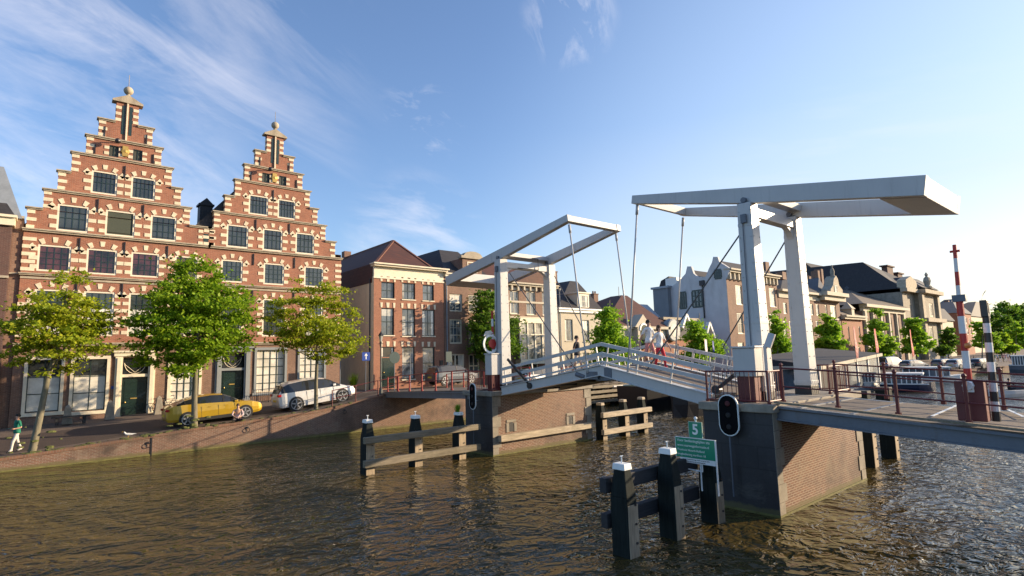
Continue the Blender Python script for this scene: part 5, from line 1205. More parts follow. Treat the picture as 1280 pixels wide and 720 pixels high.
fender('pale timber fender of three piles standing in the bridge opening', [23.73, 25.65, 27.35], 20.85, [1.95, 2.0, 2.02], [(1.32, .27), (.42, .27)], w=.25, beammat=M['wood_pale'], ext=(.35, .35), pegs=False, capmat=M['wood_pale'])
fender('two dark piles with a short crossbeam behind the right pier under the deck', [24.96, 27.5], 8.35, [2.9, 2.9], [(1.35, .28)], w=.28, beammat=M['wood_dark'], ext=(-.2, -.1), pegs=False, capmat=M['wood_dark'], face=1, taper=.9)
fender('distant timber fender piles beyond the right pier near the moored boats', [30.6, 33.0, 35.4], 12.2, [1.2, 1.2, 1.2], [(.8, .2)], w=.2, beammat=M['wood_dark'], pegs=False, capmat=M['wood_dark'], ext=(.2, .2)) if False else None
# grass tuft on a left pile
def tuft(name, label, c, h, n, mat, spread=.12, top=True):
    rs = random.Random(n); mb = MB()
    for i in range(n):
        a = rs.uniform(0, 6.28); l = h*rs.uniform(.5, 1); s = spread*rs.uniform(.3, 1.6); b0 = Vector(c)+Vector((rs.uniform(-.07, .07), rs.uniform(-.07, .07), 0))
        e = b0+Vector((math.cos(a)*s, math.sin(a)*s, l)); m_ = (b0+e)/2+Vector((0, 0, l*.15)); p = Vector((-math.sin(a), math.cos(a), 0))*.018
        mb.add([b0-p, b0+p, m_+p*.8, e, m_-p*.8], [(0, 1, 2, 4), (4, 2, 3)])
    return single(mb, name, mat, label, 'plant', c, fixn=False)
tuft('weed_plant', 'tuft of green weed sprouting from the right pile of the left fender', (15.05, 21.95, 2.1), .42, 60, M['leaf_mid'], .16)
# ---------------------------------------------------------------- signs and signals
def text(t, s, size, loc, mat, ext=.003, align='CENTER', rot=(R(90), 0, 0), name='lettering', bold=0, sx=1):
    cu = bpy.data.curves.new(name, 'FONT'); cu.body = s; cu.size = size; cu.align_x = align; cu.align_y = 'CENTER'; cu.extrude = ext; cu.offset = bold
    o = bpy.data.objects.new(name, cu); col.objects.link(o); dg = bpy.context.evaluated_depsgraph_get(); me = bpy.data.meshes.new_from_object(o.evaluated_get(dg)); bpy.data.objects.remove(o)
    me.materials.clear(); me.materials.append(mat); o = bpy.data.objects.new(name, me); col.objects.link(o)
    r = t
    while r.parent is not None: r = r.parent
    o.parent = t; o.location = Vector(loc)-BASE.get(r.name, Vector((0, 0, 0))); o.rotation_euler = rot; o.scale = (sx, 1, 1); return o
XB = 13.72   # both boards face up the canal (-x)
yl_, yr_ = PX(845, 560, XB).y, PX(894, 565, XB).y; zt_ = PX(845, 546, XB).z; zb_ = PX(894, 583, XB).z; zg = zb_+(zt_-zb_)*.20
t = T('information_sign', 'green waterway information sign with white text on the foreground fender', 'sign', (XB, (yl_+yr_)/2, zb_))
mb = MB(); mb.box(XB, XB+.03, yr_, yl_, zg, zt_); pa = mb.build('panel', M['sign_green'], t, bevel=.005)
mb = MB(); mb.box(XB-.006, XB+.02, yr_+.01, yl_-.12, zb_, zg-.004); sb_ = mb.build('white_strip', M['sign_white'], t)
mb = MB(); e = .014; mb.box(XB-.006, XB+.035, yr_, yl_, zt_, zt_+e); mb.box(XB-.01, XB+.045, yr_-e*1.6, yr_-.001, zb_-.75, zt_+e); mb.box(XB-.006, XB+.035, yl_, yl_+e, zg, zt_); mb.build('frame', M['sign_white'], t)
TR = (R(90), 0, R(-90)); hh = zt_-zg; fy = (yl_-yr_)
for s_, sz, f in (('Voor bedieningtijden sta', .125, .14), ('www.vaarweginformatie.nl', .112, .39), ('Provincie Noord-Holland', .10, .62), ('brugbediening marifoon 18', .098, .84)):
    text(pa, s_, sz*fy/1.45, (XB-.002, yl_-.05, zt_-hh*f), M['sign_white'], align='LEFT', rot=TR, sx=.98)
for s_, f in (('Let op: draaiende brug, wacht op groen licht', .3), ('aanmelden via knop op remmingwerk', .72)):
    text(sb_, s_, .055*fy/1.45, (XB-.008, yl_-.2, zg-(zg-zb_)*f), M['black'], align='LEFT', rot=TR)
mb = MB(); ym_ = (yl_+yr_)/2; mb.tube([(XB+.06, ym_-.1, .9), (XB+.06, ym_-.1, zt_+.1)], .022, 6); mb.tube([(XB+.06, yl_-.1, zb_-.18), (XB+.06, ym_-.15, zb_-.2)], .018, 6); mb.tube([(XB+.06, ym_-.15, zb_-.2), (XB+.06, ym_-.15, zb_)], .018, 6); mb.build('bracket', M['sign_white'], t)
n0, n1 = PX(860.5, 527, XB), PX(877.5, 546, XB); w5 = (n0.y-n1.y)/2; cy5 = (n0.y+n1.y)/2; z5 = zt_+.035; h5 = PX(869, 528, XB).z-z5
t5 = T('number_sign', 'square green sign with white number 5 above the information sign', 'sign', (XB, cy5, z5))
mb = MB(); mb.box(XB, XB+.02, cy5-w5, cy5+w5, z5, z5+h5); p5 = mb.build('panel', M['sign_green'], t5, bevel=.004)
mb = MB(); e = .014
mb.box(XB+.003, XB+.024, cy5-w5-e, cy5+w5+e, z5-e, z5-.001); mb.box(XB+.003, XB+.024, cy5-w5-e, cy5+w5+e, z5+h5+.001, z5+h5+e); mb.box(XB+.003, XB+.024, cy5-w5-e, cy5-w5-.001, z5, z5+h5); mb.box(XB+.003, XB+.024, cy5+w5+.001, cy5+w5+e, z5, z5+h5); mb.build('border', colr('sign_edge', (.35, .5, .42)), t5)
text(p5, '5', h5*.95, (XB-.003, cy5, z5+h5*.5), M['sign_white'], bold=.010, rot=TR)
mb = MB(); mb.tube([(XB+.05, cy5, zt_-.1), (XB+.05, cy5, z5+h5+.08)], .025, 8); mb.ball((XB+.05, cy5, z5+h5+.10), .05, 8); mb.build('post', M['sign_white'], t5)
M['matt_black'] = plain('matt_black', (.006, .006, .007), .9, var=.1, bmp=0); M['matt_black'].node_tree.nodes['Principled BSDF'].inputs['Specular IOR Level'].default_value = .1
def shiplight(label, x, y, z0, z1, w, zfoot, face=(0, -1, 0), red=True):
    """oval signal board with a light strip border; board faces -x (up the canal)"""
    t = T('ship_signal', label, 'signal', (x, y, z0), 'oval shipping signals on the bridge piers')
    def oval(mb, hw, za, zb, x0, x1, n=10):
        pts = [(y+hw*math.cos(a), zb-hw+hw*math.sin(a)) for a in np.linspace(0, math.pi, n)]+[(y+hw*math.cos(a), za+hw+hw*math.sin(a)) for a in np.linspace(math.pi, 2*math.pi, n)]
        mb.prism(pts, x0, x1, 'x')
    mb = MB(); oval(mb, w, z0, z1, x-.02, x+.02); mb.build('border', M['sign_white'], t)
    mb = MB(); oval(mb, w-.035, z0+.035, z1-.035, x-.035, x-.021); bo = mb.build('board', M['matt_black'], t)
    for f in (.22, .5, .78):
        zz = z0+(z1-z0)*f; mb = MB(); mb.lathe((x-.04, y, zz), [(.085, 0), (.088, -.012), (.095, -.012), (.098, 0)], 12, 'x'); lo = mb.build('lamp', M['matt_black'], t)
        q = MB(); q.lathe((x-.042, y, zz), [(.085, 0), (.06, -.02)], 12, 'x'); q.build('lens', colr('lens_red', (.07, .004, .008), .6) if f > .7 and red else colr('lens_dark', (.008, .008, .008), .7), lo)
    mb = MB(); mb.tube([(x+.05, y+w*.15, zfoot), (x+.05, y+w*.15, z0+.3)], .025, 6); mb.tube([(x+.05, y, z0+.4), (x+.3, y, z0+.4)], .03, 6); mb.build('pole', M['steel_grey'], t)
    return t
a, b = PY(911, 495, 8.4), PY(911, 545, 8.4)
shiplight('large oval black shipping signal with white rim on the right pier', 15.62, PX(911, 520, 15.62).y, PX(911, 545, 15.62).z, PX(911, 493, 15.62).z, .315, .4)
shiplight('smaller oval shipping signal seen from the side on the left pier', 15.9, PX(591, 500, 15.9).y, PX(591, 512, 15.9).z, PX(591, 479, 15.9).z, .25, .3)
# crossing barriers
def striped_pole(mb_r, mb_w, base, top, r0, r1, bands, first=0):
    base, top = Vector(base), Vector(top)
    for i in range(bands):
        p = base.lerp(top, i/bands); q = base.lerp(top, (i+1)/bands); ra = r0+(r1-r0)*i/bands; rb = r0+(r1-r0)*(i+1)/bands
        (mb_r if (i+first) % 2 == 0 else mb_w).tube([p, q], [ra, rb], 10)
yb = 3.3
bx0, bx1 = PY(1198, 500, yb).x, PY(1235, 500, yb).x
bp = PX(1216, 526, 16.7); 
t = T('crossing_barrier', 'raised red and white barrier pole on its dark red cabinet, right end of the bridge', 'barrier', (16.7, 3.2, 2.83), 'raised crossing barriers')
xb_ = 16.75; ya_, yb_ = PX(1197, 500, xb_).y, PX(1234, 500, xb_).y; zf = dzr(3.3); zt_ = PX(1216, 476, xb_).z
mb = MB(); mb.box(xb_-.18, xb_+.22, yb_, ya_, zf, zt_); mb.build('cabinet', M['rail_red'], t, bevel=.02)
ymid = (ya_+yb_)/2; ptop = PX(1193, 306, xb_); pbase = Vector((xb_-.02, ymid+.02, zt_-.12)); pj = PX(1199, 374, xb_)
fr = MB(); fw_ = MB(); striped_pole(fr, fw_, pbase, pj, .080, .072, 5, 0); 
fr.tube([pj, pj.lerp(ptop, .35)], [.05, .045], 8) if False else None
r2, w2 = MB(), MB(); striped_pole(r2, w2, pj, ptop, .05, .042, 4, 1); fr.v += []; 
for src, dst in ((r2, fr), (w2, fw_)): dst.add(src.v, src.f)
pc = ptop.lerp(pj, .12); fr.tube([pc-Vector((0, .1, 0)), pc+Vector((0, .1, 0))], .03, 6)
arm = fr.build('pole', M['barrier_red'], t, smooth=False); fw_.build('white_bands', M['barrier_white'], arm)
mb = MB(); mb.box(pj.x-.1, pj.x+.1, pj.y-.14, pj.y+.12, pj.z-.06, pj.z+.10); mb.build('clamp', M['steel_grey'], arm); lc = pbase.lerp(pj, .46)
mb = MB(); mb.ball((lc.x-.1, lc.y-.08, lc.z), .07, 8); mb.build('lamp', colr('amber', (.75, .25, .05), .2), arm)
mb = MB(); mb.box(xb_-.24, xb_-.19, ymid-.1, ymid+.1, zt_-.25, zt_-.05); mb.lathe((xb_-.2, ymid, zt_-.1), [(.1, -.1), (.12, 0), (.1, .1)], 8, 'x'); mb.build('hinge', M['sign_white'], t)
t = T('striped_signal_post', 'black and white banded signal post with dark lamp head at the right edge', 'signal', (17.1, 2.95, 2.82))
xs_ = 17.1; p0 = PX(1246, 527, xs_); p1 = PX(1232, 392, xs_); kb, kw = MB(), MB(); striped_pole(kb, kw, (xs_, p0.y, dzr(p0.y)), p1, .085, .072, 11, 0)
po = kb.build('pole', M['pole_black'], t); kw.build('white_bands', M['barrier_white'], po)
ph = PX(1230, 378, xs_); mb = MB(); mb.bar(p1, (xs_, ph.y, ph.z+.0), .12, .16); mb.box(xs_-.12, xs_+.1, ph.y-.07, ph.y+.07, ph.z-.35, ph.z+.05); mb.build('lamp_head', M['pole_black'], t, bevel=.015)
# white crescent hood over the signal
mb = MB(); c = PX(1236, 386, xs_); 
arc = [(c.y-.02+.16*math.cos(a), c.z+.02+.44*math.sin(a)) for a in np.linspace(-1.35, 1.35, 11)]; arc2 = [(c.y+.03+.10*math.cos(a), c.z+.02+.40*math.sin(a)) for a in np.linspace(1.3, -1.3, 11)]
mb.prism(arc+arc2, xs_+.05, xs_+.09, 'x'); mb.build('white_hood', M['sign_white'], t)
# left barrier with the round warning disc
yl = 21.6; lb = PY(617, 444, yl); lt = PY(615, 389, yl)
t = T('crossing_barrier', 'red and white barrier pole with round counterweight disc beside the left tower', 'barrier', (lb.x, yl, lb.z-1), 'raised crossing barriers')
fr, fw_ = MB(), MB(); striped_pole(fr, fw_, (lb.x, yl, lb.z-.1), (lt.x, yl, lt.z), .07, .055, 6, 1); arm = fr.build('pole', M['barrier_red'], t); fw_.build('white_bands', M['barrier_white'], arm)
dc = PY(613, 430, yl-.1); mb = MB(); n = 24
for i in range(n): 
    a0, a1 = 2*math.pi*i/n, 2*math.pi*(i+1)/n
    mb.prism([(dc.x+rr*math.cos(a), dc.z+rr*math.sin(a)) for rr, a in ((.46, a0), (.46, a1), (.36, a1), (.36, a0))], yl-.14, yl-.10)
mb.build('disc_ring', M['sign_white'], t); mb = MB(); mb.lathe((dc.x+.12, yl-.12, dc.z+.02), [(.22, 0), (.22, .05)], 14, 'y'); mb.build('red_disc', M['barrier_red'], t)
mb = MB(); cc = PY(609, 419, yl); mb.prism([(cc.x-.28, cc.z-.05), (cc.x-.15, cc.z+.18), (cc.x+.12, cc.z+.22), (cc.x+.3, cc.z+.1), (cc.x+.1, cc.z+.05), (cc.x-.1, cc.z-.02)], yl-.12, yl-.06); mb.build('visor', M['steel_white'], t)
mb = MB(); mb.box(lb.x-.12, lb.x+.12, yl-.12, yl+.12, 3.0, lb.z-.1); mb.build('stand', M['steel_grey'], t)
# road signs, lamp, bollards
def signpost(name, label, px, pyb, pyt, y, kind):
    b_ = PY(px, pyb, y); z0 = gz(b_.x, y); tp = PY(px, pyt, y); t = T(name, label, 'sign', (b_.x, y, z0))
    mb = MB(); mb.tube([(b_.x, y, z0), (b_.x, y, tp.z)], .035, 7); mb.build('pole', M['steel_grey'], t)
    if kind == 'blue':
        s = .33; mb = MB(); mb.box(b_.x-s, b_.x+s, y-.06, y-.04, tp.z-.3, tp.z+.36); p = mb.build('panel', M['sign_blue'], t, bevel=.005)
        mb = MB(); mb.box(b_.x-.035, b_.x+.035, y-.067, y-.061, tp.z-.2, tp.z+.1); mb.prism([(b_.x-.14, tp.z+.08), (b_.x+.14, tp.z+.08), (b_.x, tp.z+.28)], y-.067, y-.061); mb.build('white_arrow', M['sign_white'], p)
    if kind == 'round': mb = MB(); mb.lathe((b_.x, y-.05, tp.z), [(.42, 0), (.42, .02)], 20, 'y'); mb.build('disc', colr('sign_back', (.025, .055, .055), .5), t)
    if kind == 'box': mb = MB(); mb.box(b_.x-.3, b_.x+.3, y-.06, y-.03, tp.z-.45, tp.z+.45); mb.build('panel', M['sign_back'] if 'sign_back' in M else M['steel_grey'], t, bevel=.02)
    return t
signpost('road_sign', 'square blue one way sign with white arrow in front of the cream side wall', 457, 480, 446, 41.5, 'blue')
signpost('road_sign', 'round road sign seen from behind, dark green back, beside the lamp post', 493, 492, 447, 36.2, 'round')
signpost('road_sign', 'rectangular sign seen from behind beside the brown brick house', 561, 480, 446, 41, 'box')
signpost('road_sign', 'thin bare signpost at the mouth of the alley by the silver car', 425, 480, 452, 42.5, 'none')
signpost('road_sign', 'bare dark post by the left bridge deck in front of the curtained windows', 513, 491, 442, 36.3, 'none')
lx = PY(476, 493, 35.6); z0 = gz(lx.x, 35.6); zt_ = PY(476, 420, 35.6).z
t = T('street_lamp', 'dark classic street lamp on the quay before the orange brick house', 'street lamp', (lx.x, 35.6, z0))
mb = MB(); mb.lathe((lx.x, 35.6, z0), [(.12, 0), (.12, .35), (.07, .45), (.055, 1.0), (.045, zt_-z0-.5), (.08, zt_-z0-.45), (.03, zt_-z0-.38)], 10); mb.build('pole', colr('lamp_paint', (.10, .11, .10), .5), t)
mb = MB(); mb.lathe((lx.x, 35.6, zt_-.38), [(.09, 0), (.17, .38), (.17, .40)], 6); lo = mb.build('lantern', M['glass_pale'], t); mb = MB(); mb.lathe((lx.x, 35.6, zt_+.02), [(.22, 0), (.12, .16), (.04, .24), (.03, .32)], 6); mb.build('lantern_roof', M['iron'], lo)
for k in range(2): mb = MB(); mb.tube([(lx.x-.2+.4*k, 35.6, zt_-.55), (lx.x, 35.6, zt_-.5)], .02, 5); mb.build('bracket', M['iron'], t)
def bollard(label, px, py, h=1.0):
    p = PY(px, py, 42.9); z = gz(p.x, 42.9)
    mb = MB(); mb.frustum((p.x, 42.9), .26, .26, .13, .13, z-.05, z+h); mb.frustum((p.x, 42.9), .13, .13, .02, .02, z+h, z+h+.12); return single(mb, 'stone_bollard', M['pier_stone'], label, 'bollard', (p.x, 42.9, z), 'stone bollards against the gable houses', bevel=.02)
bollard('stone bollard between the two big ground floor windows', 84, 525, .95); bollard('stone bollard left of the green front door', 137, 520); bollard('stone bollard right of the green front door, beside the bicycle', 198, 518)
# stone bench
p = PY(88, 530, 42.2); mb = MB(); z = gz(p.x, 42.2); mb.box(p.x-.9, p.x+.9, 42.0, 42.45, z+.40, z+.48); mb.box(p.x-.7, p.x-.55, 42.05, 42.4, z, z+.4); mb.box(p.x+.55, p.x+.7, 42.05, 42.4, z, z+.4); single(mb, 'bench', M['wood_dark'], 'low dark bench on the pavement before the left gable house', 'bench', (p.x, 42.2, z))
# sloping window boards / wooden box pile near the left edge
# ---------------------------------------------------------------- bicycle
def bicycle(label, x, y, z, rz, mat):
    t = T('bicycle', label, 'bicycle', (x, y, z), None, rz, local=True)
    for cx in (-.52, .52):
        mb = MB(); n = 20
        mb.tube([(cx+.33*math.cos(2*math.pi*i/n), 0, .34+.33*math.sin(2*math.pi*i/n)) for i in range(n+1)], .02, 5)
        for i in range(8): mb.tube([(cx, 0, .34), (cx+.32*math.cos(i*.785), 0, .34+.32*math.sin(i*.785))], .004, 3)
        mb.build('wheel', M['rubber'], t)
    mb = MB(); A, Bb, S, Hd, Fk = (-.52, 0, .34), (-.1, 0, .32), (-.22, 0, .86), (.34, 0, .92), (.52, 0, .34)
    for p, q in ((A, Bb), (A, S), (Bb, S), (Bb, Hd), (S, (.31, 0, .86)), (Hd, Fk)): mb.tube([p, q], .018, 6)
    mb.build('frame', mat, t)
    mb = MB(); mb.box(-.36, -.12, -.06, .06, .90, .96); mb.build('saddle', M['rubber'], t, bevel=.02)
    mb = MB(); mb.tube([Hd, (.30, 0, 1.08)], .014, 5); mb.tube([(.12, -.28, 1.06), (.30, -.2, 1.10), (.33, 0, 1.08), (.30, .2, 1.10), (.12, .28, 1.06)], .014, 5); mb.build('handlebar', M['iron'], t); return t
p = PY(192, 523, 43.2); bicycle('dark bicycle leaning at the wall between the green door and the yellow car', p.x+.3, 43.3, gz(p.x, 43.3), R(8), M['iron'])
p = PY(206, 523, 43.2); bicycle('black bicycle parked partly behind the yellow car', p.x+.1, 42.9, gz(p.x, 43.2), R(-12), M['black'])
# low fence before the right gable house windows
p, q = PY(315, 500, 43.0), PY(376, 492, 43.0); t_ = railing('low dark iron fence under the big window of the right gable house', [(x, 43.0, gz(x, 43)) for x in np.linspace(p.x, q.x, 4)], .95, .03, (1.0, .1), mat=M['iron'], bal=True)
# ---------------------------------------------------------------- cars
def car(label, x, y, z, rz, pitch, col_, kind='hatch', L_=4.4, W=1.82, Hh=1.5, group=None, simple=False, alloy=None):
    t = T('parked_car', label, 'car', (x, y, z), group, rz, local=True, ry=pitch)
    hw = W/2; P = {
     'suv': [(-.5,.42,.62,.80,.80,0),(-.485,.28,.64,.96,.96,0),(-.44,.26,.68,1.07,1.10,.10),(-.40,.25,.68,1.10,1.19,.6),(-.32,.24,.68,1.12,1.37,.8),(-.2,.24,.68,1.10,1.50,.95),(-.05,.24,.68,1.07,1.54,1),(.07,.24,.67,1.04,1.49,.95),(.16,.24,.66,1.01,1.31,.8),(.245,.24,.64,.96,1.06,.5),(.28,.24,.64,.955,.985,.0),(.38,.25,.62,.90,.93,0),(.455,.28,.58,.80,.82,0),(.49,.34,.50,.68,.70,0),(.5,.42,.48,.58,.58,0)],
     'hatch': [(-.5,.40,.60,.78,.80,0),(-.49,.28,.62,.96,.98,0),(-.465,.25,.62,1.0,1.16,.5),(-.43,.24,.64,1.0,1.38,.85),(-.36,.24,.64,.99,1.49,.95),(-.2,.24,.64,.97,1.54,1),(-.02,.24,.64,.95,1.54,1),(.1,.24,.63,.93,1.46,.95),(.2,.24,.62,.92,1.26,.8),(.29,.24,.62,.90,1.02,.5),(.33,.24,.62,.88,.93,.0),(.42,.25,.60,.79,.83,0),(.475,.29,.56,.68,.71,0),(.495,.34,.50,.6,.62,0),(.5,.42,.46,.54,.54,0)],
     'van': [(-.5,.40,.7,1.0,1.05,0),(-.49,.28,.7,1.05,1.7,.9),(-.45,.26,.7,1.06,1.86,1),(-.2,.26,.7,1.06,1.92,1),(.05,.26,.7,1.05,1.92,1),(.2,.26,.7,1.04,1.86,.95),(.30,.26,.7,1.02,1.5,.8),(.37,.26,.68,.99,1.12,.4),(.40,.28,.66,.96,1.02,0),(.47,.32,.6,.85,.88,0),(.5,.42,.5,.7,.72,0)]}[kind]
    k = Hh/(1.92 if kind == 'van' else 1.54)
    rings = []
    for (u, zb, zm, zbelt, zr, cab) in P:
        X = u*L_; nose = 1-.22*max(0, (abs(u)-.40)/.1)**2*.9
        w0 = hw*nose; wr = w0*(.97-.22*cab) if cab else w0*.86
        zb, zm, zbelt, zr = zb*k, zm*k, zbelt*k, zr*k
        rings.append([(X, -w0*.93, zb), (X, -w0*1.0, zb+.14), (X, -w0*1.0, zm), (X, -w0*.975, zbelt), (X, -wr, max(zr-.07*cab, zbelt+.002)), (X, -wr*.7, zr+.0), (X, 0, zr+.02),
                      (X, wr*.7, zr), (X, wr, max(zr-.07*cab, zbelt+.002)), (X, w0*.975, zbelt), (X, w0*1.0, zm), (X, w0*1.0, zb+.14), (X, w0*.93, zb)])
    body_ = MB(); sidew, front_, rear_ = MB(), MB(), MB(); n = len(rings[0])
    ncab = [i for i, p in enumerate(P) if p[5] >= .5]; f, l = ncab[0], ncab[-1]
    for i in range(len(rings)-1):
        for j in range(n-1):
            q = [rings[i][j], rings[i+1][j], rings[i+1][j+1], rings[i][j+1]]
            if j in (3, 8) and f <= i < l: sidew.add(q, [(0, 1, 2, 3)])
            elif j in (4, 5, 6, 7) and i >= l-1-(kind != 'van')*1 and i < l+ (1 if kind != 'van' else 1) : front_.add(q, [(0, 1, 2, 3)])
            elif j in (4, 5, 6, 7) and f-1 <= i < f+1: rear_.add(q, [(0, 1, 2, 3)])
            else: body_.add(q, [(0, 1, 2, 3)])
        body_.add([rings[i][0], rings[i+1][0], rings[i+1][-1], rings[i][-1]], [(0, 1, 2, 3)])
    body_.add(rings[0], [tuple(range(n))]); body_.add(rings[-1], [tuple(range(n))])
    bo = body_.build('body', paint('paint_'+label[:10], col_), t, smooth=True)
    es = bo.modifiers.new('es', 'EDGE_SPLIT'); es.split_angle = R(38)
    G = M['glass_dark']
    so_ = sidew.build('side_windows', G, t, smooth=True); front_.build('windscreen', G, t, smooth=True); rear_.build('rear_window', G, t, smooth=True)
    pl_b = MB()   # pillars
    for i in ([f+1, (f+l)//2+1, l-1] if not simple else [(f+l)//2]):
        for j in (3, 8):
            a_, b_ = Vector(rings[i][j]), Vector(rings[i][j+1]); s = -1 if j == 3 else 1
            pl_b.bar(a_+Vector((0, s*.008, 0)), b_+Vector((0, s*.008, 0)), .07, .02)
    pl_b.build('pillars', M['black'] if not kind == 'van' else bo.data.materials[0], bo)
    wb = .30*L_; wr_ = .335*k*1.02
    for sx in (-1, 1):
        for sy in (-1, 1):
            cx, cy = sx*wb, sy*(hw-.10)
            ar = MB(); ar.lathe((cx, sy*(hw-.06), wr_), [(wr_+.07, -.07), (wr_+.07, .068)], 20, 'y'); ar.build('wheel_arch', M['black'], t)
            wm_ = MB(); wm_.lathe((cx, cy, wr_), [(wr_-.05, -.1), (wr_, -.08), (wr_, .115), (wr_-.03, .125), (wr_-.08, .12)] if sy > 0 else [(wr_-.08, -.12), (wr_-.03, -.125), (wr_, -.115), (wr_, .08), (wr_-.05, .1)], 22, 'y'); wo = wm_.build('wheel', M['rubber'], t, smooth=False)
            rm = MB(); yo = cy+sy*.128
            for a in range(5):
                an = a*2*math.pi/5+.3; rm.bar((cx, yo, wr_), (cx+(wr_-.08)*math.cos(an), yo, wr_+(wr_-.08)*math.sin(an)), .075, .02, up=(0, 1, 0)) 
            m_ = 20
            for i in range(m_):
                a0, a1 = 2*math.pi*i/m_, 2*math.pi*(i+1)/m_; rr = ((wr_-.06, a0), (wr_-.06, a1), (wr_-.10, a1), (wr_-.10, a0))
                rm.prism([(cx+r_*math.cos(a), wr_+r_*math.sin(a)) for r_, a in rr], yo-.012, yo+.012)
            pass
            rm.build('rim', colr('alloy', (.55, .55, .56), .3, metal=.7), wo)
            if simple: pass
    for s in (-1, 1):
        hl = MB(); hl.box(.452*L_, .484*L_, s*hw*.62-.17, s*hw*.62+.17, .66*k, .78*k); hl.build('headlight', M['glass_pale'], t, bevel=.02)
        tl = MB(); tl.box(-.506*L_, -.47*L_, s*hw*.76-.17, s*hw*.76+.17, .84*k, .96*k); tl.build('tail_light', colr('tail_red', (.35, .01, .01), .2), t, bevel=.02)
        if not simple:
            mi = MB(); mi.box(.185*L_, .225*L_, s*(hw+.02)-.02, s*(hw+.02)+.12*s*s*s if 0 else s*(hw+.02)+.1, .96*k, 1.08*k) ; mi.build('mirror', bo.data.materials[0], t, bevel=.03)
            dh = MB(); 
            for u in (-.09, .08): dh.box(u*L_, u*L_+.16, s*(hw+.004)-.012, s*(hw+.004)+.012, .86*k, .89*k)
            dh.build('door_handles', bo.data.materials[0], t)
            sl_ = MB(); 
            for u in (-.16, .015, .19): sl_.box(u*L_-.006, u*L_+.006, s*(hw-.002)-.006, s*(hw-.002)+.006, .32*k, .93*k)
            sl_.build('door_gaps', M['black'], t)
            sk = MB(); sk.box(-.22*L_, .22*L_, s*(hw-.01)-.02, s*(hw-.01)+.02, .20*k, .36*k); sk.build('sill_trim', M['rubber'] if kind == 'suv' else bo.data.materials[0], t)
    nb2 = MB(); nb2.box(-.508*L_, -.497*L_, -.26, .26, .56*k, .67*k); nb2.box(.497*L_, .508*L_, -.26, .26, .42*k, .53*k); nb2.build('number_plate', colr('plate_yellow', (.75, .55, .05), .4), t)
    gl_ = MB(); gl_.box(.488*L_, .505*L_, -.5, .5, .36*k, .52*k); gl_.build('grille', M['black'], t)
    return t
r0, f0 = PY(233, 535, 36.5), PY(309, 522, 36.5)
def gpt(x, y): return gz(x, y)
xr_, xf_ = PY(207, 520, 36.9).x, PY(326, 510, 36.9).x; xm = (xr_+xf_)/2; Lc = xf_-xr_
pt = math.atan2(gz(xf_, 37.2)-gz(xr_, 37.2), Lc)
car('mustard yellow coupe styled car parked on the quay behind the middle tree', xm, 37.3, gz(xm, 37.3), R(0), -pt, (.50, .31, .015), 'suv', Lc*1.0, 1.9, 1.62)
xr_, xf_ = PY(346, 500, 37.1).x, PY(444, 490, 37.1).x; xm = (xr_+xf_)/2; Lc = xf_-xr_; pt = math.atan2(gz(xf_, 37.2)-gz(xr_, 37.2), Lc)
car('silver white hatchback parked on the quay just before the bridge ramp', xm, 37.5, gz(xm, 37.5), R(0), -pt, (.80, .79, .77), 'hatch', Lc*.97, 1.85, 1.85)
p = PY(541, 480, 40.5); p2 = PY(585, 475, 40.5)
car('dark grey car behind the red railing near the brown brick house', (p.x+p2.x)/2, 40.3, gz(p.x, 40.3)+.25, R(2), 0, (.09, .10, .12), 'hatch', 4.5, 1.8, 1.6)
p = PY(668, 480, 41); car('white car with red lights half hidden behind the left bridge rails', p.x, 40.5, gz(p.x, 40.5)+.1, R(0), 0, (.7, .7, .7), 'hatch', 4.6, 1.8, 1.5)
p = PY(560, 482, 38.2); car('dark red car behind the bright red railing', p.x-.6, 37.8, gz(p.x, 37.8), R(0), 0, (.18, .015, .02), 'hatch', 4.0, 1.7, 1.4) if False else None
# parked row on the far quay
fc = [(1095, 461.5, 'hatch', (.10, .14, .08), 'dark green parked car at the left end of the far quay row, by the pavilion'), (1114, 461.5, 'van', (.55, .55, .56), 'pale van parked third from the left on the far quay, above the tour boats'), (1143, 462, 'hatch', (.42, .42, .40), 'pale car glinting in the sun right of the van on the far quay'),
      (1182, 460.5, 'hatch', (.22, .24, .26), 'grey car on the far quay just right of the courthouse corner'), (1201, 461, 'hatch', (.6, .6, .6), 'silver car on the far quay just left of the barrier pole'), (1229, 460, 'hatch', (.07, .07, .08), 'black car on the far quay between the barrier and the striped post')]
for px, py, kd, cc, lb in fc:
    g = PZ(px, py, .97); y = max(quay_y(min(g.x, 119))+3.2, g.y) if g.x < 119 else g.y
    g = PZ(px, py, gz(g.x, g.y) if g.x < 119 else .96)
    car(lb, g.x, g.y, .97, R(-12 if kd == 'van' else -20), 0, cc, kd, 4.5 if kd == 'hatch' else 5.0, 1.8, 1.5 if kd == 'hatch' else 2.0, 'cars parked on the far quay', simple=True)
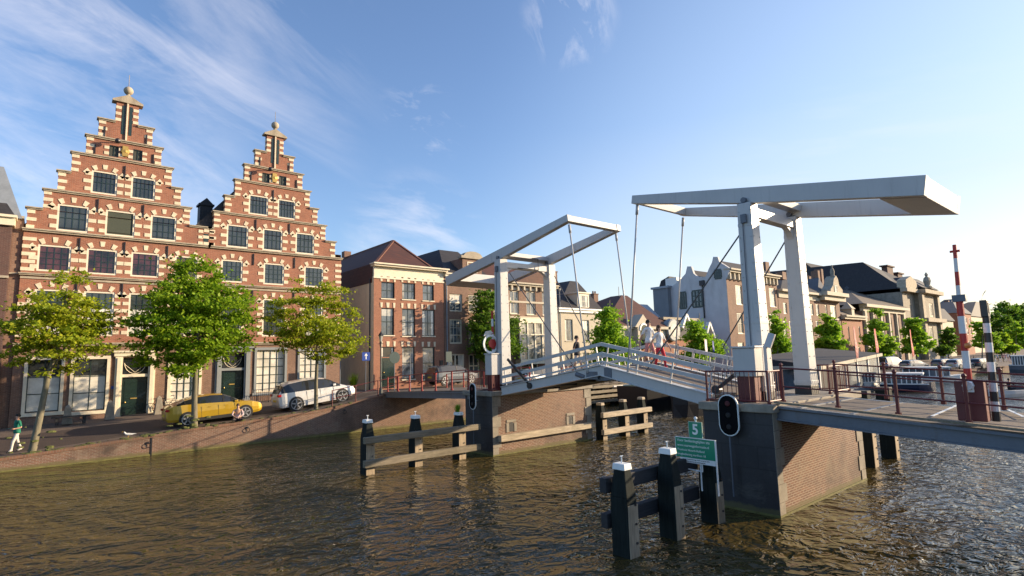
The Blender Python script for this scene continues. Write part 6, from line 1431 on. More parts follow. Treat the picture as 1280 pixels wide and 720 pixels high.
# ---------------------------------------------------------------- trees
def tree(name, label, base, trunk, blobs, nleaf, size, mat, seed, group=None, r0=.17, r1=.05, flat=.45, clump=.5, nlimb=14, barkm=None, per=60):
    rg = np.random.default_rng(seed); rs = random.Random(seed)
    t = T(name, label, 'tree', base, group); bx, by, bz = base
    mb = MB(); pts = [Vector(base)+Vector(p) for p in trunk]; n = len(pts)
    mb.tube([pts[0]-Vector((0, 0, .2))]+pts, [r0*1.35]+[r0+(r1-r0)*i/(n-1) for i in range(n)], 10)
    B = [(Vector(base)+Vector(b[:3]), b[3:6], b[6] if len(b) > 6 else 1) for b in blobs]
    wt = np.array([b[1][0]*b[1][1]*b[1][2]*b[2] for b in B]); wt = wt/wt.sum()
    nc = max(12, nleaf//per); ci = rg.choice(len(B), nc, p=wt)
    d = rg.normal(size=(nc, 3)); d /= np.linalg.norm(d, axis=1)[:, None]; rad = rg.uniform(.25, 1.0, nc)**.55
    C = np.array([B[i][0] for i in ci])+d*rad[:, None]*np.array([B[i][1] for i in ci])
    for k in range(min(nlimb, nc)):
        c = Vector(C[k]); s = rs.uniform(.42, .95); idx = s*(n-1); i0 = min(int(idx), n-2); a = pts[i0].lerp(pts[i0+1], idx-i0)
        if c.z < a.z-.3: continue
        mid = a.lerp(c, .5)+Vector((rs.uniform(-.15, .15), rs.uniform(-.15, .15), .12)); rr = r0*(.42-.25*s)
        mb.tube([a, mid, c], [rr, rr*.6, rr*.22], 6)
    mb.build('trunk', barkm or M['bark'], t, smooth=True)
    cs = rg.uniform(.6, 1.25, nc)*clump
    li = rg.integers(0, nc, nleaf); off = rg.normal(size=(nleaf, 3))*.55; off[:, 2] *= flat
    loose = rg.random(nleaf) < .30; P = C[li]+off*cs[li][:, None]*np.where(loose, 1.75, .9)[:, None]
    nrm = rg.normal(size=(nleaf, 3)); nrm[:, 2] = np.abs(nrm[:, 2])+.55; nrm /= np.linalg.norm(nrm, axis=1)[:, None]
    a = np.cross(nrm, rg.normal(size=(nleaf, 3))); a /= np.linalg.norm(a, axis=1)[:, None]; b = np.cross(nrm, a)
    s = size*rg.uniform(.55, 1.2, nleaf)[:, None]
    droop = nrm*s*.18
    V = np.stack([P-a*s*.55, P+b*s*.42-droop, P+a*s*.62-droop*1.6, P-b*s*.42-droop], 1).reshape(-1, 3)-np.array(base)
    me = bpy.data.meshes.new('crown'); me.vertices.add(nleaf*4); me.vertices.foreach_set('co', V.ravel()); me.loops.add(nleaf*4); me.loops.foreach_set('vertex_index', np.arange(nleaf*4))
    me.polygons.add(nleaf); me.polygons.foreach_set('loop_start', np.arange(nleaf)*4); me.polygons.foreach_set('loop_total', np.full(nleaf, 4)); me.update(); me.validate(); me.materials.append(mat)
    o = bpy.data.objects.new('crown', me); col.objects.link(o); o.parent = t; return t
def ptree(name, label, pxb, y, trunkpx, blobpx, nleaf, size, mat, seed, depthr=1.0, **k):
    """blobs given as image ellipses at the tree's own distance: (px, py, rx, ry, dy, weight)"""
    b = PY(pxb[0], pxb[1], y); z = gz(b.x, y) if k.pop('ground', True) else k.pop('zb', 1)
    base = (b.x, y, z); o = Vector(base)
    tr = [PY(px, py, y)-o for px, py in trunkpx]; tr = [Vector((0, 0, 0))]+tr
    bl = []
    for q in blobpx:
        px, py, rx, ry = q[:4]; dy = q[4] if len(q) > 4 else 0; w_ = q[5] if len(q) > 5 else 1
        c = PY(px, py, y+dy); dd = (c-CAM).dot(_fw); RX = rx/F*dd; RZ = ry/F*dd
        bl.append((c.x-o.x, dy, c.z-o.z, RX, RX*depthr, RZ, w_))
    return tree(name, label, base, tr, bl, nleaf, size, mat, seed, **k)
MG = 'young trees planted along the quay'
ptree('maple_tree', 'thin leaning young tree with sparse yellow green crown at the left edge', (40, 566), 35.6, [(50, 520), (60, 470), (72, 435), (80, 400), (84, 360)],
    [(92, 352, 18, 22, 0, 1.2), (75, 385, 40, 24, 0, 1), (45, 415, 40, 18, 0, 1), (110, 405, 32, 22, .5, 1), (20, 440, 20, 12, 0, .8), (85, 435, 45, 16, -.4, .8), (20, 405, 14, 20, 0, .6), (130, 432, 14, 12, 0, .6), (60, 462, 40, 7, 0, .5), (10, 458, 12, 6, 0, .6)], 12500, .165, M['leaf_lime'], 3, depthr=.9, r0=.17, r1=.04, flat=.30, clump=.42, nlimb=26, group=MG)
ptree('maple_tree', 'full bright green round crowned tree in the middle, in front of the yellow car', (243, 534), 35.9, [(243, 500), (244, 470), (246, 440), (247, 400), (247, 360)],
    [(243, 345, 30, 24, 0, 1.2), (225, 375, 42, 26, 0, 1), (268, 380, 45, 28, 0, 1), (200, 410, 36, 26, 0, 1), (290, 415, 32, 26, 0, 1), (245, 420, 50, 32, -.5, 1), (190, 440, 26, 22, 0, .9), (225, 455, 30, 16, -.3, .9), (268, 446, 30, 14, 0, .7), (172, 420, 12, 18, 0, .7), (312, 405, 10, 18, 0, .6)], 27000, .18, M['leaf_mid'], 5, r0=.17, r1=.06, flat=.38, clump=.42, nlimb=20, group=MG)
ptree('maple_tree', 'loose yellow green crowned tree on the right, in front of the silver car', (395, 506), 35.9, [(395, 480), (396, 455), (397, 425), (393, 395), (388, 370)],
    [(378, 352, 12, 14, 0, 1), (410, 368, 30, 16, 0, 1), (375, 385, 38, 18, 0, 1), (428, 395, 22, 18, 0, 1), (350, 405, 22, 16, 0, 1), (395, 415, 48, 18, 0, 1), (415, 440, 34, 16, 0, .9), (360, 428, 26, 12, 0, .8), (442, 420, 10, 12, 0, .5), (350, 365, 12, 10, 0, .5)], 14500, .165, M['leaf_lime'], 9, depthr=.9, r0=.13, r1=.04, flat=.34, clump=.40, nlimb=24, group=MG)
G2 = 'street trees in front of the far houses'
def stree(label, px, pyb, y, ells, n, mat, seed, sz=.28, g=G2, **k):
    tp = min(e[1]-e[3]*.5 for e in ells); return ptree('street_tree', label, (px, pyb), y, [(px, pyb-(pyb-tp)*.4), (px, tp)], ells, n, sz, mat, seed, r0=.16, r1=.05, clump=.6, nlimb=10, group=g, **k)
stree('dark dense tree behind the left bridge tower', 612, 470, 42.0, [(608, 378, 16, 15), (604, 403, 18, 17), (632, 410, 17, 20), (616, 435, 26, 15), (597, 420, 10, 14), (642, 435, 11, 11), (620, 453, 16, 9)], 13000, M['leaf_dark'], 21, .26)
stree('pointed fresh green tree between the cream house and the red roof', 762, 470, 38.5, [(761, 380, 6, 10), (760, 395, 12, 12), (760, 413, 18, 13), (764, 432, 24, 13), (758, 450, 20, 12), (780, 445, 12, 12)], 13000, M['leaf_fresh'], 22, .28)
stree('conical green tree in front of the white flank wall', 874, 470, 39, [(867, 396, 4, 9), (869, 408, 9, 9), (873, 422, 15, 10), (880, 436, 22, 10), (868, 448, 18, 10), (893, 430, 8, 8)], 9500, M['leaf_fresh'], 23, .34)
stree('narrow green tree seen between the two legs of the right tower', 972, 465, 38.5, [(968, 398, 5, 9), (971, 412, 8, 10), (975, 428, 12, 11), (978, 442, 12, 9)], 6500, M['leaf_fresh'], 24, .42)
stree('green tree in front of the statue gable house', 1038, 455, 38.5, [(1034, 398, 6, 8), (1036, 412, 12, 9), (1036, 428, 17, 9), (1044, 437, 12, 6)], 6500, M['leaf_fresh'], 25, .5)
stree('green tree with dark lower branches in front of the brick hall', 1098, 458, 38.5, [(1094, 393, 6, 9), (1096, 408, 10, 9), (1092, 424, 13, 9), (1106, 430, 14, 8), (1103, 441, 11, 6)], 7000, M['leaf_fresh'], 26, .55)
stree('fresh green tree before the courthouse entrance', 1146, 456, 36, [(1140, 402, 7, 8), (1143, 415, 11, 9), (1149, 428, 15, 8), (1143, 437, 11, 6)], 6500, M['leaf_fresh'], 27, .6)
stree('dark tree before the low pale house right of the courthouse', 1186, 452, 36, [(1184, 418, 7, 8), (1187, 428, 10, 8), (1180, 438, 8, 6)], 3500, M['leaf_dark'], 28, .7)
stree('green tree directly right of the striped signal post', 1228, 450, 34, [(1226, 408, 8, 10), (1232, 424, 13, 10), (1242, 432, 10, 8)], 4200, M['leaf_fresh'], 29, .8)
stree('light green tree at the right edge of the photo', 1270, 450, 34, [(1268, 412, 8, 9), (1273, 426, 12, 9), (1262, 436, 10, 6)], 4200, M['leaf_fresh'], 30, .8)
stree('green tree between the two lighter trees near the right edge', 1252, 450, 36, [(1250, 424, 9, 8), (1252, 435, 10, 7)], 3000, M['leaf_mid'], 31, .8)
def wood(label, px, y, ells, n, seed): ptree('broad_tree', label, (px, 445), y, [(px, 430), (px, 405)], ells, n, 1.5, M['leaf_dark'], seed, r0=.5, r1=.2, clump=2.0, nlimb=8, group='big dark trees beyond the far quay', flat=.6)
wood('huge dark round tree rising behind the quay trees, left of the photo edge', 1262, 62, [(1256, 388, 14, 9), (1246, 400, 14, 11), (1270, 396, 16, 12), (1262, 412, 24, 14)], 9000, 41)
wood('second dark tree mass cut by the right edge', 1284, 70, [(1282, 386, 12, 8), (1290, 402, 18, 16)], 6000, 42)
# weed at the foot of the cream side wall, moss along the quay edge
p = PY(434, 482, 44); tuft('wall_plant', 'leafy plant climbing at the foot of the cream side wall', (p.x+1.0, 45.0, gz(p.x, 44)+.1), 1.6, 150, M['leaf_mid'], .5)
# ---------------------------------------------------------------- people
def sk(verts, edges, radii, root, mats, zone, name, parent, local):
    me = bpy.data.meshes.new('tmp'); me.from_pydata([Vector(v) for v in verts], edges, []); o = bpy.data.objects.new('tmp', me); col.objects.link(o)
    o.modifiers.new('skin', 'SKIN'); 
    if not me.skin_vertices: me.attributes
    bpy.context.view_layer.update()
    for i, r in enumerate(radii):
        r = r if isinstance(r, tuple) else (r, r); me.skin_vertices[0].data[i].radius = r
        me.skin_vertices[0].data[i].use_root = (i == root)
    ss = o.modifiers.new('sub', 'SUBSURF'); ss.levels = 1; ss.render_levels = 1
    bpy.context.view_layer.update(); dg = bpy.context.evaluated_depsgraph_get(); m2 = bpy.data.meshes.new_from_object(o.evaluated_get(dg)); bpy.data.objects.remove(o)
    for mm in mats: m2.materials.append(mm)
    for p in m2.polygons: p.use_smooth = True; p.material_index = zone(p.center)
    r_ = bpy.data.objects.new(name, m2); col.objects.link(r_); r_.parent = parent; return r_
def person(label, loc, rz, shirt, trousers, hair, pose='walk', h=1.75, sleeves='short', shorts=False, hairlen=0, stride=.32, lean=0, arm=.25, shoes=None, group=None, simple=False, skin=None):
    t = T('person', label, 'person', loc, group, rz, local=True); s = h/1.75; S = lambda *p: tuple(c*s for c in p)
    V, E, Rr = [], [], []
    def v(p, r, par=None):
        V.append(S(*p)); Rr.append(tuple(x*s for x in r) if isinstance(r, tuple) else r*s); i = len(V)-1
        if par is not None: E.append((par, i))
        return i
    sit = pose == 'sit'; pz = .14 if sit else .93
    pel = v((0, 0, pz), (.155, .11)); wa = v((.0+lean*.1, 0, pz+.17), (.13, .095), pel); ch = v((lean*.25, 0, pz+.36), (.165, .11), wa); nk0 = v((lean*.36, 0, pz+.50), (.075, .07), ch)
    nk = v((lean*.42+.01, 0, pz+.57), (.052, .055), nk0); hd = v((lean*.45+.025, 0, pz+.66), (.075, .088), nk); tp = v((lean*.45+.015, 0, pz+.76), (.068, .082), hd)
    kind = []
    for sd in (-1, 1):
        sh = v((lean*.33, sd*.19, pz+.47), .062, ch if False else nk0)
        sw = sd*arm
        if sit: el = v((.20, sd*.27, pz+.24), .043, sh); wr = v((.36, sd*.14, pz+.14), .032, el); hdv = (.42, sd*.08, pz+.12); dr = Vector((.7, -sd*.5, -.1))
        elif pose == 'carry': el = v((-.06, sd*.26, pz+.2), .043, sh); wr = v((.16, sd*.20, pz+.16), .032, el); dr = Vector((.9, 0, 0)); hdv = (.23, sd*.2, pz+.16)
        else: el = v((-.03+sw*.5, sd*.245, pz+.19), .043, sh); wr = v((.02+sw*1.1, sd*.25, pz-.06), .031, el); dr = Vector((.1+sw*.3, 0, -1)); hdv = (.03+sw*1.2, sd*.25, pz-.13)
        dr = dr.normalized(); palm = v(hdv, (.038, .022), wr)
        if not simple:
            side = Vector((0, 0, 1)).cross(dr); side = side.normalized() if side.length > .1 else Vector((1, 0, 0))
            if abs(dr.z) > .7: side = Vector((1, 0, 0))
            for k in range(4):
                o = Vector(hdv)+side*(.027-.018*k)+dr*.03; f1 = v(tuple(o), .010, palm); ln = (.07, .08, .075, .058)[k]
                f2 = v(tuple(o+dr*ln*.6+Vector((.008, -sd*.006, 0))), .009, f1); v(tuple(o+dr*ln+Vector((.02, -sd*.012, 0))), .008, f2)
            o = Vector(hdv)+side*.035-dr*.015; f1 = v(tuple(o), .011, palm); v(tuple(o+side*.03+dr*.045), .009, f1)
        hp = v((0, sd*.095, pz-.05), (.095, .09), pel)
        if sit: kn = v((.40, sd*.26, pz+.02), .062, hp); an = v((.16, -sd*.02+sd*.06, pz-.06), .04, kn); toe = v((.26, -sd*.0+sd*.12, pz-.09), (.04, .03), an)
        else:
            f = sd*stride; kn = v((f*.55+.04, sd*.10, .49), .062, hp); an = v((f*1.0-.02, sd*.095, .09+(.05 if f < 0 else 0)), .042, kn); he = v((f*1.0-.05, sd*.095, .05+(.05 if f < 0 else 0)), (.04, .035), an); toe = v((f*1.0+.16, sd*.11, .035), (.042, .028), an)
    hem = .52 if shorts else .12
    def zone(c):
        z = c.z/s; x = c.x/s; y = abs(c.y)/s
        if z > pz+.535: return 0
        if not sit and z < .085: return 3
        if sit:
            if z > pz+.06 and x < .12 and y < .24 or (z > pz+.20 and y >= .2): return 1
            if x > .12 and y < .2 and z > pz+.03: return 0
            return 2
        armz = y > .185 and z < pz+.45
        if armz: return 1 if (z > pz+(.26 if sleeves == 'short' else -.04)) else 0
        if z > pz-.02: return 1
        if z > hem: return 2
        return 0 if shorts else 2
    sk(V, E, Rr, 0, [skin or M['skin'], shirt, trousers, shoes or M['rubber']], zone, 'body', t, True)
    # loosened clothing shells, hair and face
    hx, hz = lean*.45+.02, pz+.70
    hm = MB(); hm.lathe((0, 0, 0), [(.001, .095), (.05, .085), (.082, .05), (.092, .0), (.088, -.04), (.07, -.07-hairlen)], 12); hm.v = [(S(hx-.018+a*1.08-(.02 if c < 0 else 0)*1, b*.95, hz+.045+c)) for a, b, c in hm.v]; hm.build('hair', hair, t, smooth=True)
    fm = MB(); fm.v = []; fm.add([S(hx+.085, -.012, hz-.02), S(hx+.085, .012, hz-.02), S(hx+.112, 0, hz-.025), S(hx+.088, 0, hz+.02)], [(0, 1, 2), (0, 2, 3), (1, 3, 2)]); 
    if not simple:
        for sd in (-1, 1): fm.lathe(S(hx-.005, sd*.078, hz), [(.001, -.006), (.02*s, 0), (.001, .006)], 6, 'y')
        fm.build('face_features', skin or M['skin'], t)
        em = MB()
        for sd in (-1, 1): em.ball(S(hx+.079, sd*.03, hz+.018), .009*s, 5)
        em.box(*(lambda a: (a[0], a[0]+.006, -.02*s, .02*s, a[2], a[2]+.006))(S(hx+.082, 0, hz-.055))); em.build('eyes_and_mouth', M['black'], t)
    if not sit:
        cm_ = MB(); cm_.lathe((0, 0, 0), [(.17, -.06), (.165, .02), (.15, .12)], 14); cm_.v = [S(a*.78+.0, b*1.05, pz+c) for a, b, c in cm_.v]; cm_.build('shirt_hem', shirt, t, smooth=True)
    return t
W_ = colr('cloth_white', (.72, .72, .72), .9); PK = colr('cloth_pink', (.62, .30, .26), .9); RD = colr('cloth_red', (.55, .03, .05), .9); GR = colr('cloth_green', (.015, .17, .11), .9); DK = colr('cloth_dark', (.03, .03, .035), .9)
BR = colr('hair_brown', (.07, .04, .025), .8); BK = colr('hair_black', (.02, .015, .012), .7); PKL = colr('cloth_rose', (.60, .45, .46), .9); BE = colr('cloth_beige', (.6, .5, .42), .9)
def on_quay(px, y): p = PY(px, 530, y); return (p.x, y, gz(p.x, y))
person('person in a green top and white trousers walking along the pavement at the left', on_quay(22, 36.6), R(200), GR, colr('cloth_offwhite', (.66, .60, .54), .9), BK, 'carry', 1.82, stride=.22)
p = PY(297, 524, 35.25); person('person in rose shirt sitting cross legged on the quay edge by the yellow car', (p.x, 35.25, gz(p.x, 35.2)+.03), R(-105), PKL, DK, BR, 'sit', 1.85, lean=.3)
def on_leaf(px, x, py=460):
    y = PX(px, py, x).y
    if y < CR[0]: z = HR[1]+(CR[1]-HR[1])*(y-HR[0])/(CR[0]-HR[0])
    else: z = CR[1]+(HL[1]-CR[1])*(y-CR[0])/(HL[0]-CR[0])
    return (x, y, z+.03)
person('man in white shirt and pinkish shorts, left one of the couple on the bridge', on_leaf(813, 19.3), R(-95), W_, colr('cloth_salmon', (.58, .25, .24), .9), BK, 'walk', 1.88, shorts=True, stride=.2)
person('woman in white blouse and red trousers, right one of the couple on the bridge', on_leaf(826, 19.0), R(-95), W_, RD, BR, 'walk', 1.76, stride=.18, hairlen=.08)
person('person in a dark top and pale shorts walking up the left half of the bridge', on_leaf(722, 18.3), R(-70), DK, BE, BK, 'carry', 1.72, stride=.2, shorts=True)
rs = random.Random(5); cl = [W_, DK, PK, RD, GR, BE, PKL]
names = ['white', 'dark', 'pink', 'red', 'green', 'beige', 'rose']
for i in range(9):
    px = 1241+i*3.3; g = PZ(px, 452.5+rs.uniform(-.6, .6), .98); a, b = rs.randrange(7), rs.randrange(7)
    person('tiny far figure in the terrace crowd on the quay right of the striped post', (g.x, g.y, .96), rs.uniform(0, 6), cl[a], cl[b], BK if i % 2 else BR, 'walk', rs.uniform(1.6, 1.8), stride=.1, group='people on the far quay terrace', simple=True)
for i, px in enumerate((1213, 1219)):
    g = PZ(px, 457.5, .98); person('tiny far figure in dark clothes by the parked cars near the barrier pole', (g.x, g.y, .96), i, DK, DK, BK, 'walk', 1.75, stride=.15, group='dark figures beside the far cars', simple=True)
# ---------------------------------------------------------------- seagull
p = PY(160, 549, 35.1); t = T('seagull', 'white seagull standing on the quay wall coping', 'bird', (p.x, 35.1, gz(p.x, 35.1)+.03), None, R(185), local=True)
me_v = [(-.26, 0, .20), (-.14, 0, .20), (0, 0, .19), (.10, 0, .22), (.16, 0, .30), (.19, 0, .35)]; rr = [(.02, .01), (.05, .045), (.075, .07), (.06, .055), (.035, .035), (.045, .04)]
sk(me_v, [(i, i+1) for i in range(5)], rr, 2, [W_], lambda c: 0, 'body', t, True)
mb = MB(); 
for s in (-1, 1): mb.add([(.08, s*.06, .25), (-.10, s*.08, .24), (-.36, s*.03, .21), (-.12, s*.075, .17), (.06, s*.07, .18)], [(0, 1, 2, 3, 4)])
mb.build('wings', colr('gull_grey', (.45, .47, .5), .7), t, fixn=False)
mb = MB(); mb.tube([(.22, 0, .35), (.29, 0, .335)], [.014, .004], 5); mb.build('beak', colr('gull_beak', (.7, .4, .03), .5), t); mb = MB(); 
for s in (-1, 1): mb.tube([(0, s*.03, .14), (0, s*.03, 0)], .007, 4); mb.box(-.01, .05, s*.03-.02, s*.03+.02, 0, .006)
mb.build('legs', M['gull_beak'], t)
# ---------------------------------------------------------------- boats
def hull(mb, L_, W, h, draft=.4, sheer=.25, n=14, stern=.8):
    rows = []
    for i in range(n+1):
        u = i/n; x = -L_/2+L_*u; f = min(1, (1-u)*3.2)**.6 if u > .69 else 1; f = f if u < 1 else .03; f *= stern+(1-stern)*min(1, u*4)
        zt = h+sheer*max(0, (u-.6)/.4)**2+sheer*.3*max(0, (.25-u)/.25)**2
        rows.append([(x, -W/2*f, zt), (x, -W/2*f*.96, zt*.45), (x-.0, -W/2*f*.7, -draft), (x, W/2*f*.7, -draft), (x, W/2*f*.96, zt*.45), (x, W/2*f, zt)])
    k = 6; vs = [p for r_ in rows for p in r_]; fs = []
    for i in range(n):
        for j in range(k-1): fs.append((i*k+j, (i+1)*k+j, (i+1)*k+j+1, i*k+j+1))
        fs.append((i*k, i*k+5, (i+1)*k+5, (i+1)*k))
    fs += [tuple(range(k)), tuple(range(n*k, n*k+k))]; mb.add(vs, fs)
def boat(name, label, p, rz, L_, W, h, hullm, parts, group=None, cat='boat', sheer=.25, stern=.8):
    t = T(name, label, cat, (p[0], p[1], 0), group, rz, local=True); mb = MB(); hull(mb, L_, W, h, sheer=sheer, stern=stern); mb.build('hull', hullm, t)
    for nm, fn, mt in parts: m_ = MB(); fn(m_); m_.build(nm, mt, t, fixn=False)
    return t
AZB = math.atan2(14.94-21.11, 71.56-68.5)
BLK = colr('hull_black', (.015, .015, .018), .3); NV = colr('hull_navy', (.02, .03, .07), .3); WH = M['white_paint']
# black barges beyond the opening
A_, B_ = PZ(783, 516, 0), PZ(892, 523, 0); mid = (A_+B_)/2
def bargeparts(L_, W, h):
    return [('gunwale', lambda m_: (m_.box(-L_*.5, L_*.38, -W/2-.03, -W/2+.08, h, h+.09), m_.box(-L_*.5, L_*.38, W/2-.08, W/2+.03, h, h+.09)), WH),
            ('hold_cover', lambda m_: m_.box(-L_*.36, L_*.22, -W*.36, W*.36, h-.02, h+.42), NV),
            ('hatch_rails', lambda m_: [m_.tube([(x, -W*.42, h), (x, -W*.42, h+.55)], .02, 4) for x in np.linspace(-L_*.3, L_*.3, 6)], M['iron'])]
boat('barge', 'long black barge moored beyond the bridge opening, with a white rim', (44.8, 29.0), R(3), 17, 3.6, 1.9, BLK, bargeparts(17, 3.6, 1.9), 'black barges beyond the bridge', sheer=.3)
boat('barge', 'nearer black barge with navy hatch showing under the right bridge half', (41.0, 23.8), R(183), 13.5, 3.4, 1.8, BLK, bargeparts(13.5, 3.4, 1.8), 'black barges beyond the bridge', sheer=.3)
bq = PZ(845, 518, 0); mb = MB(); mb.lathe((bq.x, bq.y-.3, .08), [(.05, 0), (.22, .06), (.26, .2), (.2, .36), (.06, .44)], 12); single(mb, 'fender_buoy', colr('buoy_red', (.12, .006, .012), .5), 'dark red buoy hanging low at the bow of the nearer black barge', 'buoy', (bq.x, bq.y-.3, 0), smooth=True)
# tour boats by the pavilion
def tour(label, pxa, pya, pxb, pyb, W, h, hm, roofc, group, hh=1.5):
    A_, B_ = PZ(pxa, pya, 0), PZ(pxb, pyb, 0); L_ = (B_-A_).length; c = (A_+B_)/2; rz = math.atan2(B_.y-A_.y, B_.x-A_.x)
    n_ = Vector((-math.sin(rz), math.cos(rz), 0)); n_ = n_ if n_.y > 0 else -n_; n_ = Vector((abs(n_.x), abs(n_.y), 0)); c = c+n_*W*.45
    P_ = [('cabin_glass', lambda m_: m_.box(-L_*.36, L_*.28, -W*.40, W*.40, h, h+hh*.62), M['glass_blue']), ('roof', lambda m_: (m_.box(-L_*.40, L_*.31, -W*.45, W*.45, h+hh*.62, h+hh*.62+.16)), roofc),
          ('window_posts', lambda m_: [m_.box(x-.05, x+.05, s*W*.405-.02, s*W*.405+.02, h, h+hh*.62) for x in np.linspace(-L_*.36, L_*.28, 8) for s in (-1, 1)], WH), ('deck_rim', lambda m_: (m_.box(-L_*.48, L_*.40, -W/2-.04, -W/2+.06, h-.04, h+.07), m_.box(-L_*.48, L_*.40, W/2-.06, W/2+.04, h-.04, h+.07)), WH)]
    return boat('tour_boat', label, (c.x, c.y), rz, L_, W, h, hm, P_, group)
GB = 'covered boats moored at the far quay'
tour('dark hulled covered boat moored at the far quay, seen through the deck railing', 1100, 489, 1170, 490, 3.4, .75, NV, WH, GB)
tour('white roofed long tour boat moored behind the dark hulled boat', 1118, 479, 1210, 479, 3.6, .8, WH, WH, GB, 1.6)
tour('white cabin boat with beige deck left of the dark hulled boat', 1060, 488, 1106, 487, 3.2, .8, WH, colr('cabin_cream', (.5, .45, .35)), GB)
tour('grey cabin boat moored far off at the right edge of the photo', 1262, 466.5, 1300, 466.5, 3.4, 1.2, M['steel_grey'], WH, GB, 2.2)
g = PZ(1266, 495, 0)
boat('motor_boat', 'small open white motor boat under way with one person aboard', (g.x, g.y), R(-25), 4.2, 1.7, .55, WH, [('cockpit', lambda m_: m_.box(-1.6, .6, -.6, .6, .50, .56), M['wood_dark']), ('windscreen', lambda m_: m_.box(.55, .62, -.6, .6, .56, .95), M['glass_blue'])])
person('person in dark clothes sitting in the small open white boat', (g.x-.3, g.y+.1, .55), R(-25), DK, DK, BK, 'sit', 1.8, simple=True)
# floating pavilion with sloping roof
yP = 25.5
q = {k: v for k, v in dict(a=PY(1019, 447, yP), tip=PY(1099, 440, yP-5), e=PY(1030, 457, yP-5)).items()}
t = T('pavilion', 'floating boarding pavilion with a sloping dark roof, pale eaves and glazed walls', 'building', (55, yP, 0))
xa, xb = PY(1024, 470, yP-3).x, PY(1099, 470, yP-3).x
zl, zr_ = PY(1030, 457, yP-3).z, PY(1099, 441.5, yP-3).z
mb = MB(); mb.box(xa-.6, xb+.8, yP-3.8, yP+3.5, -.4, .45); mb.build('pontoon', M['steel_grey'], t, fixn=False)
mb = MB(); mb.add([(xa-.4, yP-3.4, zl-.32), (xb+.5, yP-3.4, zr_-.32), (xb+.5, yP+3.4, zr_-.32), (xa-.4, yP+3.4, zl-.32), (xa-.4, yP-3.4, zl), (xb+.5, yP-3.4, zr_), (xb+.5, yP+3.4, zr_), (xa-.4, yP+3.4, zl)], [(3, 2, 1, 0), (4, 5, 6, 7), (0, 1, 5, 4), (1, 2, 6, 5), (2, 3, 7, 6), (3, 0, 4, 7)]); ro = mb.build('roof', M['cream_plaster'], t, fixn=False)
mb = MB(); mb.add([(xa-.3, yP-3.3, zl+.02), (xb+.4, yP-3.3, zr_+.02), (xb+.2, yP+3.3, zr_+.75), (xa-.3, yP+3.3, zl+.95)], [(0, 1, 2, 3)]); mb.add([(xa-.3, yP-3.3, zl+.02), (xa-.3, yP+3.3, zl+.95), (xa-.3, yP+3.3, zl)], [(0, 1, 2)]); mb.build('roofing', M['tile_dark'], ro, fixn=False)
mb = MB(); mb.add([(xa, yP-3, .45), (xb, yP-3, .45), (xb, yP-3, zr_-.33), (xa, yP-3, zl-.33), (xa, yP+3, .45), (xb, yP+3, .45), (xb, yP+3, zr_-.33), (xa, yP+3, zl-.33)], [(0, 1, 2, 3), (1, 5, 6, 2), (5, 4, 7, 6), (4, 0, 3, 7)]); mb.build('glass_walls', M['glass_blue'], t, fixn=False)
mb = MB()
for i in range(6):
    f = i/5; x = xa+(xb-xa)*f; mb.box(x-.09, x+.09, yP-3.1, yP-2.98, .45, zl-.34+(zr_-zl)*f)
mb.build('wall_posts', WH, t, fixn=False)
mb = MB(); mb.box(xa-.05, xa+(xb-xa)*.30, yP-3.06, yP-2.95, .45, zl-.4); mb.build('brown_screen', M['wood_dark'], t, fixn=False)
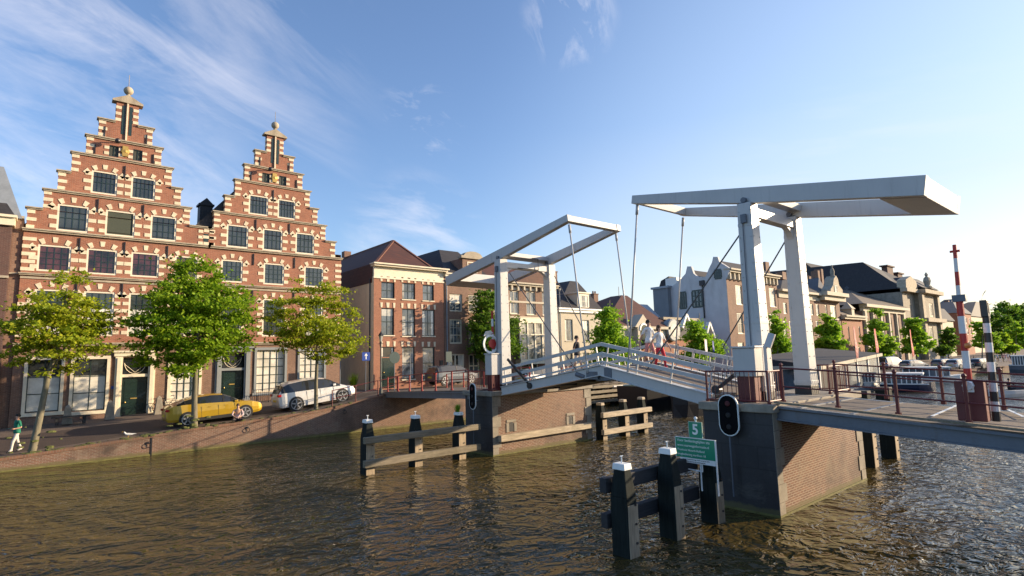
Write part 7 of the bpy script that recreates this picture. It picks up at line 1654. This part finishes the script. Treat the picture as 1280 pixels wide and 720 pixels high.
# banners
def banner(label, px, pyt, pyb, y, w=.75, c=None, tri=False, foot=475, cat='banner', nm='banner_flag', g='tall red beach flags at the pavilion'):
    a, b = PY(px, pyt, y), PY(px, pyb, y); f = PY(px, foot, y); t = T(nm, label, cat, (a.x, y, .45), g)
    mb = MB(); mb.tube([(a.x-w*.5, y, .45), (a.x-w*.5, y, a.z)], .02, 5); mb.build('pole', M['iron'], t)
    n = 8; vs = []
    for i in range(n+1):
        u = i/n; z = a.z+(b.z-a.z)*u; ww = w*(1 if not tri else (1-u*.6)) * (.55+.45*math.sin(min(1, u*3)*1.57)) * (1-.55*max(0, u-.6)/.4)
        vs += [(a.x-w*.5+.03, y, z), (a.x-w*.5+ww, y+.10*math.sin(u*5), z)]
    mb = MB(); mb.add(vs, [(2*i, 2*i+1, 2*i+3, 2*i+2) for i in range(n)]); mb.add([(v[0], v[1]+.015, v[2]) for v in vs], [(2*i, 2*i+1, 2*i+3, 2*i+2) for i in range(n)]); mb.build('cloth', c or M['banner_red'], t, fixn=False); return t
banner('faded pink beach flag, leftmost of three at the pavilion', 1068, 408, 448, 22.0, .8, colr('banner_pink', (.42, .11, .10)))
banner('bright red beach flag at the right end of the pavilion roof', 1094, 411, 441, 21.5, .9)
banner('narrow red beach flag before the courthouse tree', 1138, 412, 446, 23, .8)
banner('white and red flag hanging by the bridge rail', 883, 424, 444, 27.5, .7, colr('flag_white', (.7, .62, .60)), True, cat='flag', nm='flag', g='flags hung on the moored barges')
banner('blue flag hanging just right of the white and red flag', 892, 426, 440, 27.5, .5, colr('flag_blue', (.06, .09, .30)), True, cat='flag', nm='flag', g='flags hung on the moored barges')
# timber landing stage under the bridge, beyond the opening
t = T('landing_stage', 'grey timber landing stage against the far quay seen under the bridge', 'landing stage', (35, 33.5, 0))
a, b = PY(737, 500, 33.2).x, PY(792, 500, 33.2).x
for z in (1.75, 1.32, .9, .5):
    mb = MB(); mb.box(a-2, b, 33.1, 33.3, z-.12, z+.12); mb.build('board', M['wood_grey'], t, bevel=.01)
for x in np.linspace(a-1.8, b-.2, 7): mb = MB(); mb.box(x-.14, x+.14, 33.31, 33.6, -1, 2.1); mb.build('post', M['wood_pile'], t)
mb = MB(); mb.box(a-2, b, 33.3, 34.85, 1.93, 2.02); mb.build('deck', M['wood_deck'], t)
# moss and weeds scattered along the quay coping
rg = random.Random(8); mb = MB()
for i in range(260):
    x = rg.uniform(-6, 16); y = 34.95+abs(rg.gauss(0, .28)); z = gz(x, 35.2)+.02; r_ = rg.uniform(.03, .16)
    if rg.random() < .35: x = rg.choice([PY(40, 560, 35.6).x, PY(243, 530, 35.9).x, PY(395, 500, 35.9).x])+rg.gauss(0, .5); y = 35.5+rg.gauss(0, .2)
    mb.lathe((x, y, z), [(r_*1.2, -.03), (r_, r_*.25), (.001, r_*.45)], 6)
o = mb.build('moss_patches', M['moss'], None); tag(o, kind='stuff')
